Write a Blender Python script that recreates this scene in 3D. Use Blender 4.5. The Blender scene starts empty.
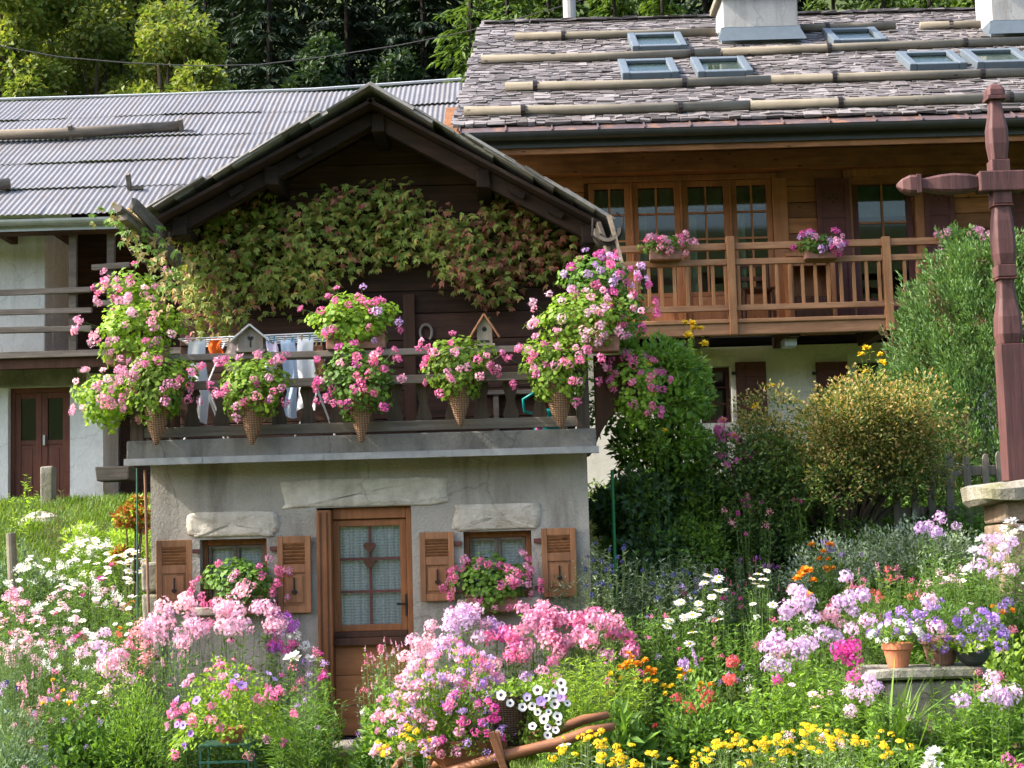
import bpy, math, random
import numpy as np
from mathutils import Vector, Matrix

random.seed(7)
RNG = np.random.default_rng(11)
S = bpy.context.scene
COL = S.collection
R = math.radians

# ------------------------------------------------------------------ camera, sky, sun, exposure
F, PITCH, ROLL, EYE = 1600.0, R(5.6), R(1.6), 1.7
FW = np.array([0, math.cos(PITCH), math.sin(PITCH)])
RT0 = np.array([1.0, 0, 0]); UP0 = np.cross(RT0, FW)
RT = math.cos(ROLL) * RT0 - math.sin(ROLL) * UP0
UP = math.cos(ROLL) * UP0 + math.sin(ROLL) * RT0
CAMP = np.array([0, 0, EYE])
cam = bpy.data.objects.new('camera', bpy.data.cameras.new('camera'))
COL.objects.link(cam)
cam.data.lens = F / 1024 * 36; cam.data.sensor_width = 36
cam.data.clip_end = 2000; cam.data.clip_start = 0.1
M4 = Matrix.Identity(4)
for i in range(3):
    M4[i][0], M4[i][1], M4[i][2], M4[i][3] = RT[i], UP[i], -FW[i], CAMP[i]
cam.matrix_world = M4
S.camera = cam

SUN = Vector((-0.74, -0.10, 0.66)).normalized()
W = bpy.data.worlds.new('World'); S.world = W; W.use_nodes = True
wn = W.node_tree
sky = wn.nodes.new('ShaderNodeTexSky'); sky.sky_type = 'NISHITA'; sky.sun_disc = False; sky.dust_density = 4.0; sky.ozone_density = 0.6
sky.sun_elevation = math.asin(SUN.z); sky.sun_rotation = math.atan2(SUN.x, SUN.y)
wn.nodes['Background'].inputs[1].default_value = 0.15
wn.links.new(sky.outputs[0], wn.nodes['Background'].inputs[0])
sl = bpy.data.lights.new('sun', 'SUN'); sl.energy = 2.8; sl.angle = R(0.6); sl.color = (1, 0.94, 0.84)
so = bpy.data.objects.new('sun', sl); COL.objects.link(so)
so.rotation_euler = SUN.to_track_quat('Z', 'Y').to_euler(); so.location = (-20, -10, 25)
S.view_settings.view_transform = 'Standard'; S.view_settings.look = 'None'
S.view_settings.exposure = 1.88; S.view_settings.gamma = 1
S.render.engine = 'CYCLES'
cy = S.cycles
cy.max_bounces = 7; cy.diffuse_bounces = 4; cy.glossy_bounces = 3; cy.transmission_bounces = 4
cy.transparent_max_bounces = 10; cy.caustics_reflective = False; cy.caustics_refractive = False
cy.use_adaptive_sampling = True; cy.adaptive_threshold = 0.015
cy.use_denoising = True

# ------------------------------------------------------------------ pixel -> place helpers
def ray(px, py):
    return FW + RT * ((px - 512) / F) + UP * ((384 - py) / F)
def ground_hit(px, py, lift=0.0):
    d = ray(px, py); t = np.linspace(9, 30, 1500) / d[1]; q = CAMP + d * t[:, None]
    b = np.nonzero(q[:, 2] - lift < terrain(q[:, 0], q[:, 1]))[0]
    return q[b[0]] if len(b) else q[-1]
def P(px, py, Y):
    d = ray(px, py); return CAMP + d * (Y / d[1])
def PZ(px, py, Y): return float(P(px, py, Y)[2])
def PX(px, py, Y): return float(P(px, py, Y)[0])
def on_slope(px, py, Y0, Z0, s):
    d = ray(px, py); t = (Z0 - s * Y0 - EYE) / (d[2] - s * d[1]); return CAMP + d * t

def smooth(a, b, x):
    t = np.clip((x - a) / (b - a), 0, 1); return t * t * (3 - 2 * t)
def terrain(x, y):
    x = np.asarray(x, float); y = np.asarray(y, float)
    left = np.interp(y, [0, 11.6, 13, 14.5, 16, 18, 20, 24], [0, 0, 0.28, 0.8, 1.35, 1.95, 2.3, 2.42])
    right = np.interp(y, [0, 12.6, 13.4, 14.3, 15.2, 19, 24], [0, 0.02, 0.35, 1.0, 1.6, 2.0, 2.1])
    far = np.interp(y, [0, 9.5, 11, 12.2, 13.2, 15, 19, 24], [0, 0.03, 0.22, 0.55, 1.05, 1.65, 2.0, 2.1])
    cot = np.interp(y, [0, 17.2, 18.2, 20, 24], [0, 0.05, 1.9, 2.1, 2.3])
    wl = smooth(-3.05, -3.25, x) if False else 1 - smooth(-3.35, -3.12, x)
    wr = smooth(0.66, 0.95, x)
    wf = smooth(1.9, 3.0, x)
    r = right * (1 - wf) + far * wf
    z = cot * (1 - wl) * (1 - wr) + left * wl + r * wr
    z = z + np.clip(y - 29.5, 0, 80) * 0.56 + np.clip(-60 - y, 0, 140) * 0.36  # rise behind the camera is added out of view for green window reflections
    return z
def TZ(x, y): return float(terrain(x, y))

# ------------------------------------------------------------------ object helpers
def tag(o, label, cat, group=None):
    o['label'] = label; o['category'] = cat
    if group: o['group'] = group
    return o
def thing(name, label, cat, loc=(0, 0, 0), group=None):
    o = bpy.data.objects.new(name, None); COL.objects.link(o)
    o.location = [float(v) for v in loc]; o.empty_display_size = 0.1
    return tag(o, label, cat, group)
def wloc(o):
    v = Vector((0, 0, 0))
    while o is not None:
        v += o.location; o = o.parent
    return v
def link(name, me, mat=None, parent=None):
    o = bpy.data.objects.new(name, me); COL.objects.link(o)
    if mat is not None and not me.materials:
        for m in (mat if isinstance(mat, (list, tuple)) else [mat]): me.materials.append(m)
    if parent is not None: o.parent = parent
    return o
def structure(o, kind='structure'):
    o['kind'] = kind; return o

class MB:
    """collects shapes in world space, becomes one mesh object"""
    def __init__(s): s.v = []; s.f = []; s.m = []; s.st = []
    def add(s, vs, fs, mi=0):
        b = len(s.v); s.st.append((b, len(s.f))); s.v += [tuple(map(float, v)) for v in vs]
        s.f += [tuple(b + i for i in f) for f in fs]; s.m += [mi] * len(fs); return s
    def box(s, c, size, rot=None, mi=0, jit=0):
        hx, hy, hz = size[0] / 2, size[1] / 2, size[2] / 2
        vs = [Vector((x, y, z)) for x in (-hx, hx) for y in (-hy, hy) for z in (-hz, hz)]
        if jit: vs = [v + Vector([random.uniform(-jit, jit) for _ in range(3)]) for v in vs]
        if rot is not None: vs = [rot @ v for v in vs]
        c = Vector([float(k) for k in c])
        return s.add([v + c for v in vs], [(0, 1, 3, 2), (4, 6, 7, 5), (0, 4, 5, 1), (2, 3, 7, 6), (0, 2, 6, 4), (1, 5, 7, 3)], mi)
    def bx(s, x0, x1, y0, y1, z0, z1, mi=0, jit=0):
        return s.box(((x0 + x1) / 2, (y0 + y1) / 2, (z0 + z1) / 2), (x1 - x0, y1 - y0, z1 - z0), None, mi, jit)
    def beam(s, a, b, w, h, mi=0, jit=0):
        a = Vector([float(k) for k in a]); b = Vector([float(k) for k in b]); d = b - a
        q = d.to_track_quat('X', 'Z').to_matrix()
        return s.box((a + b) / 2, (d.length, w, h), q, mi, jit)
    def tube(s, pts, rad, n=8, cap=True, mi=0):
        pts = [Vector([float(k) for k in p]) for p in pts]
        rad = rad if isinstance(rad, (list, tuple)) else [rad] * len(pts)
        vs = []; fs = []
        for i, p in enumerate(pts):
            d = (pts[min(i + 1, len(pts) - 1)] - pts[max(i - 1, 0)])
            if d.length < 1e-9: d = Vector((0, 0, 1))
            d.normalize()
            a = d.orthogonal() if i == 0 else (pa - d * pa.dot(d))
            a.normalize(); pa = a; b = d.cross(a)
            for k in range(n):
                t = 2 * math.pi * k / n
                vs.append(p + (a * math.cos(t) + b * math.sin(t)) * rad[i])
        for i in range(len(pts) - 1):
            for k in range(n):
                fs.append((i * n + k, i * n + (k + 1) % n, (i + 1) * n + (k + 1) % n, (i + 1) * n + k))
        if cap:
            fs.append(tuple(range(n - 1, -1, -1))); fs.append(tuple((len(pts) - 1) * n + k for k in range(n)))
        return s.add(vs, fs, mi)
    def lathe(s, prof, c=(0, 0, 0), n=20, mi=0, capb=True, capt=False):
        vs = []; fs = []
        for r, z in prof:
            for k in range(n):
                t = 2 * math.pi * k / n; vs.append((c[0] + r * math.cos(t), c[1] + r * math.sin(t), c[2] + z))
        for i in range(len(prof) - 1):
            for k in range(n):
                fs.append((i * n + k, i * n + (k + 1) % n, (i + 1) * n + (k + 1) % n, (i + 1) * n + k))
        if capb: fs.append(tuple(range(n - 1, -1, -1)))
        if capt: fs.append(tuple((len(prof) - 1) * n + k for k in range(n)))
        return s.add(vs, fs, mi)
    def prism(s, poly, y0, y1, mi=0):
        """poly in (x,z), counter-clockwise seen from -y; extruded y0..y1"""
        n = len(poly)
        vs = [(x, y0, z) for x, z in poly] + [(x, y1, z) for x, z in poly]
        fs = [tuple(range(n)), tuple(range(2 * n - 1, n - 1, -1))]
        fs += [(i, i + n, (i + 1) % n + n, (i + 1) % n) for i in range(n)]
        return s.add(vs, fs, mi)
    def build_each(s, name, mat=None, parent=None, bevel=0, sm=False):
        out = []
        for i, (a, fa) in enumerate(s.st):
            b, fb = s.st[i + 1] if i + 1 < len(s.st) else (len(s.v), len(s.f))
            q = MB(); q.add(s.v[a:b], [tuple(k - a for k in f) for f in s.f[fa:fb]]); out.append(q.build(name, mat, parent, bevel, sm))
        return out
    def build(s, name, mat=None, parent=None, bevel=0, sm=False):
        me = bpy.data.meshes.new(name)
        off = wloc(parent) if parent is not None else Vector((0, 0, 0))
        me.from_pydata([(v[0] - off.x, v[1] - off.y, v[2] - off.z) for v in s.v], [], s.f)
        o = link(name, me, mat, parent)
        if any(s.m): me.polygons.foreach_set('material_index', s.m)
        if sm: me.polygons.foreach_set('use_smooth', [True] * len(me.polygons))
        if bevel:
            b = o.modifiers.new('bevel', 'BEVEL'); b.width = bevel; b.segments = 2; b.limit_method = 'ANGLE'
        me.update(); return o

def np_mesh(name, parts):
    """parts: list of (V (n,3), F (m,k), material_index)"""
    V = np.concatenate([p[0] for p in parts]).astype(np.float32)
    loops = []; sizes = []; mi = []; b = 0
    for v, f, m in parts:
        loops.append((f + b).ravel()); sizes.append(np.full(len(f), f.shape[1])); mi.append(np.full(len(f), m)); b += len(v)
    loops = np.concatenate(loops).astype(np.int32); sizes = np.concatenate(sizes).astype(np.int32); mi = np.concatenate(mi).astype(np.int32)
    me = bpy.data.meshes.new(name)
    me.vertices.add(len(V)); me.vertices.foreach_set('co', V.ravel())
    me.loops.add(len(loops)); me.loops.foreach_set('vertex_index', loops)
    me.polygons.add(len(sizes))
    st = np.concatenate([[0], np.cumsum(sizes)[:-1]]).astype(np.int32)
    me.polygons.foreach_set('loop_start', st); me.polygons.foreach_set('loop_total', sizes)
    me.polygons.foreach_set('material_index', mi)
    me.update(calc_edges=True); return me

def unit(v): return v / np.maximum(np.linalg.norm(v, axis=1, keepdims=True), 1e-9)
def rdir(n, rng=None):
    return unit((rng or RNG).normal(size=(n, 3)))
def leaves(p, d, nrm, L, Wd, fold=0.25, m=0):
    """rhombic leaves folded along their spine: base at p, along d, facing nrm"""
    n = len(p); d = unit(d); side = unit(np.cross(d, nrm)); up = np.cross(side, d)
    L = np.broadcast_to(np.asarray(L, float), (n,))[:, None]; Wd = np.broadcast_to(np.asarray(Wd, float), (n,))[:, None]
    mid = p + d * L * 0.45 + up * Wd * fold
    V = np.stack([p, mid + side * Wd / 2, p + d * L - up * L * 0.12, mid - side * Wd / 2], 1).reshape(-1, 3)
    b = (np.arange(n) * 4)[:, None]
    Fq = np.concatenate([b + [0, 2, 1], b + [0, 3, 2]])
    return V, Fq, m
def discs(p, nrm, r, k=6, cup=0.0, m=0):
    n = len(p); nrm = unit(nrm)
    a = unit(np.cross(nrm, rdir(n))); b = np.cross(nrm, a)
    r = np.broadcast_to(np.asarray(r, float), (n,))[:, None]
    vs = []
    for i in range(k):
        t = 2 * math.pi * i / k
        rr = r * ((1.15 if i % 2 else 0.5) if k >= 8 else (1 + (0.18 if i % 2 else -0.1)))
        vs.append(p + (a * math.cos(t) + b * math.sin(t)) * rr + nrm * r * cup * (1 if i % 2 else 0.3))
    V = np.stack(vs, 1).reshape(-1, 3)
    Fk = (np.arange(n) * k)[:, None] + np.arange(k)
    return V, Fk, m
def blades(p, h, w, lean, m=0):
    """grass or strap leaves: bent, tapering"""
    n = len(p); h = np.broadcast_to(np.asarray(h, float), (n,))[:, None]; w = np.broadcast_to(np.asarray(w, float), (n,))[:, None]
    az = RNG.uniform(0, 2 * math.pi, n); dr = np.stack([np.cos(az), np.sin(az), 0 * az], 1); sd = np.stack([-np.sin(az), np.cos(az), 0 * az], 1)
    lean = (np.broadcast_to(np.asarray(lean, float), (n,)) * RNG.uniform(0.3, 1.2, n))[:, None]; z = np.array([0, 0, 1.0])
    m1 = p + z * h * 0.55 + dr * h * lean * 0.3; t = p + z * h * (1 - 0.3 * lean) + dr * h * lean
    V = np.stack([p - sd * w / 2, p + sd * w / 2, m1 - sd * w * 0.42, m1 + sd * w * 0.42, t], 1).reshape(-1, 3)
    b = (np.arange(n) * 5)[:, None]
    return V, np.concatenate([b + [0, 1, 3], b + [0, 3, 2], b + [2, 3, 4]]), m
def thin_tubes(A, B, r, bow=0.0, m=0, seg=3):
    """many thin stems from A to B (n,3), triangular section"""
    n = len(A); out = []
    mid_off = rdir(n) * bow * np.linalg.norm(B - A, axis=1, keepdims=True)
    ax = unit(B - A + 1e-6); s1 = unit(np.cross(ax, np.array([0.3, 0.9, 0.1]))); s2 = np.cross(ax, s1)
    rings = []
    for j in range(seg + 1):
        t = j / seg; c = A + (B - A) * t + mid_off * (4 * t * (1 - t)); rr = r * (1 - 0.5 * t)
        for k in range(3):
            a = 2 * math.pi * k / 3; rings.append(c + (s1 * math.cos(a) + s2 * math.sin(a)) * rr)
    V = np.stack(rings, 1).reshape(-1, 3); q = 3 * (seg + 1); b = (np.arange(n) * q)[:, None]; fs = []
    for j in range(seg):
        for k in range(3):
            fs.append(b + [j * 3 + k, j * 3 + (k + 1) % 3, j * 3 + 3 + (k + 1) % 3, j * 3 + 3 + k])
    return V, np.concatenate(fs), m

# ------------------------------------------------------------------ materials
MATS = {}
def newmat(name):
    m = bpy.data.materials.new(name); m.use_nodes = True; nt = m.node_tree; nt.nodes.clear()
    o = nt.nodes.new('ShaderNodeOutputMaterial'); MATS[name] = m
    return m, nt, o
def N(nt, t, **kw):
    n = nt.nodes.new(t)
    for k, v in kw.items():
        if k.startswith('i_'):
            n.inputs[k[2:].replace('_', ' ')].default_value = v
        else: setattr(n, k, v)
    return n
def ramp(nt, fac, cols, pos=None):
    r = nt.nodes.new('ShaderNodeValToRGB'); e = r.color_ramp.elements
    pos = pos or [i / (len(cols) - 1) for i in range(len(cols))]
    while len(e) < len(cols): e.new(0.5)
    for el, c, p in zip(e, cols, pos): el.position = p; el.color = (*c, 1)
    nt.links.new(fac, r.inputs[0]); return r
def coords(nt, scale=(1, 1, 1)):
    tc = N(nt, 'ShaderNodeTexCoord'); mp = N(nt, 'ShaderNodeMapping'); mp.inputs['Scale'].default_value = scale
    nt.links.new(tc.outputs['Object'], mp.inputs[0]); return mp.outputs[0]
def mixc(nt, f, a, b, mode='MIX'):
    m = N(nt, 'ShaderNodeMix', data_type='RGBA', blend_type=mode)
    for sock, v in ((m.inputs[0], f), (m.inputs[6], a), (m.inputs[7], b)):
        if isinstance(v, bpy.types.NodeSocket): nt.links.new(v, sock)
        elif isinstance(v, (int, float)): sock.default_value = v
        else: sock.default_value = (*v, 1)
    return m.outputs[2]
def noise(nt, vec, scale, detail=6, rough=0.6):
    n = N(nt, 'ShaderNodeTexNoise'); n.inputs['Scale'].default_value = scale; n.inputs['Detail'].default_value = detail; n.inputs['Roughness'].default_value = rough
    nt.links.new(vec, n.inputs[0]); return n.outputs[0]
def finish(nt, out, col, rough=0.8, metal=0, bump=None, bstr=0.3, bdist=0.02, spec=0.3):
    b = N(nt, 'ShaderNodeBsdfPrincipled')
    for sock, v in (('Base Color', col), ('Roughness', rough), ('Metallic', metal), ('Specular IOR Level', spec)):
        if isinstance(v, bpy.types.NodeSocket): nt.links.new(v, b.inputs[sock])
        elif isinstance(v, (int, float)): b.inputs[sock].default_value = v
        else: b.inputs[sock].default_value = (*v, 1)
    if bump is not None:
        bn = N(nt, 'ShaderNodeBump'); bn.inputs['Strength'].default_value = bstr; bn.inputs['Distance'].default_value = bdist
        nt.links.new(bump, bn.inputs['Height']); nt.links.new(bn.outputs[0], b.inputs['Normal'])
    nt.links.new(b.outputs[0], out.inputs[0]); return b
def wood(name, c1, c2, grain=(3, 30, 30), rough=0.75, var=0.5, knots=False, bstr=0.35):
    """grain runs along the axis with the smallest scale"""
    m, nt, o = newmat(name); v = coords(nt, grain)
    g = N(nt, 'ShaderNodeNewGeometry'); isl = g.outputs['Random Per Island']
    ad = N(nt, 'ShaderNodeVectorMath', operation='ADD'); sc = N(nt, 'ShaderNodeVectorMath', operation='SCALE'); sc.inputs['Scale'].default_value = 37
    cb = N(nt, 'ShaderNodeCombineXYZ'); [nt.links.new(isl, cb.inputs[k]) for k in range(3)]
    nt.links.new(cb.outputs[0], sc.inputs[0]); nt.links.new(v, ad.inputs[0]); nt.links.new(sc.outputs[0], ad.inputs[1])
    n1 = noise(nt, ad.outputs[0], 1.0, 8, 0.65)
    c = ramp(nt, n1, [c1, tuple((a + b) / 2 for a, b in zip(c1, c2)), c2], [0.3, 0.5, 0.7]).outputs[0]
    t = ramp(nt, isl, [(1 - var,) * 3, (1, 1, 1), (1 + var * 0.6, 1 + var * 0.5, 1 + var * 0.35)]).outputs[0]
    c = mixc(nt, 1.0, c, t, 'MULTIPLY')
    w = noise(nt, coords(nt, (1, 1, 1)), 2.3, 5, 0.6)
    c = mixc(nt, ramp(nt, w, [(0, 0, 0), (0.55,) * 3], [0.45, 0.75]).outputs[0], c, tuple(0.45 * k for k in c1), 'MIX')
    if knots:
        vo = N(nt, 'ShaderNodeTexVoronoi'); vo.inputs['Scale'].default_value = 1.0
        nt.links.new(coords(nt, (3.2, 3.2, 7)), vo.inputs[0])
        c = mixc(nt, ramp(nt, vo.outputs['Distance'], [(0.9,) * 3, (0, 0, 0)], [0.05, 0.13]).outputs[0], c, tuple(0.2 * k for k in c1))
    finish(nt, o, c, rough, 0, n1, bstr, 0.01); return m
GAIN = {'bright': 1.6, 'mid': 1.9, 'dark': 1.7, 'deep': 1.6, 'silver': 1.6, 'bluegreen': 1.7, 'geranium': 1.55, 'geranium_deep': 1.7, 'vine': 2.9, 'vine_red': 2.2, 'gold': 1.45, 'olive': 1.5, 'lime': 1.25, 'juniper': 1.45, 'juniper_brown': 1.4, 'tree': 1.65, 'tree_dark': 1.3}
def leafmat(name, cols, trans=0.35, rough=0.55, objvar=0.25, pos=None, spec=0.25):
    if name.startswith('leaf_'): k_ = GAIN.get(name[5:], 1.0); cols = [tuple(c * k_ for c in q) for q in cols]
    m, nt, o = newmat(name); g = N(nt, 'ShaderNodeNewGeometry')
    c = ramp(nt, g.outputs['Random Per Island'], cols, pos).outputs[0]
    oi = N(nt, 'ShaderNodeObjectInfo')
    t = ramp(nt, oi.outputs['Random'], [(1 - objvar,) * 3, (1, 1, 1), (1 + objvar * 0.7, 1 + objvar * 0.6, 1)]).outputs[0]
    c = mixc(nt, 1.0, c, t, 'MULTIPLY')
    b = N(nt, 'ShaderNodeBsdfPrincipled'); b.inputs['Roughness'].default_value = rough; b.inputs['Specular IOR Level'].default_value = spec
    nt.links.new(c, b.inputs['Base Color'])
    tr = N(nt, 'ShaderNodeBsdfTranslucent')
    c2 = mixc(nt, 1.0, c, (1.5, 1.5, 0.7), 'MULTIPLY') if cols[0][1] > cols[0][0] and cols[0][1] > cols[0][2] else c
    nt.links.new(c2, tr.inputs[0])
    mx = N(nt, 'ShaderNodeMixShader'); mx.inputs[0].default_value = trans
    nt.links.new(b.outputs[0], mx.inputs[1]); nt.links.new(tr.outputs[0], mx.inputs[2]); nt.links.new(mx.outputs[0], o.inputs[0]); return m
def simple(name, col, rough=0.7, metal=0, var=0.15, scale=8, bstr=0.15, spec=0.3):
    m, nt, o = newmat(name); v = coords(nt); n1 = noise(nt, v, scale, 6)
    c = ramp(nt, n1, [tuple(k * (1 - var) for k in col), tuple(min(1, k * (1 + var)) for k in col)], [0.3, 0.7]).outputs[0]
    finish(nt, o, c, rough, metal, n1, bstr, 0.01, spec); return m
def plaster(name, c1, c2, stain, big=0.9, bstr=0.6, fine=45):
    m, nt, o = newmat(name); v = coords(nt)
    n1 = noise(nt, v, big, 8, 0.62); n2 = noise(nt, v, fine, 5, 0.7); n3 = noise(nt, coords(nt, (3, 3, 0.5)), 1.4, 6, 0.6); n4 = noise(nt, v, 6, 5, 0.7)
    c = ramp(nt, n1, [c1, c2], [0.35, 0.65]).outputs[0]
    c = mixc(nt, ramp(nt, n3, [(0, 0, 0), (0.75,) * 3], [0.48, 0.68]).outputs[0], c, stain)
    c = mixc(nt, ramp(nt, n4, [(0, 0, 0), (0.4,) * 3], [0.55, 0.7]).outputs[0], c, tuple(k * 0.75 for k in c1))
    vc = N(nt, 'ShaderNodeTexVoronoi', feature='DISTANCE_TO_EDGE'); vc.inputs['Scale'].default_value = 0.8
    wv = N(nt, 'ShaderNodeVectorMath', operation='MULTIPLY_ADD'); nz = N(nt, 'ShaderNodeTexNoise'); nz.inputs['Scale'].default_value = 2.6; nz.inputs['Detail'].default_value = 5; nt.links.new(v, nz.inputs[0]); nt.links.new(nz.outputs['Color'], wv.inputs[0]); wv.inputs[1].default_value = (.4, .4, .4); nt.links.new(v, wv.inputs[2]); nt.links.new(wv.outputs[0], vc.inputs[0])
    c = mixc(nt, ramp(nt, vc.outputs['Distance'], [(0.38,) * 3, (0, 0, 0)], [0.0, 0.009]).outputs[0], c, tuple(k * 0.6 for k in stain))
    c = mixc(nt, 0.22, c, ramp(nt, n2, [(0.35,) * 3, (1, 1, 1)], [0.3, 0.7]).outputs[0], 'MULTIPLY')
    s = N(nt, 'ShaderNodeMath', operation='ADD'); nt.links.new(n2, s.inputs[0]); nt.links.new(n4, s.inputs[1])
    finish(nt, o, c, 0.92, 0, s.outputs[0], bstr, 0.02, 0.15); return m
def islandmat(name, cols, rough=0.8, metal=0, nscale=14, bstr=0.4, spots=None):
    m, nt, o = newmat(name); g = N(nt, 'ShaderNodeNewGeometry')
    c = ramp(nt, g.outputs['Random Per Island'], cols).outputs[0]
    n1 = noise(nt, coords(nt), nscale, 6, 0.7)
    c = mixc(nt, 0.5, c, ramp(nt, n1, [(0.4,) * 3, (1.15,) * 3], [0.3, 0.7]).outputs[0], 'MULTIPLY')
    if spots:
        n2 = noise(nt, coords(nt), 3.1, 6, 0.7)
        c = mixc(nt, ramp(nt, n2, [(0, 0, 0), (0.7,) * 3], [0.52, 0.66]).outputs[0], c, spots)
    finish(nt, o, c, rough, metal, n1, bstr, 0.01, 0.3); return m
def glass(name, tint=(0.6, 0.7, 0.68), boost=1.0):
    m, nt, o = newmat(name)
    fr = N(nt, 'ShaderNodeFresnel'); fr.inputs[0].default_value = 1.5
    ml = N(nt, 'ShaderNodeMath', operation='MULTIPLY_ADD'); ml.inputs[1].default_value = boost; ml.inputs[2].default_value = 0.02; nt.links.new(fr.outputs[0], ml.inputs[0])
    t = N(nt, 'ShaderNodeBsdfTransparent'); t.inputs[0].default_value = (*tint, 1)
    g = N(nt, 'ShaderNodeBsdfGlossy'); g.inputs['Roughness'].default_value = 0.03
    bn = N(nt, 'ShaderNodeBump'); bn.inputs['Strength'].default_value = 0.06; nt.links.new(noise(nt, coords(nt), 3, 2), bn.inputs['Height']); nt.links.new(bn.outputs[0], g.inputs['Normal'])
    mx = N(nt, 'ShaderNodeMixShader'); nt.links.new(ml.outputs[0], mx.inputs[0]); nt.links.new(t.outputs[0], mx.inputs[1]); nt.links.new(g.outputs[0], mx.inputs[2]); nt.links.new(mx.outputs[0], o.inputs[0]); return m
def lace(name):
    m, nt, o = newmat(name); v = coords(nt)
    vo = N(nt, 'ShaderNodeTexVoronoi', feature='DISTANCE_TO_EDGE'); vo.inputs['Scale'].default_value = 55; nt.links.new(v, vo.inputs[0])
    wv = N(nt, 'ShaderNodeTexWave', wave_type='BANDS', bands_direction='Z'); wv.inputs['Scale'].default_value = 13; nt.links.new(v, wv.inputs[0])
    n1 = noise(nt, v, 22, 4)
    pat = mixc(nt, ramp(nt, n1, [(0,) * 3, (1,) * 3], [0.45, 0.55]).outputs[0], ramp(nt, vo.outputs[0], [(1,) * 3, (0.1,) * 3], [0.0, 0.25]).outputs[0], wv.outputs['Color'])
    hole = ramp(nt, pat, [(0.62,) * 3, (0.97,) * 3], [0.25, 0.65]).outputs[0]
    d = N(nt, 'ShaderNodeBsdfDiffuse'); d.inputs[0].default_value = (0.82, 0.85, 0.9, 1)
    t = N(nt, 'ShaderNodeBsdfTransparent'); mx = N(nt, 'ShaderNodeMixShader')
    nt.links.new(hole, mx.inputs[0]); nt.links.new(t.outputs[0], mx.inputs[1]); nt.links.new(d.outputs[0], mx.inputs[2]); nt.links.new(mx.outputs[0], o.inputs[0]); return m
def wicker(name, c1, c2):
    m, nt, o = newmat(name); v = coords(nt)
    w1 = N(nt, 'ShaderNodeTexWave', wave_type='BANDS', bands_direction='Z'); w1.inputs['Scale'].default_value = 22; w1.inputs['Distortion'].default_value = 2.5; w1.inputs['Detail'].default_value = 2; nt.links.new(v, w1.inputs[0])
    w2 = N(nt, 'ShaderNodeTexWave', wave_type='BANDS', bands_direction='X'); w2.inputs['Scale'].default_value = 16; nt.links.new(v, w2.inputs[0])
    a = mixc(nt, 0.4, w1.outputs['Color'], w2.outputs['Color'])
    c = ramp(nt, a, [c1, c2], [0.2, 0.75]).outputs[0]
    finish(nt, o, c, 0.8, 0, a, 0.8, 0.012); return m

# building materials
M_plaster = plaster('grey_render', (0.31, 0.285, 0.245), (0.47, 0.44, 0.385), (0.17, 0.155, 0.13), 1.5, 1.0)
M_concrete = plaster('ledge_concrete', (0.15, 0.14, 0.125), (0.24, 0.225, 0.20), (0.07, 0.065, 0.058), 2.5)
M_white = plaster('white_render', (0.66, 0.65, 0.61), (0.78, 0.77, 0.73), (0.52, 0.51, 0.47), 0.8, 0.7, 20)
M_cream = plaster('cream_render', (0.70, 0.65, 0.57), (0.76, 0.72, 0.63), (0.62, 0.57, 0.49), 0.6, 0.3)
M_surround = simple('white_surround', (0.72, 0.70, 0.64), 0.9)
M_stone = plaster('granite', (0.46, 0.415, 0.34), (0.66, 0.61, 0.52), (0.34, 0.30, 0.235), 5, 1.0, 26)
M_stone2 = plaster('lichen_stone', (0.20, 0.18, 0.145), (0.33, 0.31, 0.26), (0.15, 0.155, 0.075), 4, 1.0, 22)
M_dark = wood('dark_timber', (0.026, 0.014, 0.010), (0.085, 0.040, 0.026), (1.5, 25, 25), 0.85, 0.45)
M_darkpost = wood('dark_post_timber', (0.045, 0.02, 0.012), (0.10, 0.045, 0.025), (25, 25, 1.5), 0.8, 0.3)
M_rafter = wood('rafter_timber', (0.014, 0.008, 0.006), (0.042, 0.02, 0.012), (2, 20, 20), 0.8, 0.6)  # timber darkened to carry the shadow under the roof edge
M_rail = wood('weathered_rail', (0.12, 0.095, 0.075), (0.26, 0.22, 0.18), (2, 35, 35), 0.85, 0.3)
M_balu = wood('old_baluster_timber', (0.07, 0.05, 0.037), (0.15, 0.11, 0.085), (30, 30, 2), 0.85, 0.3)
M_log = wood('weathered_log', (0.145, 0.125, 0.096), (0.205, 0.182, 0.143), (1.2, 25, 25), 0.9, 0.08, True)
M_logd = wood('grey_log', (0.09, 0.075, 0.06), (0.20, 0.165, 0.13), (1.2, 25, 25), 0.9, 0.2)
M_door = wood('varnished_door', (0.17, 0.062, 0.022), (0.30, 0.12, 0.045), (25, 25, 2), 0.5, 0.2)
M_doorh = wood('varnished_door_panel', (0.22, 0.085, 0.03), (0.36, 0.15, 0.06), (2, 25, 18), 0.5, 0.2)
M_shut = wood('oiled_shutter', (0.20, 0.088, 0.038), (0.36, 0.175, 0.082), (25, 25, 2), 0.6, 0.3, True)
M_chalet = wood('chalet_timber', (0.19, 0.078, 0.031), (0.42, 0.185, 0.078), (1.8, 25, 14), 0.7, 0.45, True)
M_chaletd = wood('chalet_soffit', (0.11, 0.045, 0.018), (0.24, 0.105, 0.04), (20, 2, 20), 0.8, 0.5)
M_chaletv = wood('chalet_joinery', (0.25, 0.105, 0.042), (0.38, 0.17, 0.07), (25, 25, 2), 0.6, 0.25)
M_balc = wood('balcony_timber', (0.25, 0.118, 0.055), (0.46, 0.24, 0.12), (2, 25, 25), 0.7, 0.3)
M_balcv = wood('balcony_baluster', (0.28, 0.125, 0.05), (0.48, 0.24, 0.105), (25, 25, 2), 0.7, 0.3)
M_maroon = simple('maroon_paint', (0.105, 0.036, 0.030), 0.6, 0, 0.2, 12)
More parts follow.
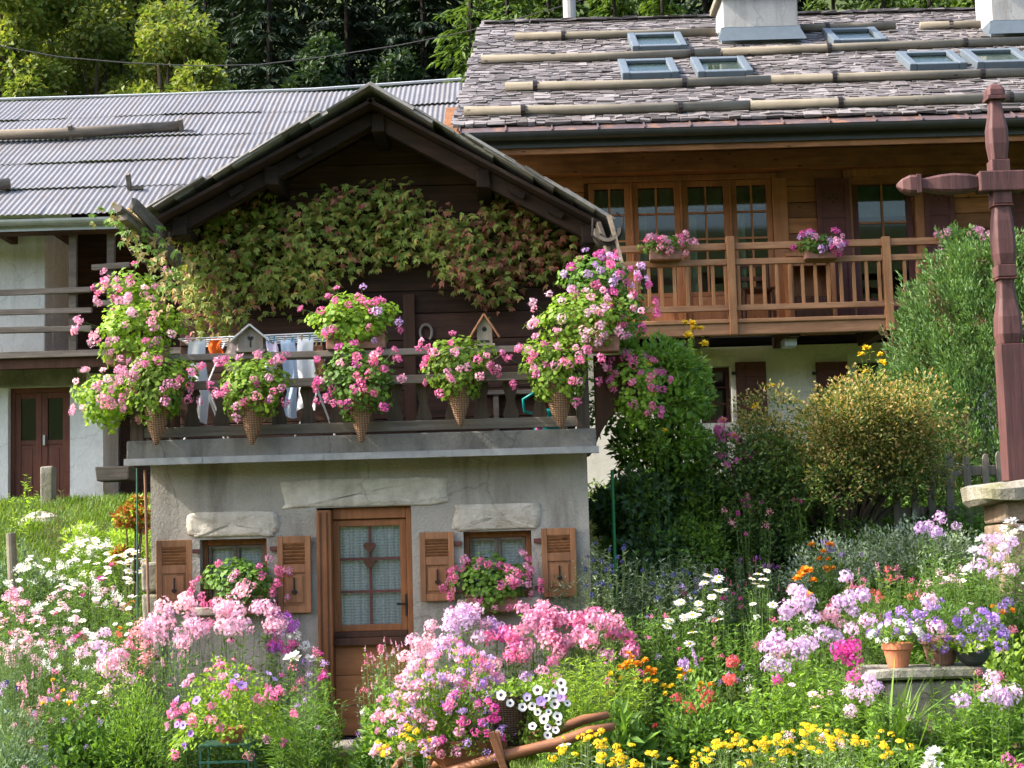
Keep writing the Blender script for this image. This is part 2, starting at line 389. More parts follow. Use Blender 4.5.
M_cross = wood('cross_paint', (0.052, 0.022, 0.021), (0.125, 0.055, 0.052), (22, 22, 1.3), 0.65, 0.12, False, 0.5)
M_barndoor = wood('barn_door', (0.10, 0.03, 0.018), (0.16, 0.055, 0.03), (25, 25, 2), 0.6, 0.2)
M_slate = islandmat('slate', [(0.055, 0.046, 0.044), (0.13, 0.113, 0.113), (0.24, 0.217, 0.217), (0.09, 0.078, 0.074), (0.165, 0.148, 0.15)], 0.6)
M_slatev = islandmat('verge_slate', [(0.10, 0.09, 0.085), (0.30, 0.285, 0.27), (0.18, 0.17, 0.15)], 0.8)
M_copper = islandmat('copper_flashing', [(0.12, 0.085, 0.09), (0.15, 0.11, 0.11)], 0.5, 0.4, 9, 0.15, (0.50, 0.24, 0.12))
M_gutter = simple('dark_gutter', (0.045, 0.045, 0.042), 0.45, 0.3)
M_zinc = simple('zinc', (0.42, 0.44, 0.46), 0.45, 0.5, 0.15, 5)
M_drip = simple('drip_metal', (0.27, 0.27, 0.265), 0.6, 0.2, 0.25, 7); M_pedst = plaster('warm_masonry', (0.17, 0.12, 0.085), (0.27, 0.20, 0.145), (0.12, 0.11, 0.08), 4, 1.0, 22)
M_blue = simple('roof_window_cladding', (0.10, 0.125, 0.15), 0.55, 0.15, 0.1)
M_chim = plaster('chimney_render', (0.34, 0.335, 0.33), (0.46, 0.455, 0.44), (0.25, 0.235, 0.22), 1.5, 0.4)
M_iron = simple('iron', (0.035, 0.03, 0.03), 0.5, 0.6)
M_galv = simple('galvanised_box', (0.45, 0.47, 0.47), 0.4, 0.6, 0.15, 20)
M_whitep = simple('white_enamel', (0.78, 0.78, 0.76), 0.4)
M_glass = glass('window_glass', (.66, .72, .66), .65); M_clear = glass('clear_glass', (.95, .96, .96)); M_sky = glass('roof_glass', (0.75, 0.82, 0.78), .6); M_lace = lace('lace_curtain')
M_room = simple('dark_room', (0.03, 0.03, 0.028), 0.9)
M_terra = simple('terracotta', (0.42, 0.15, 0.075), 0.8, 0, 0.2, 14, 0.25)
M_terrad = simple('old_terracotta', (0.24, 0.125, 0.09), 0.85, 0, 0.3, 10, 0.3)
M_blackpot = simple('dark_pot', (0.05, 0.055, 0.06), 0.6)
M_wick = wicker('wicker_basket', (0.10, 0.052, 0.03), (0.34, 0.20, 0.115))
M_wickd = wicker('dark_wicker', (0.04, 0.025, 0.016), (0.13, 0.08, 0.05))
M_picket = wood('picket_timber', (0.13, 0.11, 0.085), (0.28, 0.24, 0.19), (25, 25, 2), 0.9, 0.25)
M_barrow = wood('barrow_timber', (0.14, 0.055, 0.026), (0.27, 0.112, 0.05), (2, 25, 18), 0.55, 0.2)
M_stem = simple('plant_stem', (0.09, 0.15, 0.04), 0.7); M_bark = simple('bark', (0.07, 0.05, 0.035), 0.95, 0, 0.4, 6, 0.8)
M_gstand = simple('green_metal', (0.03, 0.10, 0.07), 0.45)
M_soil = simple('soil', (0.05, 0.036, 0.025), 0.95, 0, 0.4, 12, 0.8)
def corrug():
    m, nt, o = newmat('corrugated_sheet'); v = coords(nt)
    n1 = noise(nt, v, 1.1, 7, 0.65); n2 = noise(nt, coords(nt, (0.7, 4, 1)), 3, 6, 0.7)
    c = ramp(nt, n1, [(0.105, 0.105, 0.116), (0.155, 0.155, 0.17)], [0.3, 0.7]).outputs[0]
    c = mixc(nt, ramp(nt, n2, [(0, 0, 0), (0.5,) * 3], [0.55, 0.75]).outputs[0], c, (0.085, 0.075, 0.072))
    n3 = noise(nt, coords(nt, (7, .5, .5)), 1.0, 5, .65)
    c = mixc(nt, ramp(nt, n3, [(0, 0, 0), (0.4,) * 3], [0.5, 0.72]).outputs[0], c, (0.12, 0.085, 0.06))
    finish(nt, o, c, 0.6, 0.1, n2, 0.1, 0.005, 0.4); return m
M_corr = corrug()
# ================================================================== terrain
def make_ground():
    xs = np.concatenate([np.linspace(-420, -16, 18)[:-1], np.arange(-16, 16.01, 0.25), np.linspace(16, 420, 18)[1:]])
    ys = np.concatenate([np.linspace(-300, 4, 12)[:-1], np.arange(4, 26, 0.2), np.linspace(26, 120, 48), [500]])
    X, Y = np.meshgrid(xs, ys)
    Z = terrain(X, Y)
    Z = Z + (0.05 * np.sin(X * 2.1 + Y) * np.sin(Y * 1.7 - X * 0.6)) * smooth(12.8, 14.5, Y) + 0.012 * np.sin(X * 5) * np.sin(Y * 4.2)
    V = np.stack([X, Y, Z], -1).reshape(-1, 3); nx, ny = len(xs), len(ys)
    i = (np.arange(ny - 1)[:, None] * nx + np.arange(nx - 1)).ravel()[:, None]
    me = np_mesh('ground', [(V, i + [0, 1, nx + 1, nx], 0)])
    m, nt, o = newmat('ground_cover'); v = coords(nt)
    c = ramp(nt, noise(nt, v, 0.9, 8, 0.65), [(0.05, 0.07, 0.025), (0.07, 0.095, 0.03), (0.08, 0.062, 0.04)], [0.35, 0.55, 0.75]).outputs[0]
    n2 = noise(nt, v, 25, 6, 0.7)
    c = mixc(nt, 0.5, c, ramp(nt, n2, [(0.3,) * 3, (1.1,) * 3], [0.3, 0.7]).outputs[0], 'MULTIPLY')
    finish(nt, o, c, 0.95, 0, n2, 0.8, 0.05, 0.1)
    ob = link('ground', me, m); structure(ob)
    for p in me.polygons: p.use_smooth = True
make_ground()

def wall_open(mb, x0, x1, z0, z1, y0, y1, ops, reveal=None):
    """front wall at y0 (facing -y) with openings cut right through to y1"""
    xs = sorted({x0, x1, *[o[0] for o in ops], *[o[1] for o in ops]}); zs = sorted({z0, z1, *[o[2] for o in ops], *[o[3] for o in ops]})
    def hole(a, b, c, d):
        mx, mz = (a + b) / 2, (c + d) / 2
        return any(o[0] < mx < o[1] and o[2] < mz < o[3] for o in ops)
    for a, b in zip(xs, xs[1:]):
        for c, d in zip(zs, zs[1:]):
            if hole(a, b, c, d): continue
            mb.add([(a, y0, c), (b, y0, c), (b, y0, d), (a, y0, d)], [(0, 1, 2, 3)])
            mb.add([(a, y1, c), (b, y1, c), (b, y1, d), (a, y1, d)], [(3, 2, 1, 0)])
    for a, b, c, d in ops:
        mb.add([(a, y0, c), (a, y1, c), (a, y1, d), (a, y0, d)], [(0, 1, 2, 3)])
        mb.add([(b, y0, c), (b, y1, c), (b, y1, d), (b, y0, d)], [(3, 2, 1, 0)])
        mb.add([(a, y0, d), (a, y1, d), (b, y1, d), (b, y0, d)], [(0, 1, 2, 3)])
        mb.add([(a, y0, c), (a, y1, c), (b, y1, c), (b, y0, c)], [(3, 2, 1, 0)])
    mb.add([(x0, y0, z0), (x0, y1, z0), (x0, y1, z1), (x0, y0, z1)], [(3, 2, 1, 0)])
    mb.add([(x1, y0, z0), (x1, y1, z0), (x1, y1, z1), (x1, y0, z1)], [(0, 1, 2, 3)])
    mb.add([(x0, y0, z1), (x1, y0, z1), (x1, y1, z1), (x0, y1, z1)], [(0, 1, 2, 3)])

def rough_slab(mb, cx, cz, w, h, y, depth=0.05, seed=0, n=26):
    """pale stone let into a wall: rounded uneven outline, bulging face"""
    rs = np.random.default_rng(seed); ph = rs.uniform(0, 6.28, 6); am = rs.uniform(0.02, 0.07, 6)
    rings = []
    for k, (s, dy) in enumerate([(1.0, 0.03), (0.97, -depth * 0.55), (0.86, -depth * 0.9), (0.5, -depth * 1.1), (0.12, -depth)]):
        ring = []
        for i in range(n):
            t = 2 * math.pi * i / n; c, q = math.cos(t), math.sin(t)
            e = 0.24
            rx = math.copysign(abs(c) ** e, c); rz = math.copysign(abs(q) ** e, q)
            f = 1 + sum(am[j] * math.sin((j + 2) * t + ph[j]) for j in range(6)) * 0.45
            ring.append((cx + rx * w / 2 * s * f, y + (dy if k else .03) + rs.uniform(-.009, .007), cz + rz * h / 2 * s * f))
        rings.append(ring)
    vs = [v for r in rings for v in r]; fs = []
    for j in range(len(rings) - 1):
        for i in range(n): fs.append((j * n + i, j * n + (i + 1) % n, (j + 1) * n + (i + 1) % n, (j + 1) * n + i))
    fs.append(tuple((len(rings) - 1) * n + i for i in range(n)))
    mb.add(vs, fs)

def framed_glass(parent, name, x0, x1, z0, z1, y, mat_f, fw=0.05, depth=0.05, cols=2, rows=3, bar=0.018, mat_g=None, panel=0, label=None, mat_bar=None):
    """a window leaf: frame with glazing bars, one pane sheet behind the bars, optional solid panel below"""
    m = MB()
    m.bx(x0, x0 + fw, y, y + depth, z0, z1); m.bx(x1 - fw, x1, y, y + depth, z0, z1)
    m.bx(x0 + fw, x1 - fw, y + .003, y + depth - .003, z1 - fw, z1); m.bx(x0 + fw, x1 - fw, y + .003, y + depth - .003, z0, z0 + fw)
    zb = z0 + fw
    if panel:
        m.bx(x0 + fw, x1 - fw, y + .012, y + depth - .01, z0 + fw, z0 + panel); m.bx(x0 + fw, x1 - fw, y + .002, y + depth - .004, z0 + panel, z0 + panel + fw * .8)
        m.bx(x0 + fw * 1.6, x1 - fw * 1.6, y + .004, y + .012, z0 + fw * 1.6, z0 + panel - fw * .6)
        zb = z0 + panel + fw * .8
    f = m.build(name, mat_f, parent, 0.004)
    b = MB(); iw, ih = x1 - x0 - 2 * fw, z1 - fw - zb
    for i in range(1, cols): b.bx(x0 + fw + iw * i / cols - bar / 2, x0 + fw + iw * i / cols + bar / 2, y + .008, y + .03, zb, z1 - fw)
    for j in range(1, rows): b.bx(x0 + fw, x1 - fw, y + .0095, y + .0285, zb + ih * j / rows - bar / 2, zb + ih * j / rows + bar / 2)
    if b.v: b.build('glazing_bar', mat_bar or mat_f, f)
    g = MB(); g.bx(x0 + fw - .004, x1 - fw + .004, y + .031, y + .036, zb - .004, z1 - fw + .004); g.build('pane', mat_g or M_glass, f)
    return f
def curtain(parent, x0, x1, z0, z1, y, mat, folds=9, amp=0.012, name='curtain'):
    n = folds * 8; m = MB(); vs = []
    for i in range(n + 1):
        x = x0 + (x1 - x0) * i / n; yy = y + amp * math.sin(i / 8 * 2 * math.pi) + amp * .5 * math.sin(i * .31)
        vs += [(x, yy, z0), (x, yy, z1)]
    m.add(vs, [(2 * i, 2 * i + 2, 2 * i + 3, 2 * i + 1) for i in range(n)])
    return m.build(name, mat, parent, sm=True)
def heart(mb, cx, cz, w, y0, y1):
    poly = []
    for i in range(24):
        t = 2 * math.pi * i / 24
        poly.append((cx + w / 2 * (math.sin(t) ** 3), cz + w / 32 * (13 * math.cos(t) - 5 * math.cos(2 * t) - 2 * math.cos(3 * t) - math.cos(4 * t))))
    mb.prism(poly[::-1], y0, y1)

# ================================================================== cottage
YF = 13.5; X0, X1 = -3.07, 0.615; ZL = 2.44; ZT = 2.61; YR = 13.3; YW = 14.4
cot = thing('cottage', 'small two storey cottage, grey rendered below and dark timber gable above a flowery balcony', 'cottage', (-1.2, YF, 0))
dx0, dx1 = PX(318, 600, YF), PX(413, 600, YF); dz0, dz1 = 0.1, 2.02
wl = (PX(200, 570, YF), PX(267, 570, YF), PZ(235, 606, YF), PZ(235, 539, YF))
wr = (PX(464, 560, YF), PX(532, 560, YF), PZ(500, 598, YF), PZ(500, 531, YF))
m = MB(); wall_open(m, X0, X1, -0.3, ZL, YF, YF + 0.42, [(dx0, dx1, dz0, dz1), wl, wr])
m.bx(X0, X0 + .4, YF + .42, 17.6, -.3, ZL); m.bx(X1 - .4, X1, YF + .42, 17.6, -.3, ZL)
m.build('wall', M_plaster, cot)
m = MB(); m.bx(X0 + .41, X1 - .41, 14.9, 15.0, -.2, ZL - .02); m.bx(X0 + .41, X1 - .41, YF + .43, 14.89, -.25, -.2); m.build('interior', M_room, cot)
for a, (px0, px1, py0, py1, sd) in enumerate([(187, 278, 511.5, 537, 1), (279, 449, 478, 507, 2), (452, 541, 503, 530, 3)]):
    c = P((px0 + px1) / 2, (py0 + py1) / 2, YF); s = YF / F
    m = MB(); rough_slab(m, c[0], c[2], (px1 - px0) * s, (py1 - py0) * s, YF, 0.022 if a != 1 else 0.012, sd); m.build('lintel_stone', M_stone, cot, sm=True)
# corner quoins
m = MB(); rr = random.Random(3)
for k in range(5):
    z = 0.95 + k * 0.27 - 0.55
    m.box((X0 + .02, YF + .06, z), (.13 + rr.uniform(0, .06), .24, .255), None, 0, .012)
m.build('corner_stone', M_stone2, cot, 0.02)
# ledge slab and its metal drip
m = MB(); m.bx(-3.2, .685, 13.2, YW + .1, ZL, ZT); m.build('balcony_slab', M_concrete, cot, 0.012)
m = MB(); m.bx(-3.215, .70, 13.17, 13.198, ZL - .035, ZL + .02); m.bx(-3.215, .70, 13.198, 13.26, ZL - .035, ZL - .012)
for x in (-2.6, -1.6, -.6, .3): m.bx(x, x + .03, 13.163, 13.17, ZL - .03, ZL + .012)
m.build('drip_rail', M_drip, cot)

# door
d = MB(); z0, z1 = dz0, dz1
d.bx(dx0 + .002, dx0 + .125, YF - .05, YF + .12, z0 - .02, z1 - .02)            # wide near jamb post
d.bx(dx1 - .05, dx1 - .002, YF + .06, YF + .16, z0, z1 - .002); d.bx(dx0 + .125, dx1 - .05, YF + .063, YF + .157, z1 - .1, z1 - .002)
dr = d.build('door_frame', M_door, cot, 0.008)
m = MB(); m.bx(dx0 + .028, dx0 + .038, YF - .058, YF - .05, z0, z1 - .04); m.bx(dx0 + .085, dx0 + .095, YF - .058, YF - .05, z0, z1 - .04); m.build('moulding', M_darkpost, dr)
leaf = framed_glass(cot, 'door', dx0 + .125, dx1 - .052, .98, z1 - .105, YF + .09, M_door, .055, .05, 2, 3, .022, mat_bar=M_maroon, mat_g=M_clear)
m = MB(); m.bx(dx0 + .125, dx1 - .052, YF + .06, YF + .14, .93, .978); m.bx(dx0 + .1255, dx1 - .0525, YF + .03, YF + .14, .865, .928); m.build('mid_rail', M_darkpost, leaf, .006)
m = MB()
for k in range(3): m.bx(dx0 + .127, dx1 - .054, YF + .085, YF + .13, z0 + .02 + k * .25, z0 + .265 + k * .25)
m.build('lower_panel', M_doorh, leaf, 0.004)
cx = (dx0 + .125 + dx1 - .052) / 2
for zc in (PZ(368, 547, YF + .08), PZ(368, 563, YF + .08)):
    m = MB(); heart(m, cx, zc + .0, .105, YF + .055, YF + .085); m.build('heart', M_darkpost, leaf, 0.006)
curtain(cot, dx0 + .17, dx1 - .1, 1.02, z1 - .15, YF + .16, M_lace, 9, .014)
m = MB(); m.bx(dx1 - .07, dx1 - .055, YF + .06, YF + .09, 1.1, 1.28); m.tube([(dx1 - .062, YF + .055, 1.2), (dx1 - .14, YF + .05, 1.2)], .009, 6); m.build('handle', M_iron, leaf)
m = MB(); m.bx(dx0 - .08, dx1 + .1, YF - .35, YF + .1, -.1, .1); m.bx(dx0 - .2, dx1 + .2, YF - .7, YF - .351, -.1, .02); m.build('doorstep', M_stone2, cot, .02)
# windows
for (a, b, c, e) in (wl, wr):
    m = MB(); y = YF + .12
    m.bx(a + .002, a + .045, y, y + .08, c, e); m.bx(b - .045, b - .002, y, y + .08, c, e); m.bx(a + .045, b - .045, y + .002, y + .078, e - .05, e - .001); m.bx(a + .045, b - .045, y + .002, y + .078, c + .001, c + .05)
    w = m.build('window', M_door, cot, .005)
    framed_glass(w, 'sash', a + .046, (a + b) / 2 - .001, c + .051, e - .051, y + .02, M_rail, .028, .04, 1, 1, mat_g=M_clear)
    framed_glass(w, 'sash', (a + b) / 2 + .001, b - .046, c + .051, e - .051, y + .02, M_rail, .028, .04, 1, 1, mat_g=M_clear)
    curtain(w, a + .05, b - .05, c + .05, e - .05, y + .1, M_lace, 8, .012)
    m = MB(); m.bx(a - .06, b + .06, YF - .08, YF + .12, c - .07, c - .002); m.build('sill', M_stone, w, .01)
def shutter(pxl, pxr, pyt, pyb, ang, hinge_right):
    """casement shutter: louvres above, panel below, iron catch"""
    y = YF - .045; xl, xr = PX(pxl, (pyt + pyb) / 2, y), PX(pxr, (pyt + pyb) / 2, y); zt, zb = PZ((pxl + pxr) / 2, pyt, y), PZ((pxl + pxr) / 2, pyb, y)
    w, h = xr - xl, zt - zb; o = bpy.data.objects.new('shutter', None)
    q = Matrix.Rotation(ang, 3, 'Z'); piv = Vector((xr if hinge_right else xl, y, zb))
    def put(mb):
        mb.v = [tuple(q @ (Vector(v) - (Vector((w, 0, 0)) if hinge_right else Vector((0, 0, 0)))) + piv) for v in mb.v]; return mb
    st = .048; m = MB()
    m.bx(0, st, 0, .035, 0, h); m.bx(w - st, w, 0, .035, 0, h)
    for a, b in ((0, .06), (h * .52, h * .52 + .07), (h - .06, h)): m.bx(st, w - st, .002, .033, a, b)
    f = put(m).build('shutter', M_shut, cot, .004)
    m = MB(); n = 6; a, b = h * .52 + .07, h - .06
    for k in range(n):
        z = a + (b - a) * (k + .5) / n; m.box((w / 2, .017, z), (w - 2 * st, .006, (b - a) / n * 1.25), Matrix.Rotation(R(38), 3, 'X'))
    put(m).build('louvres', M_shut, f)
    m = MB(); m.bx(st, w - st, .012, .026, .06, h * .52); m.bx(st + .02, w - st - .02, .004, .012, .085, h * .52 - .025); put(m).build('panel', M_shut, f, .003)
    m = MB(); m.bx(w / 2 - .006, w / 2 + .006, -.006, .004, h * .27, h * .46); heart(m, w / 2, h * .27, .045, -.014, -.002); put(m).build('catch', M_iron, f)
    m = MB(); hx = xr if hinge_right else xl; sx = 1 if hinge_right else -1
    for z in (zb + .08, zt - .1): m.bx(min(hx, hx + sx * .065), max(hx, hx + sx * .065), YF - .03, YF - .005, z - .018, z + .018)
    m.build_each('hinge', M_maroon, f, .003)
shutter(157, 192, 540, 610, R(13), True); shutter(277.5, 311, 536, 613, R(-2), False)
shutter(420, 454.5, 532, 601, R(2), True); shutter(542, 576.5, 528, 597, R(-3), False)

# balcony railing of the cottage
rail = bpy.data.objects.new('railing', None)
zr = [PZ(350, 427, YR), PZ(350, 381, YR), PZ(350, 354, YR)]
m = MB(); m.bx(-3.12, .60, YR - .02, YR + .06, zr[0] - .045, zr[0] + .04, 0, .004)
rl = m.build('railing', M_rail, cot, .006)
m = MB(); m.bx(-3.12, .6, YR - .025, YR + .035, zr[1] - .035, zr[1] + .035, 0, .004); m.build('rail', M_rail, rl, .006)
m = MB(); m.bx(-3.14, .64, YR - .06, YR + .08, zr[2] - .028, zr[2] + .028, 0, .005); m.build('handrail', M_rail, rl, .008)
for x in (-3.13, .58):
    m = MB(); m.bx(x - .05, x + .055, YR - .035, YR + .07, ZT + .001, zr[2] - .03, 0, .004); m.build('post', M_balu, rl, .008)
nb = 15
for k in range(nb):
    x = -2.93 + 3.4 * k / (nb - 1); zb0, zb1 = zr[0] - .03, zr[1] + .03; hh = zb1 - zb0
    prof = [(0, .05), (.1, .052), (.22, .068), (.36, .05), (.5, .036), (.64, .05), (.78, .068), (.9, .052), (1, .05)]
    poly = [(x + w, zb0 + t * hh) for t, w in prof] + [(x - w, zb0 + t * hh) for t, w in prof[::-1]]
    m = MB(); m.prism(poly, YR + .061, YR + .085); m.build('baluster', M_balu, rl, .004)
for x in (-3.15, .6):                                                     # side railings back to the wall
    m = MB()
    for z in zr: m.bx(x - .02, x + .025, YR + .09, YW, z - .03, z + .03)
    for k in range(5): m.bx(x + .026, x + .045, YR + .2 + k * .25, YR + .32 + k * .25, zr[0] - .03, zr[1] + .03)
    m.build('side_railing', M_balu, rl, .004)
# curved bracket board below the right end
poly = [(.69, ZT + .62), (.69, ZT - .12), (.72, ZT - .05), (.80, ZT + .08), (.93, ZT + .2), (1.06, ZT + .26), (1.06, ZT + .62)]
m = MB(); m.prism(poly, 13.35, 13.43); m.build('end_board', M_darkpost, cot, .006)

# timber gable
YV = 13.5
AP = (PX(370, 92, YV), PZ(370, 92, YV)); EL = (PX(146, 215, YV), PZ(146, 215, YV)); ER = (PX(604, 216, YV), PZ(604, 216, YV))
def roofz(x): return AP[1] + (EL[1] - AP[1]) * (x - AP[0]) / (EL[0] - AP[0]) if x < AP[0] else AP[1] + (ER[1] - AP[1]) * (x - AP[0]) / (ER[0] - AP[0])
wx0, wx1 = -3.0, .56
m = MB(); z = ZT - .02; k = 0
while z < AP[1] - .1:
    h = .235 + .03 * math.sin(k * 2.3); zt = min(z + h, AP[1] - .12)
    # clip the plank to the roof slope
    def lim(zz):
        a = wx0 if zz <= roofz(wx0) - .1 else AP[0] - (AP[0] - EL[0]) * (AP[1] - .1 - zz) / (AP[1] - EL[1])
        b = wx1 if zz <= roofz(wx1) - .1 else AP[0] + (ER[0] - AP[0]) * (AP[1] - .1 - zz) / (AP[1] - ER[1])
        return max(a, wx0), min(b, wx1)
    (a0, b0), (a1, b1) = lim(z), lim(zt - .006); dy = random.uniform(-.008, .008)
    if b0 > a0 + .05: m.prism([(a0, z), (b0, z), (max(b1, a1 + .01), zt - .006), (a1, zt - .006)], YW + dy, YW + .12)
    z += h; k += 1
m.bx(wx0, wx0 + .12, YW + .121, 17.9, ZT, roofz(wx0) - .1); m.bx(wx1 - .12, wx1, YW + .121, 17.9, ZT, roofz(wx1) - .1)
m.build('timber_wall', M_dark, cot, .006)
m = MB(); m.bx(PX(404, 350, YW), PX(416, 350, YW), YW - .06, YW - .012, ZT, PZ(410, 295, YW)); m.bx(PX(344, 350, YW), PX(352, 350, YW), YW - .06, YW - .012, ZT, PZ(410, 300, YW))
m.build('door_post', M_darkpost, cot, .006)
# purlin ends carrying the verge
m = MB()
for x in (-2.85, -2.05, -1.11, -.2, .7):
    m.bx(x - .06, x + .06, YV + .2, YW + .2, roofz(x) - .27, roofz(x) - .1, 0, .006)
m.build_each('purlin', M_rafter, cot, .01)
# roof: boarding, rafters and slates in courses
rf = MB()
for side, E in ((-1, EL), (1, ER)):
    a = Vector((AP[0], 0, AP[1])); e = Vector((E[0], 0, E[1])); dv = (e - a).normalized(); nv = Vector((-dv.z, 0, dv.x)) * (1 if side > 0 else -1)
    if nv.z < 0: nv = -nv
    p = [a - nv * .075, e - nv * .075, e - nv * .045, a - nv * .045]
    vs = [(q.x, YV + .03, q.z) for q in p] + [(q.x, 18.2, q.z) for q in p]
    rf.add(vs, [(0, 1, 2, 3), (7, 6, 5, 4), (0, 4, 5, 1), (3, 2, 6, 7), (1, 5, 6, 2), (0, 3, 7, 4)])
roof = rf.build('roof', M_rafter, cot)
sl_ = MB(); rr = random.Random(5)
for side, E in ((-1, EL), (1, ER)):
    a = Vector((AP[0], 0, AP[1])); e = Vector((E[0], 0, E[1])); Ls = (e - a).length + .08; dv = (e - a).normalized()
    nv = Vector((-dv.z, 0, dv.x)); nv = nv if nv.z > 0 else -nv
    nrow = 12
    for r in range(nrow):
        s0 = Ls * (r + 1) / nrow + .02
        y = YV - .03 + rr.uniform(-.06, .05)
        while y < 18.2:
            wd = rr.uniform(.24, .42); ln = min(.5, s0 + .03); th = rr.uniform(.014, .03)
            c = a + dv * (s0 - ln / 2) + nv * (.022 + .03 * rr.random()); ang = math.atan2(dv.z, dv.x)
            q = Matrix.Rotation(-ang, 3, 'Y') @ Matrix.Rotation(R(-3.0) * (1 if side > 0 else -1) * (-1), 3, 'Y')
            sl_.box((c.x, y + wd / 2, c.z), (ln, wd - .008, th), q, 0, .006); y += wd
sl_.build('slates', M_slatev, roof)
m = MB()
for side, E in ((-1, EL), (1, ER)):
    m.beam((AP[0], YV + .26, AP[1] - .17), (E[0] * .97 + AP[0] * .03, YV + .26, E[1] - .14), .06, .12, 0, .012)
for y in np.arange(YV + .45, 18, .62):
    for side, E in ((-1, EL), (1, ER)): m.beam((AP[0], y, AP[1] - .15), (E[0] * .98 + AP[0] * .02, y, E[1] - .12), .09, .11, 0, .005)
m.build('rafter', M_rafter, roof, .006)
# short props that catch the sun under the verge
m = MB()
for x in (-2.35, -1.75, .1, .42): m.box((x, YV + .2, roofz(x) - .16), (.13, .05, .05), Matrix.Rotation(R(28 if x > AP[0] else -28), 3, 'Y'), 0, .008)
m.build_each('batten_end', M_rafter, roof, .004)
# hollowed-log gutter at the right eave with its iron strap
m = MB(); n = 10; vs = []; fs = []
cx_, cz_ = ER[0] + .02, ER[1] - .13
for y in (YV - .12, 18.2):
    for r_ in (.115, .085):
        for k in range(n + 1):
            t = math.pi + math.pi * k / n; vs.append((cx_ + r_ * math.cos(t), y, cz_ + r_ * math.sin(t)))
q = n + 1
for k in range(n):
    fs += [(k, k + 1, 2 * q + k + 1, 2 * q + k), (q + k + 1, q + k, 3 * q + k, 3 * q + k + 1), (k + 1, k, q + k, q + k + 1)]
fs += [(0, 2 * q, 3 * q, q), (n, q + n, 3 * q + n, 2 * q + n)]
m.add(vs, fs); m.build('gutter', M_logd, roof)
m = MB(); m.tube([(cx_ - .12, YV - .08, cz_ + .1), (cx_ - .13, YV - .08, cz_ - .05), (cx_ - .06, YV - .08, cz_ - .13), (cx_ + .06, YV - .08, cz_ - .13), (cx_ + .13, YV - .08, cz_ - .03), (cx_ + .13, YV - .08, cz_ + .1), (cx_ + .08, YV - .08, cz_ + .14)], .011, 6)
m.build('gutter_strap', M_iron, roof)
m = MB(); a_, b_ = P(609, 216, YV - .06), P(624, 272, YV - .06); m.beam(a_, b_, .11, .03, 0, .012); m.beam(P(598, 222, YV), P(612, 262, YV), .12, .04, 0, .012); m.build('eave_board', M_logd, roof)
# split log purlin sticking out below the left eave
m = MB(); a = P(118, 208, 12.75); b = P(178, 262, 14.0)
m.tube([a, (a + b) / 2 + np.array([0, 0, .01]), b], [.035, .055, .07], 7); m.beam(P(133, 203, 12.8), P(160, 232, 13.5), .05, .1, 0, .02); m.beam(P(122, 216, 12.78), P(150, 240, 13.5), .06, .05, 0, .02)
m.build('split_log', M_logd, roof)

# ================================================================== chalet on the right
CW, CB, CE, CR = 21.3, 20.0, 19.6, 25.5      # wall, balcony front, eave, ridge
CZE, CZR = 6.78, 10.08; CS = (CZR - CZE) / (CR - CE)
ch = thing('chalet', 'large timber chalet with stone slate roof, wooden balcony and pale rendered ground floor', 'house', (4.0, CW, 2.0))
cx0, cx1 = -.5, 9.0
zf = PZ(800, 333, CB)                         # balcony underside
ZFL = zf + .2
def sx(px, py, Y=CW): return PX(px, py, Y)
fr = [(590, 631.5), (634, 681.5), (684, 731), (733, 774)]
fx = [(sx(a, 240), sx(b, 240)) for a, b in fr]; fz = PZ(680, 181, CW)
dxa, dxb = sx(855, 240), sx(915, 240); dzt = PZ(885, 178, CW)
low = [(sx(700, 380, CW + .15), sx(731, 380, CW + .15)), (sx(857, 380, CW + .15), sx(888, 380, CW + .15))]; lz0, lz1 = 3.2, PZ(720, 366, CW + .15)
m = MB(); wall_open(m, cx0, cx1, 1.2, ZFL - .18, CW + .15, CW + .55, [(a, b, lz0, lz1) for a, b in low]); m.bx(cx1 - .4, cx1, CW + .56, 29.5, 1.2, ZFL); m.bx(cx0, cx0 + .4, CW + .56, 29.5, 1.2, ZFL); m.build('rendered_wall', M_cream, ch)
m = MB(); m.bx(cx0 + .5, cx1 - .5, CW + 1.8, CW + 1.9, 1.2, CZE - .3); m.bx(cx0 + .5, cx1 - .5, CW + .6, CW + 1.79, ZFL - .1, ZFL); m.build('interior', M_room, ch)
for a, b in low:
    w = framed_glass(ch, 'window', a + .002, b - .002, lz0, lz1 - .002, CW + .32, M_maroon, .05, .05, 2, 3, .02)
    m = MB(); m.bx(a - .12, a - .001, CW + .135, CW + .2, lz0 - .1, lz1 + .12); m.bx(b + .001, b + .12, CW + .135, CW + .2, lz0 - .1, lz1 + .12); m.bx(a - .001, b + .001, CW + .136, CW + .199, lz1 + .002, lz1 + .12); m.build('surround', M_surround, w)
for a, b in ((737, 768), (818, 850)):
    xa, xb = sx(a, 385), sx(b, 385); zt = PZ((a + b) / 2, 361, CW); m = MB(); n = 3
    for k in range(n): m.bx(xa + (xb - xa) * k / n + .002, xa + (xb - xa) * (k + 1) / n - .002, CW + .09, CW + .125, lz0 - .03, zt)
    m.bx(xa + .02, xb - .02, CW + .075, CW + .089, lz0 + .1, lz0 + .19); m.bx(xa + .02, xb - .02, CW + .075, CW + .089, zt - .2, zt - .11)
    s_ = m.build('shutter', M_maroon, ch, .003)
    m = MB(); m.bx(xa - .05, xa + .02, CW + .07, CW + .12, zt - .17, zt - .13); m.build('hinge', M_iron, s_)
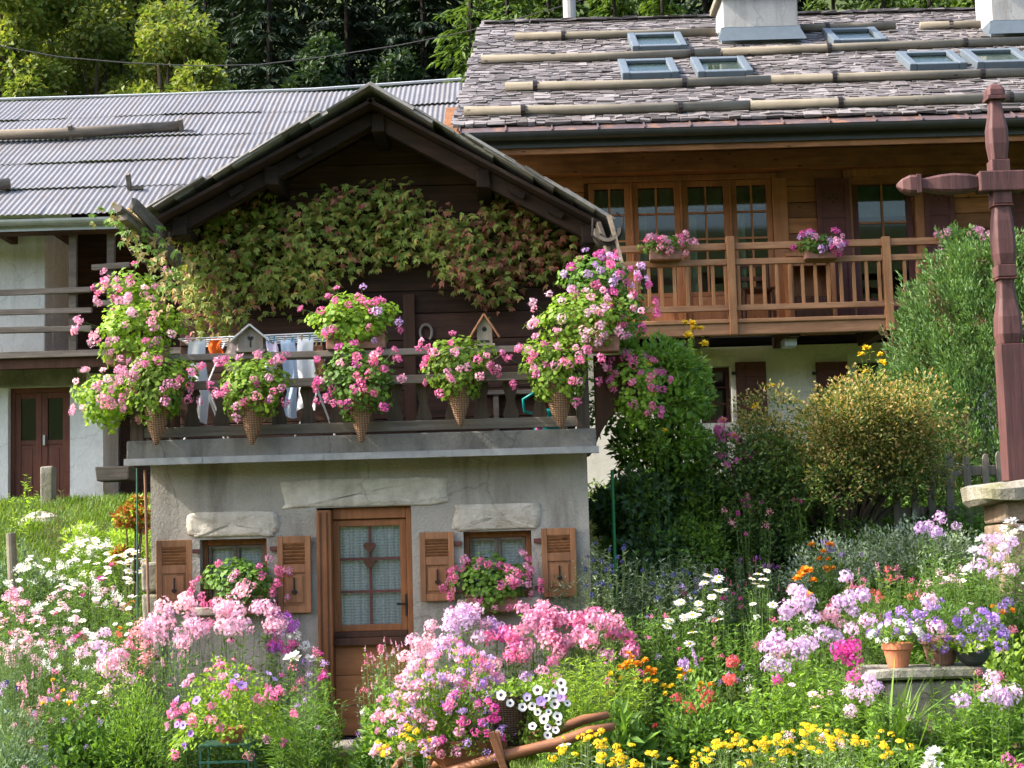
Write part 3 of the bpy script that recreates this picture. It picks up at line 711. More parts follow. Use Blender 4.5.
# timber upper wall from horizontal logs
m = MB(); z = ZFL - .05; op = [(fx[0][0] - .06, fx[3][1] + .06, ZFL, fz + .06), (dxa - .02, dxb + .02, ZFL, dzt + .03)]
while z < CZE + .35:
    h = random.uniform(.2, .26); zt = z + h; segs = [(cx0, cx1)]
    for a, b, c, e in op:
        if z + h / 2 < e and z + h / 2 > c - .1:
            segs = [s for q in segs for s in (((q[0], a), (b, q[1])) if q[0] < a and q[1] > b else (q,))]
    for q in segs:
        if q[1] > q[0]:
            x = q[0]
            while x < q[1] - .01:
                xe = min(q[1], x + random.uniform(2.2, 4.5)); xe = q[1] if q[1] - xe < .5 else xe
                m.bx(x + .002, xe - .002, CW + random.uniform(-.01, .012), CW + .2, z, zt - .008); x = xe
    z = zt
m.bx(cx0, cx0 + .2, CW + .21, 29.4, ZFL, CZE + .4); m.bx(cx1 - .2, cx1, CW + .21, 29.4, ZFL, CZE + .4)
m.build('timber_wall', M_chalet, ch, .008)
# french windows
for k, (a, b) in enumerate(fx):
    pass
M_val = simple('pale_valance', (.55, .55, .50), .9)
for k, (a, b) in enumerate(fx):
    w = framed_glass(ch, 'french_window', a, b, ZFL, fz, CW + .03, M_chaletv, .075, .07, 2, 4, .025, panel=.5)
    curtain(w, a + .08, b - .08, fz - .36, fz - .08, CW + .13, M_val, 4, .008, 'valance')
    curtain(w, a + .05, a + .19, ZFL + .5, fz - .37, CW + .14, M_val, 3, .012, 'curtain')
m = MB(); m.bx(fx[0][0] - .06, fx[3][1] + .06, CW - .03, CW + .02, fz + .003, fz + .075); m.bx(fx[3][1] + .003, fx[3][1] + .2, CW - .035, CW + .021, ZFL, fz + .002); 
for k in range(3): m.bx(fx[k][1] + .001, fx[k + 1][0] - .001, CW + .0, CW + .09, ZFL, fz)
m.build('window_frame', M_chaletv, ch, .006)
w = framed_glass(ch, 'balcony_door', dxa, dxb, ZFL, dzt, CW + .06, M_maroon, .08, .06, 2, 3, .03, panel=.35, mat_bar=M_chaletv)
m = MB(); m.bx(dxa - .13, dxa - .021, CW - .04, CW + .05, ZFL, dzt + .12); m.bx(dxb + .021, dxb + .14, CW - .04, CW + .05, ZFL, dzt + .12); m.bx(dxa - .02, dxb + .02, CW - .035, CW + .045, dzt + .031, dzt + .14); m.build('door_surround', M_chaletv, w, .006)
for xa in (dxa + .09, (dxa + dxb) / 2 + .04):
    pass
curtain(w, dxa + .08, dxb - .08, dzt - .5, dzt - .08, CW + .14, simple('sheer_blind', (0.36, 0.46, 0.40), 0.9), 5, .004, 'blind')
for a, b in ((817.5, 851), (925, 955.5), (1010, 1045)):
    xa, xb = sx(a, 240), sx(b, 240); m = MB(); zt = dzt + .01; n = 3
    m.bx(xa, xa + .07, CW - .06, CW - .022, ZFL + .02, zt); m.bx(xb - .07, xb, CW - .06, CW - .022, ZFL + .02, zt)
    for c, e in ((ZFL + .02, ZFL + .12), (ZFL + .95, ZFL + 1.05), (zt - .55, zt - .47), (zt - .09, zt)): m.bx(xa + .07, xb - .07, CW - .059, CW - .023, c, e)
    m.bx(xa + .07, xb - .07, CW - .045, CW - .028, ZFL + .12, zt - .09)
    s_ = m.build('shutter', M_maroon, ch, .004)
    m = MB(); cxx = (xa + xb) / 2
    for dx, dz in ((0, .05), (0, -.05), (.05, 0), (-.05, 0)): m.box((cxx + dx, CW - .046, zt - .28 + dz), (.028, .006, .028), Matrix.Rotation(R(45), 3, 'Y'))
    m.build('cut_out', M_room, s_)
# soffit, wall plate
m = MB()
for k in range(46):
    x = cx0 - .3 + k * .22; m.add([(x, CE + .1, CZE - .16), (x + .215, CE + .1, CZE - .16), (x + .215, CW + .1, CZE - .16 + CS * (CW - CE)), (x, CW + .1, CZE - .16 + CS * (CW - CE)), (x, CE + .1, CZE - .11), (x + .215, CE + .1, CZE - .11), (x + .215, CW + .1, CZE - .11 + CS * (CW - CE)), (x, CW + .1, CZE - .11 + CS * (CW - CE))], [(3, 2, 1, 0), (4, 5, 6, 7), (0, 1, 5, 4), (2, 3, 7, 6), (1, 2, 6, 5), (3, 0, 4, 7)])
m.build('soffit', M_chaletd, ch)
m = MB(); m.bx(cx0 - .2, cx1 + .3, CW - .22, CW - .012, PZ(800, 170, CW - .1), PZ(800, 150, CW - .1), 0, .004); m.build('wall_plate', M_chalet, ch, .015)
# roof deck
m = MB(); r0, r1 = -.62, 9.6
vs = [(r0, CE, CZE - .1), (r1, CE, CZE - .1), (r1, CR, CZR - .1), (r0 + .35, CR, CZR - .1), (r0, CE, CZE - .02), (r1, CE, CZE - .02), (r1, CR, CZR - .02), (r0 + .35, CR, CZR - .02)]
fs = [(3, 2, 1, 0), (4, 5, 6, 7), (0, 1, 5, 4), (2, 3, 7, 6), (1, 2, 6, 5), (3, 0, 4, 7)]
m.add(vs, fs)
vb = [(r0 + .35, CR, CZR - .1), (r1, CR, CZR - .1), (r1, 31, CZE - .1), (r0, 31, CZE - .1)]
m.add(vb + [(v[0], v[1], v[2] + .08) for v in vb], fs)
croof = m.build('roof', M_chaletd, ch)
m = MB(); rr = random.Random(9); sd = Vector((0, CR - CE, CZR - CZE)).normalized(); nv = Vector((0, -sd.z, sd.y)); Ls = math.hypot(CR - CE, CZR - CZE); ang = math.atan2(CZR - CZE, CR - CE)
nrow = 60
for r in range(nrow):
    s0 = .22 + (Ls - .2) * r / nrow; lx = r0 + .35 * s0 / Ls; x = lx - rr.uniform(0, .12)
    while x < r1:
        wd = rr.uniform(.10, .25); c = Vector((x + wd / 2, CE, CZE)) + sd * (s0 + .18 + rr.uniform(-.018, .018)) + nv * (.035 + rr.uniform(-.006, .008))
        q = Matrix.Rotation(ang - R(4.2 + rr.uniform(-1, 1.2)), 3, 'X')
        m.box(c, (wd - rr.uniform(.004, .014), .36, rr.uniform(.024, .045)), q, 0, .010); x += wd
for k in range(40):
    m.box((r0 + .45 + k * .25, CR, CZR + .05), (.25, .3, .035), None, 0, .015)
m.build('slates', M_slate, croof)
m = MB(); k = 0; x = r0 + .05
while x < r1 - .5:
    b0 = Vector((0, CE, CZE)) + nv * .012; b1 = b0 + sd * .3
    m.add([(x + .004, b0.y, b0.z), (x + .575, b0.y, b0.z), (x + .575, b1.y, b1.z), (x + .004, b1.y, b1.z)], [(0, 1, 2, 3)])
    m.beam((x, b0.y, b0.z + .012), (x, b1.y, b1.z + .012), .018, .022); x += .58
m.build('copper_flashing', M_copper, croof)
m = MB(); vs = []; fs = []; n = 10
for x in (r0 - .05, r1):
    for k in range(n + 1):
        t = math.pi + math.pi * k / n; vs.append((x, CE - .09 + .085 * math.cos(t), CZE - .04 + .085 * math.sin(t)))
for k in range(n): fs.append((k, k + 1, n + 1 + k + 1, n + 1 + k))
m.add(vs, fs); m.bx(r0, r1, CE + .01, CE + .05, CZE - .2, CZE - .03); m.build('gutter', M_gutter, croof, sm=False)
m = MB(); m.bx(r0, r1, CE + .055, CE + .1, CZE - .27, CZE - .2); m.build('fascia_edge', M_chalet, croof)
# snow logs on the slates
def slog(pts, rad):
    m = MB(); q = [Vector(on_slope(px, py, CE, CZE + .13, CS)) for px, py in pts]; m.tube(q, rad, 9); o = m.build('snow_log', M_log, croof, sm=True)
for pts in ([(514, 37), (620, 34.5), (715, 32)], [(800, 28.5), (895, 26)], [(920, 26), (1000, 24)], [(481, 59.5), (600, 57), (720, 52.5)], [(722, 52.5), (860, 47), (1030, 41)], [(505, 87), (640, 84.5), (770, 80)], [(747, 80.5), (900, 76), (1030, 72.5)], [(464, 111.5), (600, 109.5), (760, 105)], [(750, 105.5), (900, 101), (1040, 97)]):
    slog(pts, .068)
m = MB()
for px, py in ((563, 36), (693, 32), (827, 28), (950, 25), (553, 57.5), (692, 54), (829, 49), (965, 43.5), (535, 86.5), (684, 83), (834, 78), (982, 74), (523, 111), (680, 108), (840, 103), (1010, 98)):
    c = Vector(on_slope(px, py, CE, CZE + .13, CS))
    m.tube([c + Vector((-.03, 0, 0)), c + Vector((.03, 0, 0))], .085, 10)
m.build_each('log_strap', M_iron, croof)
# skylights
def skyl(x0, x1, yt, yb):
    a = Vector(on_slope(x0, yb - 2, CE, CZE + .14, CS)); b = Vector(on_slope(x1, yb - 2, CE, CZE + .14, CS)); t = Vector(on_slope((x0 + x1) / 2, yt, CE, CZE + .14, CS)); a.z -= .14; b.z -= .14; t.z -= .14
    w = (b - a).length; h = (t.y - a.y) / sd.y; c = (a + b) / 2 + sd * h / 2; q = Matrix.Rotation(ang, 3, 'X'); m = MB()
    for s in (-1, 1): m.box(c + Vector((s * (w / 2 - .055), 0, 0)) + nv * .09, (.11, h, .15), q)
    for s in (-1, 1): m.box(c + sd * s * (h / 2 - .06) + nv * .088, (w - .22, .12, .144), q)
    o = m.build('skylight', M_blue, croof, .012)
    g = MB(); g.box(c + nv * .11, (w - .22, h - .24, .012), q); g.build('pane', M_sky, o)
    g = MB(); g.box(c + nv * .095, (w - .22, h - .24, .01), q); g.build('blind', simple('grey_blind', (.30, .33, .30)) if 'grey_blind' not in MATS else MATS['grey_blind'], o)  # pale grey-green sheet stands in for the reflection in the roof glass
    g = MB(); g.box(c - sd * (h / 2 + .06) + nv * .06, (w + .1, .13, .012), Matrix.Rotation(ang - R(6), 3, 'X')); g.build('flashing', M_blue, o)
for s in ((632, 687, 33, 49), (832, 887, 28, 43), (622, 679, 59, 76), (697, 753, 57, 74.5), (908, 967, 51, 67), (975, 1034, 48.5, 65)): skyl(*s)
# chimneys
def chimney(px0, px1, pyb, top, capz):
    a = on_slope(px0, pyb, CE, CZE + .06, CS); b = on_slope(px1, pyb, CE, CZE + .06, CS); x0, x1, y0 = a[0], b[0], a[1]
    m = MB(); m.bx(x0, x1, y0, y0 + .8, a[2] - .3, top); o = m.build('chimney', M_chim, croof, .015)
    m = MB(); m.bx(x0 - .08, x1 + .08, y0 - .08, y0 + .88, top + .002, top + .12); m.bx(x0 + .05, x1 - .05, y0 + .1, y0 + .7, top + .121, top + .4); m.bx(x0 - .1, x1 + .1, y0 - .1, y0 + .9, top + .401, top + .5); m.build('chimney_cap', M_stone2, o, .02)
    m = MB(); m.add([(x0 - .1, y0 - .12, a[2] + .03), (x1 + .1, y0 - .12, a[2] + .03), (x1 + .01, y0 - .012, a[2] + .26), (x0 - .01, y0 - .012, a[2] + .26)], [(0, 1, 2, 3)])
    m.bx(x0 - .03, x1 + .03, y0 - .01, y0 + .5, a[2] + .02, a[2] + .27); m.build('flashing', M_blue, o)
c1 = on_slope(724, 45, CE, CZE + .06, CS)
chimney(724, 801, 45, float(P(760, 5, c1[1])[2]) + .12, 0); chimney(993, 1062, 38, float(P(1000, -12, c1[1])[2]) + .12, 0)
m = MB(); b = P(570, 27, CR + .1); m.tube([(b[0], b[1], CZR - .5), (b[0], b[1], CZR + 1.1)], .105, 14); m.tube([(b[0], b[1], CZR + 1.1), (b[0], b[1], CZR + 1.16)], .16, 14); m.build('flue_pipe', M_chim, croof)
# balcony
bxa, bxb = 1.0, 7.2
m = MB()
for k in range(9): m.bx(bxa, bxb, CB + .1 + k * .133, CB + .228 + k * .133, ZFL - .06, ZFL - .02)
bal = m.build('balcony', M_balc, ch)
m = MB(); m.bx(bxa, bxb, CB + .0, CB + .09, zf + .005, zf + .15, 0, .004); m.bx(bxa, bxb, CB - .03, CB + .12, zf + .151, zf + .2, 0, .004); m.build('rim_beam', M_balc, bal, .01)
m = MB()
for x in np.arange(bxa + .3, bxb, 1.15): m.bx(x - .07, x + .07, CB + .12, CW + .2, zf - .02, zf + .13)
m.build_each('joist', M_dark, bal)
zz = [PZ(800, 306, CB), PZ(800, 260, CB), PZ(800, 244.5, CB)]
for z, h in zip(zz, (.075, .075, .09)):
    m = MB(); m.bx(bxa, bxb, CB - .01, CB + .06, z - h / 2, z + h / 2, 0, .003); m.build('rail', M_balc, bal, .008)
for px in (732, 888, 1042):
    x = PX(px, 290, CB); m = MB(); m.bx(x - .052, x + .052, CB - .05, CB + .07, zf - .0, PZ(px, 237, CB), 0, .003); m.build('post', M_balcv, bal, .008)
x = bxa + .12; px_post = [PX(p, 290, CB) for p in (732, 888, 1042)]
while x < bxb - .05:
    if all(abs(x - p) > .07 for p in px_post):
        m = MB(); m.bx(x - .021, x + .021, CB + .005, CB + .045, zz[0] + .03, zz[1] - .03, 0, .003); m.build('baluster', M_balcv, bal, .005)
    x += .162
m = MB(); c = P(791, 346, 20.3); m.bx(c[0] - .08, c[0] + .08, 20.3, 20.6, c[2], zf - .025); g = m.build('vent_box', M_galv, ch, .008)
# open firewood niche under the window on the balcony
m = MB(); a, b = sx(784, 290), sx(830, 290); t = PZ(800, 262, CW)
m.bx(a, a + .06, CW - .42, CW - .03, ZFL, t); m.bx(b - .06, b, CW - .42, CW - .03, ZFL, t); m.bx(a - .03, b + .03, CW - .45, CW - .025, t + .001, t + .05); m.bx(a + .06, b - .06, CW - .41, CW - .035, ZFL + .05, ZFL + .08); m.bx(a + .06, b - .06, CW - .06, CW - .035, ZFL + .081, t)
m.bx(a + .06, b - .06, CW - .4, CW - .37, t - .12, t)
chest = thing('cabinet', 'open fronted wooden cabinet standing on the chalet balcony against the log wall', 'cabinet', ((a + b) / 2, CW - .2, ZFL))
m.build('carcass', M_chaletv, chest, .006)
m = MB(); m.bx(a + .07, b - .07, CW - .4, CW - .07, ZFL + .085, ZFL + .4); m.build('dark_content', M_darkpost, chest)  # dark block stands in for the shade inside the open cabinet
cr = thing('chair', 'dark wooden chair standing behind the chalet balcony rail', 'chair', (PX(757, 300, 20.6), 20.6, ZFL))
cxc = cr.location.x
for dx in (-.19, .19):
    for dy in (-.18, .18):
        m = MB(); m.beam((cxc + dx, 20.6 + dy, ZFL), (cxc + dx * .95, 20.6 + dy * .95, ZFL + (.43 if dy < 0 else .9)), .035, .035); m.build('leg', M_darkpost, cr, .004)
m = MB(); m.bx(cxc - .21, cxc + .21, 20.4, 20.8, ZFL + .431, ZFL + .465); m.build('seat', M_darkpost, cr, .008)
m = MB(); m.bx(cxc - .17, cxc + .17, 20.76, 20.78, ZFL + .78, ZFL + .88); m.bx(cxc - .17, cxc + .17, 20.76, 20.78, ZFL + .6, ZFL + .66); m.build('backrest', M_darkpost, cr, .006)

# ================================================================== barn house on the left
BE, BW, BR = 22.5, 23.5, 28.0; BZE = 6.50; BZR = 9.80; BS = (BZR - BZE) / (BR - BE)
bn = thing('barn', 'whitewashed farm building with corrugated metal roof, open timber gallery and brown double door', 'barn', (-7.5, BW, 2.4))
bl, br = -13.0, -.75
# corrugated sheets, five overlapping courses
def corr_sheet(s0, s1, lift, mb_parts):
    wl_ = .088; nper = 8; nx = int((br - bl) / wl_ * nper); xs = np.linspace(bl, br, nx + 1)
    wav = .0095 * np.cos(2 * math.pi * xs / wl_)
    ss = np.linspace(s0, s1, 4); V = []
    for s in ss:
        t = (s - 0) / 1.0
        y = BE + (BR - BE) * s; z = BZE + (BZR - BZE) * s + wav + lift * (1 - (s - s0) / (s1 - s0)) + .09 * smooth(-3.4, -.8, xs) * s * 1.3 + .025 * np.sin(xs * .9) * s
        sid = np.floor(xs / .836).astype(int); z = z + (np.sin(sid * 12.9 + s0 * 40) * .5 + .5) * .010; yy = np.full_like(xs, y) + (np.sin(sid * 7.7 + s0 * 90) * .03 if s == s0 else 0)
        V.append(np.stack([xs, yy, z], 1))
    V = np.concatenate(V); n1 = nx + 1; i = (np.arange(3)[:, None] * n1 + np.arange(nx)).ravel()[:, None]
    mb_parts.append((V, i + [0, 1, n1 + 1, n1], 0))
parts = []
for k in range(5): corr_sheet(k / 5 - (.012 if k else 0), (k + 1) / 5, .03, parts)
me = np_mesh('roof', parts); o_ = link('roof', me, M_corr, bn); o_.location = -wloc(bn)
for p in me.polygons: p.use_smooth = True
broof = o_
bnv = Vector((0, -(BZR - BZE), BR - BE)).normalized()
m = MB(); vs = []; m.tube([(bl, BR, BZR + .02), (-6, BR, BZR + .03), (-3.4, BR, BZR + .05), (-.75, BR, BZR + .16)], .025, 6); m.bx(bl, br, BR + .02, BR + .1, BZR - .3, BZR - .05)
m.add([(bl, BR + .03, BZR - .03), (br, BR + .03, BZR - .03), (br, 33, BZE - .1), (bl, 33, BZE - .1)], [(0, 1, 2, 3)]); 
x = m.build('ridge_cap', M_zinc, broof); x.location = (0, 0, 0); x.data.transform(Matrix.Translation(wloc(bn) + Vector(o_.location)) @ Matrix.Translation(-wloc(broof))); 
def bslog(pts, rad):
    m = MB(); q = [Vector(on_slope(px, py, BE, BZE, BS)) + bnv * (rad + .03) for px, py in pts]; m.tube(q, [rad * .95] + [rad] * (len(q) - 1), 10); return m.build('snow_log', M_logd, broof, sm=True)
bslog([(-40, 143), (60, 140.5), (184, 133)], .09); bslog([(-60, 196), (11, 191)], .085)
m = MB()
for px, py in ((72, 140), (182, 134), (130, 190)):
    c = Vector(on_slope(px, py, BE, BZE, BS)); m.box(c + bnv * .1, (.05, .12, .3), Matrix.Rotation(R(30), 3, 'X')); m.box(c + bnv * .05 + Vector((.1, 0, -.02)), (.2, .06, .05))
m.build_each('log_bracket', M_logd, broof)
m = MB(); vs = []; fs = []; n = 8
for x in (bl, -4.6):
    for k in range(n + 1):
        t = math.pi + math.pi * k / n; vs.append((x, BE - .06 + .08 * math.cos(t), BZE - .06 + .08 * math.sin(t)))
for k in range(n): fs.append((k, k + 1, n + 1 + k + 1, n + 1 + k))
m.add(vs, fs); m.bx(bl, -4.6, BE + .03, BE + .06, BZE - .2, BZE - .05); m.build('gutter', M_zinc, broof)
m = MB(); m.bx(bl, -1, BE + .07, BE + .3, BZE - .22, BZE - .08)
for k in range(12): m.bx(bl + k * .8, bl + k * .8 + .1, BE + .31, BW + .3, BZE - .2, BZE - .06)
m.build('eave_beam', M_darkpost, broof)
zfl = PZ(50, 351, 22.7)
xw = PX(45, 290, BW)
m = MB(); m.bx(bl, xw, BW, BW + .4, zfl, BZE + .2); m.bx(xw - .4, xw, BW + .41, BW + 1.6, zfl, BZE + .2); m.build('upper_wall', M_white, bn, .02)
m = MB()
for k in range(10): m.bx(xw + .002, -3.2, BW + 1.4 + .004 * (k % 2), BW + 1.5, zfl + k * .25, zfl + .245 + k * .25)
m.build('gallery_wall', M_dark, bn)
m = MB(); m.bx(bl, -4.6, 22.65, BW + 1.5, zfl - .1, zfl, 0, .006); m.build('gallery_floor', M_rail, bn, .008)
m = MB(); m.bx(bl, -4.6, 22.72, 22.9, zfl - .24, zfl - .101); m.build('gallery_beam', M_darkpost, bn)
gr = None
Yg = 22.75
for px, y0 in ((72, 232), (110, 226)):
    x = PX(px, 290, Yg); m = MB(); m.bx(x - .055, x + .055, Yg + .03, Yg + .13, zfl + .001, BZE - .09, 0, .006); m.build('gallery_post', M_logd, bn, .008)
def grail(pa, pb, py):
    m = MB(); a = P(pa[0], pa[1], Yg - .005); b = P(pb[0], pb[1], Yg - .005); m.beam(a, b, .07, .085, 0, .008); m.build('gallery_rail', M_rail, bn, .01)
grail((-30, 294), (91, 290), 0); grail((-30, 313.5), (92, 310.5), 0); grail((-30, 331), (92, 328.5), 0)
for pa, pb in (((92, 268), (130, 265)), ((94, 286), (128, 284)), ((94, 304), (128, 302))):
    grail(pa, pb, 0)
# ground floor
ddx0, ddx1 = PX(8, 440, BW), PX(70, 440, BW); ddz1 = PZ(40, 387, BW); xr = PX(103, 440, BW)
m = MB(); wall_open(m, bl, xr, 1.5, zfl - .25, BW, BW + .45, [(ddx0, ddx1, 2.35, ddz1)]); m.bx(xr - .5, xr, BW + .451, 28, 1.5, zfl - .25); m.build('lower_wall', M_white, bn, .0)
m = MB(); a, b = PX(-20, 372, BW), PX(86, 372, BW); m.bx(a, b, BW - .06, BW - .002, PZ(40, 386, BW - .06), PZ(40, 362, BW - .06), 0, .006); m.build('lintel', M_stone2, bn, .02)
m = MB(); m.bx(ddx0 + .002, ddx0 + .06, BW + .12, BW + .2, 2.35, ddz1); m.bx(ddx1 - .06, ddx1 - .002, BW + .12, BW + .2, 2.35, ddz1); m.bx(ddx0 + .06, ddx1 - .06, BW + .122, BW + .198, ddz1 - .07, ddz1 - .002); bd = m.build('door_frame', M_barndoor, bn, .006)
mid = (ddx0 + ddx1) / 2
for a, b in ((ddx0 + .061, mid - .003), (mid + .003, ddx1 - .061)):
    framed_glass(bd, 'door_leaf', a, b, 2.36, ddz1 - .072, BW + .14, M_barndoor, .085, .05, 1, 1, .02, panel=.95)
m = MB(); m.bx(mid + .03, mid + .06, BW + .09, BW + .14, 3.3, 3.45); m.build('handle', M_galv, bd)
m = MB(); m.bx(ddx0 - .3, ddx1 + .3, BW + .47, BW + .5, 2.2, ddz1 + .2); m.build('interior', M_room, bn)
m = MB(); c = P(80, 357, BW - .3); m.bx(c[0] - .14, c[0] + .16, BW - .5, BW - .07, c[2] - .12, c[2] + .1); m.build('beam_end', M_darkpost, bn, .02)
m = MB(); c = P(84, 370, BW); m.box((c[0], BW - .1, c[2]), (.13, .1, .1)); m.tube([(c[0] + .05, BW - .05, c[2]), (c[0] + .1, BW - .04, c[2] - .1), (c[0] + .02, BW - .03, c[2] - .2)], .012, 6); m.build('junction_box', M_whitep, bn, .01)
# dark sheet stands in for the shaded gap between barn and cottage; hewn beam
m = MB(); m.bx(xr + .03, -3.4, BW + .9, BW + 1.0, 1.8, zfl - .26); m.build('timber_wall', M_dark, bn)
m = MB(); a = P(99, 475, BW - .3); b = P(125, 472, BW - .3); m.bx(a[0], b[0] + .1, BW - .5, BW - .02, a[2] - .1, a[2] + .1, 0, .02); m.build('hewn_beam', M_logd, bn, .02)
# ================================================================== wayside cross on its stone pedestal
YC = 13.0
def pc(px, py): return P(px, py, YC)
cxm = 4.07
base_z = PZ(1016, 481, YC)
ped = thing('pedestal', 'masonry pedestal capped with a thick mossy stone slab below the red brown cross', 'pedestal', (cxm, YC, TZ(cxm, YC)))
m = MB(); rr = random.Random(21)
for k in range(4):
    z0 = TZ(cxm, YC) - .3 + k * .36
    if z0 > base_z - .2: break
    x = cxm - .20
    while x < cxm + .21:
        w = rr.uniform(.2, .34); w = min(w, cxm + .24 - x); zt = min(z0 + .35, base_z - .16); m.bx(x, x + w - .012, YC - .3 + rr.uniform(-.015, .01), YC + .3, z0, zt, 0, .012); x += w
m.build('shaft', M_pedst, ped, .02)
m = MB(); n = 22; vs = []; fs = []
for j, (s, dz) in enumerate([(.9, -.16), (1.0, -.13), (1.03, -.03), (.9, .0), (.1, .012)]):
    for i in range(n):
        t = 2 * math.pi * i / n; c, q = math.cos(t), math.sin(t); e = .45
        x = math.copysign(abs(c) ** e, c) * .40 * s; y = math.copysign(abs(q) ** e, q) * .42 * s
        vs.append((cxm + .02 + x * (1 + .04 * math.sin(3 * t + 1)), YC + y, base_z - .005 + dz + .035 * math.sin(t * 2 + j) * (1 if j < 3 else .2) * .6 + .06 * x))
for j in range(4):
    for i in range(n): fs.append((j * n + i, j * n + (i + 1) % n, (j + 1) * n + (i + 1) % n, (j + 1) * n + i))
fs.append(tuple(4 * n + i for i in range(n))); fs.append(tuple(n - 1 - i for i in range(n)))
m.add(vs, fs); m.build('cap_slab', M_stone2, ped)
cross = thing('cross', 'tall red brown wooden wayside cross with turned arms standing on a stone pedestal', 'cross', (cxm, YC, base_z))
def sqtaper(mb, axis, prof, c, fl=.72):
    """square-section turned baluster; prof (t along axis, half width); chamfered corners"""
    vs = []; fs = []
    for t, h in prof:
        k = h * fl
        pts = [(h, k), (k, h), (-k, h), (-h, k), (-h, -k), (-k, -h), (k, -h), (h, -k)]
        for a, b in pts: vs.append((c[0] + a, c[1] + b, t) if axis == 'z' else (t, c[1] + a, c[2] + b))
    for j in range(len(prof) - 1):
        for i in range(8): fs.append((j * 8 + i, j * 8 + (i + 1) % 8, (j + 1) * 8 + (i + 1) % 8, (j + 1) * 8 + i))
    fs.append(tuple(7 - i for i in range(8))); fs.append(tuple((len(prof) - 1) * 8 + i for i in range(8)))
    mb.add(vs, fs)
zc = PZ(998, 183, YC)
def zz_(py): return PZ(1000, py, YC)
m = MB()
m.bx(cxm - .095, cxm + .095, YC - .095, YC + .095, base_z + .001, zz_(345))
sqtaper(m, 'z', [(zz_(345) + .001, .085), (zz_(335), .10), (zz_(318), .095), (zz_(300), .07), (zz_(285), .062), (zz_(278), .066)], (cxm - .0, YC))
m.bx(cxm - .078, cxm + .078, YC - .078, YC + .078, zz_(278) + .001, zz_(266))
sqtaper(m, 'z', [(zz_(266) + .001, .07), (zz_(255), .085), (zz_(240), .088), (zz_(222), .08), (zz_(206), .062)], (cxm, YC))
m.bx(cxm - .075, cxm + .075, YC - .075, YC + .075, zz_(205), zz_(161))
o = m.build('shaft', M_cross, cross, .006)
m = MB(); sqtaper(m, 'z', [(zz_(160.8), .064), (zz_(145), .08), (zz_(130), .08), (zz_(115), .058), (zz_(101), .045)], (cxm, YC))
m.bx(cxm - .078, cxm + .078, YC - .078, YC + .078, zz_(101) + .001, zz_(97))
sqtaper(m, 'z', [(zz_(97) + .001, .076), (zz_(91), .074), (zz_(87), .055), (zz_(84), .02)], (cxm, YC)); m.build('head', M_cross, cross, .005)
for s in (-1, 1):
    m = MB(); b = .19 * 1
    pr = [(b + .001, .06), (b + .08, .074), (b + .2, .082), (b + .32, .072), (b + .43, .052), (b + .47, .05)]
    pr = [(cxm + s * t, h) for t, h in pr]; sqtaper(m, 'x', pr if s > 0 else pr[::-1], (0, YC, zc))
    m.bx(min(cxm + s * (b + .471), cxm + s * (b + .51)), max(cxm + s * (b + .471), cxm + s * (b + .51)), YC - .078, YC + .078, zc - .078, zc + .078)
    pr = [(cxm + s * (b + t), h) for t, h in ((.511, .076), (.56, .076), (.62, .05), (.66, .012))]; sqtaper(m, 'x', pr if s > 0 else pr[::-1], (0, YC, zc)); m.build('arm', M_cross, cross, .005)
m = MB(); m.bx(cxm - .189, cxm + .189, YC - .10, YC - .0755, zc - .085, zc + .085); m.bx(cxm - .189, cxm - .0755, YC - .0754, YC + .07, zc - .08, zc + .08); m.bx(cxm + .0755, cxm + .189, YC - .0754, YC + .07, zc - .08, zc + .08); m.build('cross_block', M_cross, cross, .012)
m = MB()
for py in (206, 279): m.bx(cxm - .081, cxm + .081, YC - .081, YC + .081, zz_(py) - .008, zz_(py) + .004)
m.build('collar', M_maroon, cross)

# ================================================================== picket fence
fx0, fx1, FY = 2.55, 5.6, 15.0
fen = thing('picket_fence', 'weathered grey picket fence between the golden shrub and the stone cross pedestal', 'fence', (4, FY, TZ(4, FY)))
zb_, zt_ = PZ(930, 508, FY), PZ(1000, 470, FY)
def fz_(x, a, b): return a
for zrel in (PZ(880, 513, FY), PZ(960, 471, FY)):
    m = MB(); m.bx(fx0, fx1, FY + .031, FY + .08, zrel - .045, zrel + .045, 0, .006); m.build('fence_rail', M_picket, fen, .006)
rr = random.Random(4)
x = fx0
while x < fx1:
    w = .068 + rr.uniform(-.006, .006); lo = TZ(x, FY) - .15; hi = zt_ + .17 + rr.uniform(-.03, .03); tl = rr.uniform(-.03, .03)
    poly = [(x - w / 2, lo), (x + w / 2, lo), (x + w / 2 + tl, hi - .05), (x + w * .3 + tl, hi - .012), (x + tl, hi), (x - w * .3 + tl, hi - .012), (x - w / 2 + tl, hi - .05)]
    m = MB(); m.prism(poly, FY, FY + .028); m.build('picket', M_picket, fen, .004); x += .168 + rr.uniform(-.012, .012)

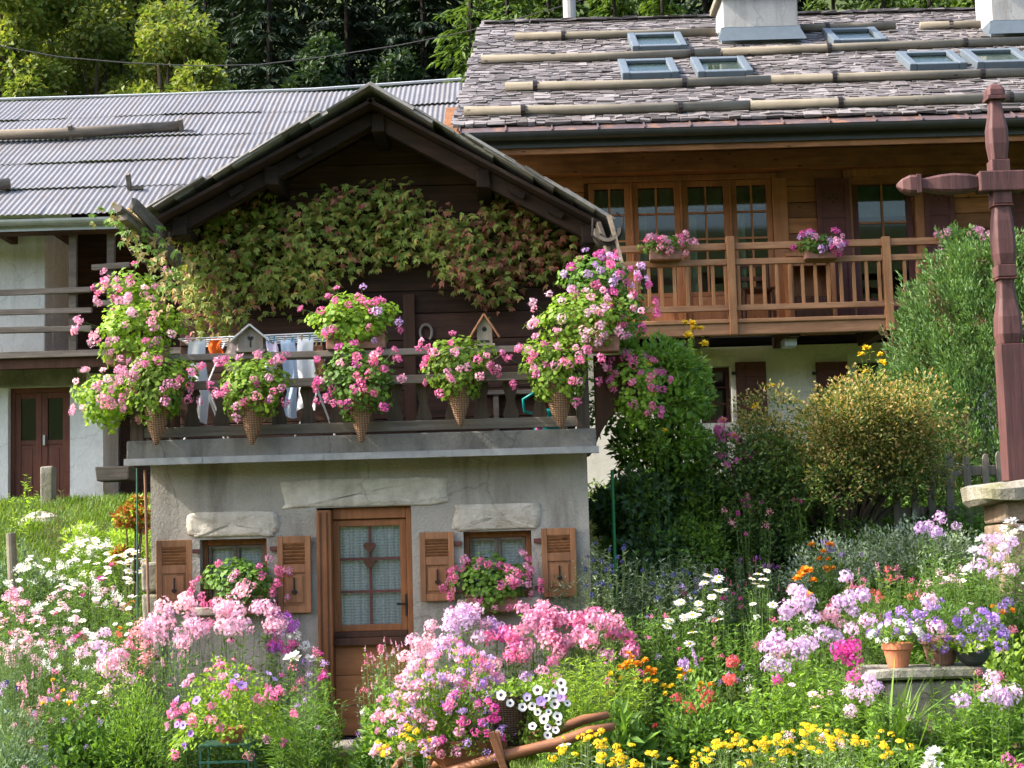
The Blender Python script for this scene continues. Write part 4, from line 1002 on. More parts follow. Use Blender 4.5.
# ================================================================== things on the cottage balcony
YL = 13.95
def ptl(px, py, Y=YL): return P(px, py, Y)
air = thing('laundry_rack', 'white wire clothes airer standing behind the cottage railing', 'laundry rack', (-2.2, YL, ZT))
m = MB(); a = ptl(186, 343); b = ptl(335, 339); zt = a[2]
for k in range(5): m.tube([(a[0], YL - .28 + k * .14, zt), (b[0], YL - .28 + k * .14, zt + .02)], .006, 5)
for x in (a[0], (a[0] + b[0]) / 2, b[0]): m.tube([(x, YL - .3, zt), (x, YL + .3, zt)], .008, 5)
m.build('wire_top', M_whitep, air)
for x in (a[0] + .18, b[0] - .18):
    m = MB(); m.tube([(x - .16, YL - .25, ZT + .01), (x + .14, YL + .1, zt)], .009, 6); m.tube([(x + .16, YL + .25, ZT + .01), (x - .14, YL - .1, zt)], .009, 6); m.tube([(x + .2, YL - .26, ZT + .01), (x - .12, YL - .2, zt)], .009, 6)
    m.build('leg', M_whitep, air)
def cloth(label, px0, px1, pyt, pyb, col, yo, taper=1.0, cat='laundry', name='hanging_cloth', seed=0):
    mname = name + '_' + str(len(MATS)); mt = simple(mname, col, .9, 0, .04, 6, .2)
    y = YL + yo; x0, x1, zt0, zb = PX(px0, pyt, y), PX(px1, pyt, y), PZ(px0, pyt, y), PZ(px0, pyb, y); rs = np.random.default_rng(seed); ph = rs.uniform(0, 6, 3)
    nu, nv = 14, 16; V = []
    for s in (-1, 1):
        for j in range(nv + 1):
            t = j / nv
            for i in range(nu + 1):
                u = i / nu; wd = 1 + (taper - 1) * t; xm = (x0 + x1) / 2
                x = xm + (x1 - x0) * (u - .5) * wd + .012 * math.sin(7 * t + ph[0])
                yy = y + s * (.008 + .012 * t) + .016 * t ** .5 * math.sin(u * 9 + ph[1]) + .008 * math.sin(t * 6 + u * 4 + ph[2])
                z = zt0 + .01 * (1 - abs(s)) - (zt0 - zb) * t * (1 if s < 0 else .9) - .012 * math.sin(u * math.pi * 2 + ph[2]) * t
                V.append((x, yy, z))
    q = (nu + 1) * (nv + 1); fs = []
    for s in range(2):
        for j in range(nv):
            for i in range(nu):
                k = s * q + j * (nu + 1) + i; fs.append((k, k + 1, k + nu + 2, k + nu + 1))
    fs += [(i, q + i, q + i + 1, i + 1) for i in range(nu)]
    o = thing(name, label, cat, ((x0 + x1) / 2, y, zt0), 'washing drying on the cottage balcony')
    m = MB(); m.add(V, fs); m.build('fabric', mt, o, sm=True)
    if yo < 0:
        for u in (.25, .75):
            m = MB(); m.box((x0 + (x1 - x0) * u, y, zt0 + .015), (.012, .03, .06), Matrix.Rotation(R(8), 3, 'Y')); m.build('clothes_peg', random.choice(PEGS), o)
    return o
PEGS = [simple('green_peg', (.35, .5, .08), .5), simple('blue_peg', (.1, .35, .5), .5), simple('wood_peg', (.5, .33, .15), .7)]
cloth('long white towel hanging down at the left end of the airer', 189, 206, 340, 424, (.80, .80, .84), -.25, 1.15, seed=1)
cloth('small bright orange cloth pegged on the clothes airer', 210, 221, 338, 358, (.75, .13, .015), -.11, 1.3, seed=2)
cloth('beige cloth hanging on the airer left of the grey birdhouse', 226, 240, 340, 372, (.62, .46, .38), -.24, 1.1, seed=3)
cloth('pale lilac cloth hanging just right of the grey birdhouse', 266, 277, 341, 380, (.70, .60, .74), -.25, 1.1, seed=4)
cloth('pale blue shirt hanging on the airer between lilac and white washing', 282, 296, 340, 418, (.56, .68, .82), -.12, 1.1, seed=5)
cloth('white shirt hanging near the right end of the airer', 298, 314, 339, 410, (.82, .82, .85), -.25, 1.2, seed=6)
cloth('terracotta coloured cloth hanging at the right end of the airer', 314, 324, 345, 392, (.40, .17, .10), -.1, 1.0, seed=7)

def birdhouse(label, px, pyb, w, h, d, roofcol, bodymat, tilt, style):
    z = zr[2] + .0285; c = P(px, pyb, YR + .0)
    o = thing('birdhouse', label, 'birdhouse', (c[0], YR + .01, z))
    x, y = c[0], YR + .01; m = MB()
    m.bx(x - w / 2 - .02, x + w / 2 + .02, y - d / 2 - .03, y + d / 2 + .02, z, z + .018); m.build('floor', bodymat, o, .003)
    m = MB(); hh = h * .62
    m.prism([(x - w / 2, z + .019), (x + w / 2, z + .019), (x + w / 2, z + hh), (x, z + h - .02), (x - w / 2, z + hh)], y - d / 2, y + d / 2); b = m.build('body', bodymat, o, .004)
    m = MB()
    if style == 'heart': heart(m, x, z + hh * .8, .05, y - d / 2 - .004, y - d / 2 + .002); m.bx(x - .006, x + .006, y - d / 2 - .004, y - d / 2 + .002, z + hh * .3, z + hh * .62)
    else: m.tube([(x, y - d / 2 - .004, z + hh * .85), (x, y - d / 2 + .003, z + hh * .85)], .02, 10); m.bx(x - w * .3, x + w * .3, y - d / 2 - .004, y - d / 2 + .002, z + .03, z + .05)
    m.build('entrance_hole', M_room, b)
    sl2 = math.atan2(h - hh, w / 2)
    for s in (-1, 1):
        m = MB(); ln = (w / 2 + .06) / math.cos(sl2); m.box((x + s * (w / 2 + .06) / 2, y, z + h - .005 - (w / 2 + .06) / 2 * math.tan(sl2)), (ln, d + .1, .016), Matrix.Rotation(s * sl2, 3, 'Y')); m.build('roof_panel', roofcol, o, .003)
M_bh = wood('grey_birdhouse_wood', (.20, .17, .14), (.36, .32, .27), (25, 25, 3)); M_bhr = simple('grey_zinc_roof', (.42, .42, .42), .6); M_bh2 = wood('birch_birdhouse', (.33, .26, .18), (.55, .47, .36), (30, 30, 8)); M_bhr2 = wood('rusty_roof', (.20, .08, .04), (.36, .17, .09), (4, 25, 25))
birdhouse('weathered grey birdhouse with heart shaped hole standing on the railing', 252, 355, .21, .235, .16, M_bhr, M_bh, 0, 'heart')
birdhouse('small birdhouse with brown roof standing on the right half of the railing', 485, 347, .13, .27, .12, M_bhr2, M_bh2, 0, 'round')
c = P(426, 333, YW - .02); hs = thing('horseshoe', 'rusty iron horseshoe nailed to the dark timber wall', 'horseshoe', c)
m = MB(); pts = [(c[0] + .055 * math.cos(t) * (1.0 if math.sin(t) > 0 else .95), YW - .03, c[2] + .075 * math.sin(t) - (0 if math.sin(t) > -.3 else .0)) for t in np.linspace(-.95, math.pi + .95, 18)]
m.tube(pts, .013, 6); m.build('iron_arc', simple('rusty_iron', (.22, .19, .17), .6, .4), hs)
# watering can
M_teal = simple('teal_plastic', (.0, .23, .22), .35, 0, .05); wx = PX(547, 425, 13.75)
wc = thing('watering_can', 'teal green watering can standing behind the railing by the rightmost wicker cone', 'watering can', (wx, 13.75, ZT))
m = MB(); m.lathe([(.11, 0), (.115, .02), (.105, .18), (.10, .2), (.06, .21)], (wx, 13.75, ZT), 18, 0, True, True); m.build('body', M_teal, wc, sm=True)
m = MB(); m.tube([(wx - .1, 13.75, ZT + .17), (wx - .19, 13.75, ZT + .2), (wx - .2, 13.75, ZT + .3), (wx - .1, 13.75, ZT + .36), (wx + .0, 13.75, ZT + .33), (wx + .04, 13.75, ZT + .22)], .014, 7); m.build('handle', M_teal, wc, sm=True)
m = MB(); m.tube([(wx + .1, 13.75, ZT + .05), (wx + .2, 13.74, ZT + .2), (wx + .26, 13.73, ZT + .3)], [.025, .018, .016], 8); m.build('spout', M_teal, wc, sm=True)
pt = thing('pink_cloth', 'crumpled pink cloth hanging between railing and teal watering can', 'cloth', (wx - .02, 13.6, ZT + .3))
m = MB(); a, b = PX(536, 420, 13.6), PX(541, 420, 13.6); vs = []
for j in range(12):
    t = j / 11
    for i in range(6): vs.append((a + (b - a) * i / 5 * (1 + .3 * math.sin(4 * t)), 13.6 + .02 * math.sin(i * 2.5 + t * 3), PZ(538, 405, 13.6) - t * .32))
m.add(vs, [(j * 6 + i, j * 6 + i + 1, j * 6 + i + 7, j * 6 + i + 6) for j in range(11) for i in range(5)]); m.build('fabric', simple('pink_fabric', (.62, .10, .30), .8), pt, sm=True)
m_so = pt.children[0].modifiers.new('thick', 'SOLIDIFY'); m_so.thickness = .006
# bench against the wall of the balcony
bx0, bx1 = PX(485, 420, 14.4), PX(575, 420, 14.4)
bench = thing('bench', 'grey weathered bench standing on the cottage balcony behind the balusters', 'bench', ((bx0 + bx1) / 2, 14.45, ZT))
m = MB(); m.bx(bx0, bx1, 14.3, 14.6, ZT + .4, ZT + .44); m.build('seat', M_rail, bench, .006)
m = MB(); m.bx(bx0, bx1, 14.62, 14.65, ZT + .55, ZT + .75); m.build('backrest', M_rail, bench, .006)
for x in (bx0 + .08, bx1 - .12):
    m = MB(); m.bx(x, x + .05, 14.32, 14.58, ZT, ZT + .399); m.bx(x, x + .05, 14.59, 14.619, ZT, ZT + .75); m.build('leg', M_rail, bench, .004)

# ================================================================== garden furniture
WY = 10.5
wb = thing('wheelbarrow', 'orange brown wooden wheelbarrow filled with pink, purple and white flowers', 'wheelbarrow', (PX(480, 740, WY), WY, 0))
def wp(px, py, Y=WY): return P(px, py, Y)
m = MB(); lo = .18
xa, xb = PX(437, 735, WY), PX(500, 735, WY); zt = PZ(470, 736, WY)
for s, yy in ((-1, WY - .26), (1, WY + .26)):
    m.add([(xa - .02, yy, zt), (xb + .05, yy, zt), (xb, yy * 1 - s * .06, lo), (xa + .12, yy - s * .06, lo), (xa - .02, yy + .03, zt), (xb + .05, yy + .03, zt), (xb, yy - s * .06 + .03, lo), (xa + .12, yy - s * .06 + .03, lo)], [(0, 3, 2, 1), (4, 5, 6, 7), (0, 1, 5, 4), (2, 3, 7, 6), (1, 2, 6, 5), (3, 0, 4, 7)])
m.build_each('side_board', M_barrow, wb, .006)
m = MB(); m.add([(xa - .05, WY - .23, zt + .03), (xa - .02, WY - .23, zt + .03), (xa + .14, WY - .2, lo), (xa + .11, WY - .2, lo), (xa - .05, WY + .26, zt + .03), (xa - .02, WY + .26, zt + .03), (xa + .14, WY + .22, lo), (xa + .11, WY + .22, lo)], [(0, 1, 2, 3), (7, 6, 5, 4), (0, 4, 5, 1), (2, 6, 7, 3), (1, 5, 6, 2), (0, 3, 7, 4)])
m.bx(xa + .1, xb, WY - .22, WY + .22, lo - .03, lo); m.build('front_board', M_barrow, wb, .006)
for s in (-1, 1):
    m = MB(); y = WY + s * .28; p0 = np.array([PX(425, 772, WY), y, .23]); p1 = np.array([PX(505, 750, WY), y, .36]); p2 = np.array([PX(555, 742, WY), y + s * .03, .43]); p3 = np.array([PX(585, 732, WY), y + s * .05, .50]); p4 = np.array([PX(612, 727, WY), y + s * .05, .53])
    m.tube([p0, p1, p2, p3, p4], [.028, .036, .036, .034, .024], 8); m.build('handle', M_barrow, wb, .0, True)
    m = MB(); m.beam((PX(497, 750, WY), y + s * .035, zt + .06), (PX(512, 760, WY), y + s * .035, 0), .035, .045); m.build('leg', M_barrow, wb, .005)
    m = MB(); m.beam((PX(492, 742, WY), y + s * .04, zt + .06), (PX(506, 764, WY), y + s * .04, .26), .03, .045); m.build('stake', M_barrow, wb, .005)
m = MB(); m.bx(PX(500, 750, WY), PX(560, 745, WY), WY - .26, WY + .26, .37, .395); m.build('slatted_deck', M_barrow, wb, .005)
m = MB(); wc_ = Vector((PX(420, 768, WY), WY, .18)); vs = []
ring = [(wc_.x + .18 * math.cos(t), WY, wc_.z + .18 * math.sin(t)) for t in np.linspace(0, 2 * math.pi, 25)]
m.tube(ring, .026, 8, False); m.tube([(wc_.x, WY - .08, wc_.z), (wc_.x, WY + .08, wc_.z)], .035, 10); wh = m.build('wheel', M_barrow, wb, 0, True)
m = MB()
for k in range(6):
    t = k * math.pi / 3; m.beam((wc_.x, WY, wc_.z), (wc_.x + .17 * math.cos(t), WY, wc_.z + .17 * math.sin(t)), .022, .03)
m.build('spoke', M_barrow, wh)
# wicker pot standing in the barrow
# green stool with pot is built with its plant
sx_, sy_ = PX(228, 742, 11.0), 11.0; stz = .40
st_ = thing('plant_stand', 'dark green metal stand with slim legs carrying a flower pot left of the steps', 'plant stand', (sx_, sy_, 0))
m = MB(); m.bx(sx_ - .17, sx_ + .17, sy_ - .15, sy_ + .15, stz - .012, stz); m.build('top_plate', M_gstand, st_, .003)
for dx in (-.16, .16):
    for dy in (-.14, .14):
        m = MB(); m.beam((sx_ + dx, sy_ + dy, 0), (sx_ + dx, sy_ + dy, stz - .013), .013, .013); m.build('leg', M_gstand, st_)
m = MB(); m.bx(sx_ - .17, sx_ + .17, sy_ - .15, sy_ - .14, .28, .295); m.build('cross_bar', M_gstand, st_)
# stone shelf with pots at the right
tx, ty = PX(925, 672, 11), 11.1; ttz = PZ(925, 667, 11)
tb = thing('stone_bench', 'rough grey stone slab on a masonry block carrying three flower pots', 'stone bench', (tx, ty, TZ(tx, ty)))
m = MB(); n = 26; vs = []; fs = []
for j, (s, dz) in enumerate([(.93, -.075), (1, -.06), (1.0, -.015), (.96, 0), (.1, .002)]):
    for i in range(n):
        t = 2 * math.pi * i / n; c, q = math.cos(t), math.sin(t); e = .3
        vs.append((tx + math.copysign(abs(c) ** e, c) * .42 * s * (1 + .02 * math.sin(5 * t)), ty + math.copysign(abs(q) ** e, q) * .22 * s * (1 + .03 * math.sin(4 * t + 1)), ttz + dz + .006 * math.sin(3 * t)))
for j in range(4):
    for i in range(n): fs.append((j * n + i, j * n + (i + 1) % n, (j + 1) * n + (i + 1) % n, (j + 1) * n + i))
fs += [tuple(4 * n + i for i in range(n)), tuple(n - 1 - i for i in range(n))]
m.add(vs, fs); m.build('slab', M_stone2, tb)
m = MB(); m.bx(tx - .26, tx + .34, ty - .17, ty + .18, -.1, ttz - .078, 0, .02); m.build('base_block', M_stone2, tb, .03)
# upper left: granite post, wooden stake, boulders, iron drainpipe
GPY = float(ground_hit(48, 506)[1]); g = P(48, 505, GPY); gp = thing('granite_post', 'pale granite post standing on the grass in front of the barn door', 'stone post', (g[0], GPY, TZ(g[0], GPY)))
zt = PZ(48, 467, GPY); m = MB(); m.bx(g[0] - .075, g[0] + .075, GPY - .08, GPY + .1, TZ(g[0], GPY) - .2, zt, 0, .012); m.build('post', M_stone2, gp, .018)
g = P(13, 560, 15.2); wpst = thing('wooden_post', 'round bare wooden post among white flowers on the left bank', 'post', (g[0], 15.2, TZ(g[0], 15.2)))
zt = PZ(13, 533, 15.2); m = MB(); m.tube([(g[0] + .03, 15.2, TZ(g[0], 15.2) - .2), (g[0] - .02, 15.2, zt)], [.05, .045], 12); m.build('post', M_log, wpst, .006)
def boulder(label, px, py, Y, r, sq, seed):
    c = ground_hit(px, py); Y = c[1]; o = thing('boulder', label, 'rock', (c[0], Y, TZ(c[0], Y)), 'rocks on the left bank'); rs = np.random.default_rng(seed); m = MB(); n, k = 12, 7; vs = []; fs = []
    for j in range(k + 1):
        ph = math.pi * j / k
        for i in range(n):
            t = 2 * math.pi * i / n; f = 1 + .16 * math.sin(2 * t + seed) + .1 * math.sin(3 * ph + t * 2 + seed) + rs.uniform(-.08, .08)
            vs.append((c[0] + r * f * math.sin(ph) * math.cos(t), Y + r * .7 * f * math.sin(ph) * math.sin(t), c[2] + r * sq * f * math.cos(ph)))
    for j in range(k):
        for i in range(n): fs.append((j * n + i, (j + 1) * n + i, (j + 1) * n + (i + 1) % n, j * n + (i + 1) % n))
    m.add(vs, fs); m.build('rock', M_stone, o)
boulder('pale tilted rock in the grass below the barn door', 40, 524, 17.2, .24, .5, 1)
boulder('flat grey stone at the foot of the barn pier', 82, 533, 17.0, .2, .4, 2)
boulder('grey stone just below the bright green bush on the left bank', 84, 548, 16.6, .22, .6, 3)
def stake(label, px, pyt, pyb, Y, r, mat, cat='stake', name='garden_stake', lean=0):
    a = P(px, pyt, Y); x = a[0]; z0 = TZ(x, Y); o = thing(name, label, cat, (x, Y, z0)); m = MB()
    m.tube([(x + lean, Y, z0 - .1), (x, Y, a[2])], r, 7); m.build('rod', mat, o); return o
stake('thin rusty rod leaning by the left corner of the cottage', 145, 470, 640, 13.35, .012, simple('rusty_rod', (.20, .11, .07), .8), lean=.05)
stake('thin green cane standing left of the rusty rod', 137, 468, 600, 13.5, .008, M_gstand)
stake('tall thin green plant stake right of the cottage wall', 612, 470, 545, 13.9, .014, simple('green_stake', (.02, .16, .05), .5))
# overhead cable
cb = MB(); pts = [P(px, py, 30 + (px < 300) * 0) for px, py in ((-120, 20), (0, 46), (60, 57), (130, 63), (200, 66), (260, 64.5), (330, 56), (400, 45), (460, 33), (520, 18), (570, 4), (640, -20))]
cb.tube(pts, .011, 5); o = cb.build('overhead_cable', M_gutter); tag(o, 'black overhead cable sagging in front of the wooded slope', 'cable')
# ================================================================== leaves and petals
LF = {
 'bright': leafmat('leaf_bright', [(.085, .16, .022), (.13, .22, .03), (.06, .12, .018), (.11, .19, .028)]),
 'mid': leafmat('leaf_mid', [(.05, .10, .022), (.075, .135, .026), (.04, .085, .02)]),
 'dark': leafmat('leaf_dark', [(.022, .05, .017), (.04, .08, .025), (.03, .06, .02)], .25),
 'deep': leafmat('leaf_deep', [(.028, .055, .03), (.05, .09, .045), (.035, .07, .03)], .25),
 'silver': leafmat('leaf_silver', [(.12, .16, .115), (.18, .22, .16), (.09, .13, .085)], .2, .7),
 'blue': leafmat('leaf_bluegreen', [(.065, .11, .06), (.11, .155, .09), (.05, .09, .05)], .25, .65),
 'ger': leafmat('leaf_geranium', [(.10, .18, .018), (.17, .26, .03), (.07, .13, .016), (.13, .20, .02)], .4),
 'gerd': leafmat('leaf_geranium_deep', [(.05, .11, .018), (.09, .16, .025), (.035, .08, .015)], .35),
 'vine': leafmat('leaf_vine', [(.045, .07, .016), (.09, .115, .02), (.065, .095, .018), (.12, .11, .022), (.05, .08, .016), (.16, .085, .025)], .3),
 'vinered': leafmat('leaf_vine_red', [(.14, .07, .03), (.16, .035, .03), (.10, .09, .03), (.12, .03, .025)], .3),
 'gold': leafmat('leaf_gold', [(.15, .17, .045), (.27, .17, .085), (.14, .15, .04), (.29, .18, .08)], .35),
 'olive': leafmat('leaf_olive', [(.06, .10, .022), (.09, .13, .028), (.045, .08, .018)], .3),
 'orange': leafmat('leaf_orange', [(.42, .16, .03), (.36, .05, .02), (.38, .28, .04), (.30, .12, .03)], .35),
 'lime': leafmat('leaf_lime', [(.16, .26, .035), (.22, .32, .05), (.13, .21, .03)], .4),
 'juniper': leafmat('leaf_juniper', [(.065, .13, .042), (.095, .175, .055), (.05, .10, .032), (.12, .18, .055)], .25, .6),
 'juniperb': leafmat('leaf_juniper_brown', [(.14, .11, .05), (.17, .15, .07), (.10, .09, .04)], .2, .7),
 'tree': leafmat('leaf_tree', [(.055, .09, .018), (.085, .12, .022), (.13, .135, .032), (.065, .10, .02)], .4),
 'treed': leafmat('leaf_tree_dark', [(.018, .035, .014), (.03, .055, .018), (.022, .045, .016)], .2),  # shaded copy of the tree leaves, the wood's shade is in the colour
 'spruce': leafmat('needle_spruce', [(.010, .022, .012), (.018, .034, .016), (.013, .028, .012)], .1, .7),  # dark needles, with the shade of the forest put into their colour too
 'larch': leafmat('needle_larch', [(.07, .125, .028), (.10, .16, .035), (.05, .095, .022)], .3, .6),
 'grass': leafmat('grass_blade', [(.10, .19, .022), (.14, .23, .03), (.08, .15, .02), (.17, .22, .05)], .35),
 'straw': leafmat('leaf_straw', [(.30, .22, .10), (.22, .20, .08), (.16, .18, .06)], .3, .7),
}
PC = {'pink': (.76, .19, .42), 'palepink': (.80, .38, .56), 'blush': (.80, .50, .64), 'white': (.86, .85, .86), 'magenta': (.62, .06, .36), 'violet': (.36, .18, .62), 'lilac': (.62, .40, .74), 'paleLilac': (.72, .52, .76), 'purple': (.50, .12, .60),
      'yellow': (.85, .60, .02), 'orange': (.85, .33, .015), 'coral': (.78, .13, .14), 'red': (.58, .03, .05), 'blue': (.06, .07, .24), 'rose': (.72, .18, .34), 'hotpink': (.70, .12, .42), 'lavender': (.42, .27, .66), 'salmon': (.80, .36, .40), 'eye': (.07, .03, .10), 'brown': (.16, .05, .02)}
PM = {}
def petal(k):
    if k not in PM:
        c = PC[k]; lo = tuple(v * .78 for v in c); hi = tuple(min(.92, v * 1.12 + .03) for v in c)
        PM[k] = leafmat('petal_' + k, [lo, c, hi, c], .42, .6, .24)
    return PM[k]
HEADS = {}
def head_mesh(kind, col, var):
    key = (kind, col, var)
    if key in HEADS: return HEADS[key]
    g = np.random.default_rng(hash((kind, var)) % 1000 if False else sum(map(ord, kind)) * 7 + var)
    ps = []; mats = [petal(col)]
    def cap(n, zmin=-.2):
        v = unit(g.normal(size=(n * 3, 3))); v = v[v[:, 2] > zmin][:n]; return v
    if kind == 'umbel':
        v = cap(26, -.35); p = v * [.85, .85, .62]; ps = [discs(p * g.uniform(.6, 1.12, (len(p), 1)), v + g.normal(0, .4, v.shape), g.uniform(.24, .34, len(p)), 10, .12)]
    elif kind == 'panicle':
        v = cap(72, -.5); p = v * [.88, .88, .98] * g.uniform(.6, 1.1, (len(v), 1)); ps = [discs(p, v + g.normal(0, .38, v.shape), g.uniform(.15, .22, len(p)), 10, .1)]
    elif kind == 'airy':
        v = cap(30, -.6); p = v * [.8, .8, 1.1] * g.uniform(.3, 1.1, (len(v), 1)); ps = [discs(p, v + g.normal(0, .6, v.shape), g.uniform(.13, .2, len(p)), 10, .1)]
    elif kind == 'spike':
        n = 40; t = g.uniform(0, 1, n); a = g.uniform(0, 6.28, n); r = .42 * (1 - t * .75); v = np.stack([np.cos(a), np.sin(a), .3 + 0 * a], 1); p = np.stack([np.cos(a) * r, np.sin(a) * r, t * 3 - .6], 1)
        ps = [discs(p, v + g.normal(0, .3, v.shape), g.uniform(.16, .27, n) * (1 - .4 * t), 5, .15)]
    elif kind in ('daisy', 'cosmos', 'cone'):
        n = {'daisy': 15, 'cosmos': 8, 'cone': 12}[kind]; a = np.arange(n) / n * 6.283 + g.uniform(-.08, .08, n); dz = {'daisy': .05, 'cosmos': .12, 'cone': -.55}[kind]
        d = np.stack([np.cos(a), np.sin(a), dz + g.uniform(-.12, .12, n)], 1); up = np.tile([0, 0, 1.0], (n, 1))
        ps = [leaves(d * .18, d, up, g.uniform(.72, .86, n), {'daisy': .30, 'cosmos': .62, 'cone': .26}[kind], .06)]
        v = cap(16, .0); ps.append(discs(v * [.22, .22, .12 if kind != 'cone' else .3], v, .13, 5, .1, 1)); mats.append(petal('brown' if kind == 'cone' else 'yellow'))
    elif kind == 'button':
        v = cap(40, -.1); p = v * [.9, .9, .42]; ps = [discs(p, v + g.normal(0, .35, v.shape), g.uniform(.20, .30, len(p)), 5, .2)]
    elif kind == 'double':
        n = 34; a = g.uniform(0, 6.28, n); e = g.uniform(.05, 1.2, n); d = np.stack([np.cos(a) * np.cos(e), np.sin(a) * np.cos(e), np.sin(e)], 1); ps = [leaves(d * .1, d, np.tile([0, 0, 1.0], (n, 1)) + d * .2, g.uniform(.7, 1, n), .5, .15)]
    elif kind == 'ball':
        v = unit(g.normal(size=(46, 3))); ps = [leaves(v * .25, v, rdir(46, g), .75, .28, .1)]
    elif kind == 'trumpet':
        n = 12; a = np.arange(n) / n * 6.283; rr = 1 + .10 * np.cos(a * 5)
        ring = np.stack([np.cos(a) * rr, np.sin(a) * rr, .12 * np.cos(a * 5 + 1)], 1); inner = np.stack([np.cos(a) * .36, np.sin(a) * .36, -.12 + 0 * a], 1); deep = np.stack([np.cos(a) * .12, np.sin(a) * .12, -.7 + 0 * a], 1)
        V = np.concatenate([ring, inner, deep]); i = np.arange(n); j = (i + 1) % n
        ps = [(V, np.stack([i, j, n + j, n + i], 1), 0), (V, np.stack([n + i, n + j, 2 * n + j, 2 * n + i], 1), 1)]; mats.append(petal('eye' if col == 'white' else col))
    me = np_mesh('flower_' + kind, ps)
    for mm in mats: me.materials.append(mm)
    HEADS[key] = me; return me
def add_head(root, kind, col, pos, size, nrm=None, name='flower_head', rs=random):
    me = head_mesh(kind, col, rs.randrange(3)); o = bpy.data.objects.new(name, me); COL.objects.link(o); o.parent = root
    o.location = [float(v) for v in pos]; s = size * rs.uniform(.78, 1.18); o.scale = (s, s, s)
    n = Vector(nrm) if nrm is not None else Vector((rs.uniform(-.4, .4), rs.uniform(-.6, .1), 1))
    q = n.normalized().to_track_quat('Z', 'Y'); o.rotation_mode = 'QUATERNION'; o.rotation_quaternion = q @ Vector((0, 0, 1)).rotation_difference(Vector((0, 0, 1))) @ __import__('mathutils').Quaternion((0, 0, 1), rs.uniform(0, 6.28)); return o
PR = random.Random(17)
def foliage_mound(n, rx, ry, h, L, Wd, up=.35, inner=.45, droop=0, z0=0.0, full=False):
    v = rdir(n); 
    if not full: v[:, 2] = np.abs(v[:, 2])
    lump = 1 + .22 * np.sin(v[:, 0] * 5 + 1.3 * v[:, 2] + RNG.uniform(0, 6)) * np.cos(v[:, 1] * 4.3 + RNG.uniform(0, 6)) + .12 * np.sin(v[:, 2] * 9 + v[:, 0] * 7)
    r = RNG.uniform(inner ** 2.5, 1, n) ** (1 / 2.5) * lump
    p = v * r[:, None] * [rx, ry, h] + [0, 0, z0]
    d = unit(v + [0, 0, up] + RNG.normal(0, .55, (n, 3))); nr = unit(v * .6 + [0, -.1, .8] + RNG.normal(0, .45, (n, 3)))
    if droop: d = unit(d + [0, 0, -droop])
    return leaves(p, d, nr, RNG.uniform(.7, 1.25, n) * L, RNG.uniform(.75, 1.2, n) * Wd, .15)
def place_root(name, label, cat, px, pyt, Y, zb=None, group=None):
    t = P(px, pyt, Y); x = float(t[0]); z0 = TZ(x, Y) if zb is None else zb
    return thing(name, label, cat, (x, Y, z0), group), float(t[2]) - z0
def upright(name, label, cat, px, pyt, Y, wpx, leaf, heads=(), ns=40, lps=14, L=.075, Wd=.02, zb=None, group=None, depth=.8, dome=.35, leaf_lo=.08, stemr=.0035, lean=.12, ang=.5):
    """clump of leafy stems from the ground, each carrying its flower head: heads = [(kind, colour, count, size)]"""
    root, h = place_root(name, label, cat, px, pyt, Y, zb, group); r = wpx * Y / F / 2
    q = RNG.uniform(0, 1, ns) ** .5; a = RNG.uniform(0, 6.283, ns)
    ex, ey = q * np.cos(a), q * np.sin(a)
    top = np.stack([ex * r, ey * r * depth, h * (1 - dome * q ** 2) * RNG.uniform(.86, 1.0, ns)], 1)
    base = np.stack([ex * r * .62, ey * r * depth * .62, np.zeros(ns) - .05], 1)
    ps = [thin_tubes(base, top, stemr, .03)]
    o = link('stem', np_mesh('stem', ps), M_stem, root)
    n = ns * lps; k = np.repeat(np.arange(ns), lps); t = leaf_lo + (1.0 - leaf_lo) * RNG.uniform(0, 1, n) ** .8
    p = base[k] + (top[k] - base[k]) * t[:, None]; az = RNG.uniform(0, 6.283, n); d = np.stack([np.cos(az), np.sin(az), ang + RNG.normal(0, .3, n)], 1); nr = np.tile([0, 0, 1.0], (n, 1)) + RNG.normal(0, .3, (n, 3))
    sz = (1.15 - .5 * t) * RNG.uniform(.75, 1.2, n)
    link('foliage', np_mesh('foliage', [leaves(p, d, nr, L * sz, Wd * sz, .12)]), LF[leaf], root)
    order = np.argsort(top[:, 1] - top[:, 2] * .6); i = 0
    for kind, col, cnt, size in heads:
        for _ in range(cnt):
            j = order[(i * 1) % ns]; pos = top[j] + RNG.normal(0, .01, 3); add_head(root, kind, col, pos + [0, 0, size * .2], size, (top[j][0] * .5 + PR.uniform(-.3, .3), -.35 + PR.uniform(-.35, .35), .9), rs=PR); i += 1
    return root
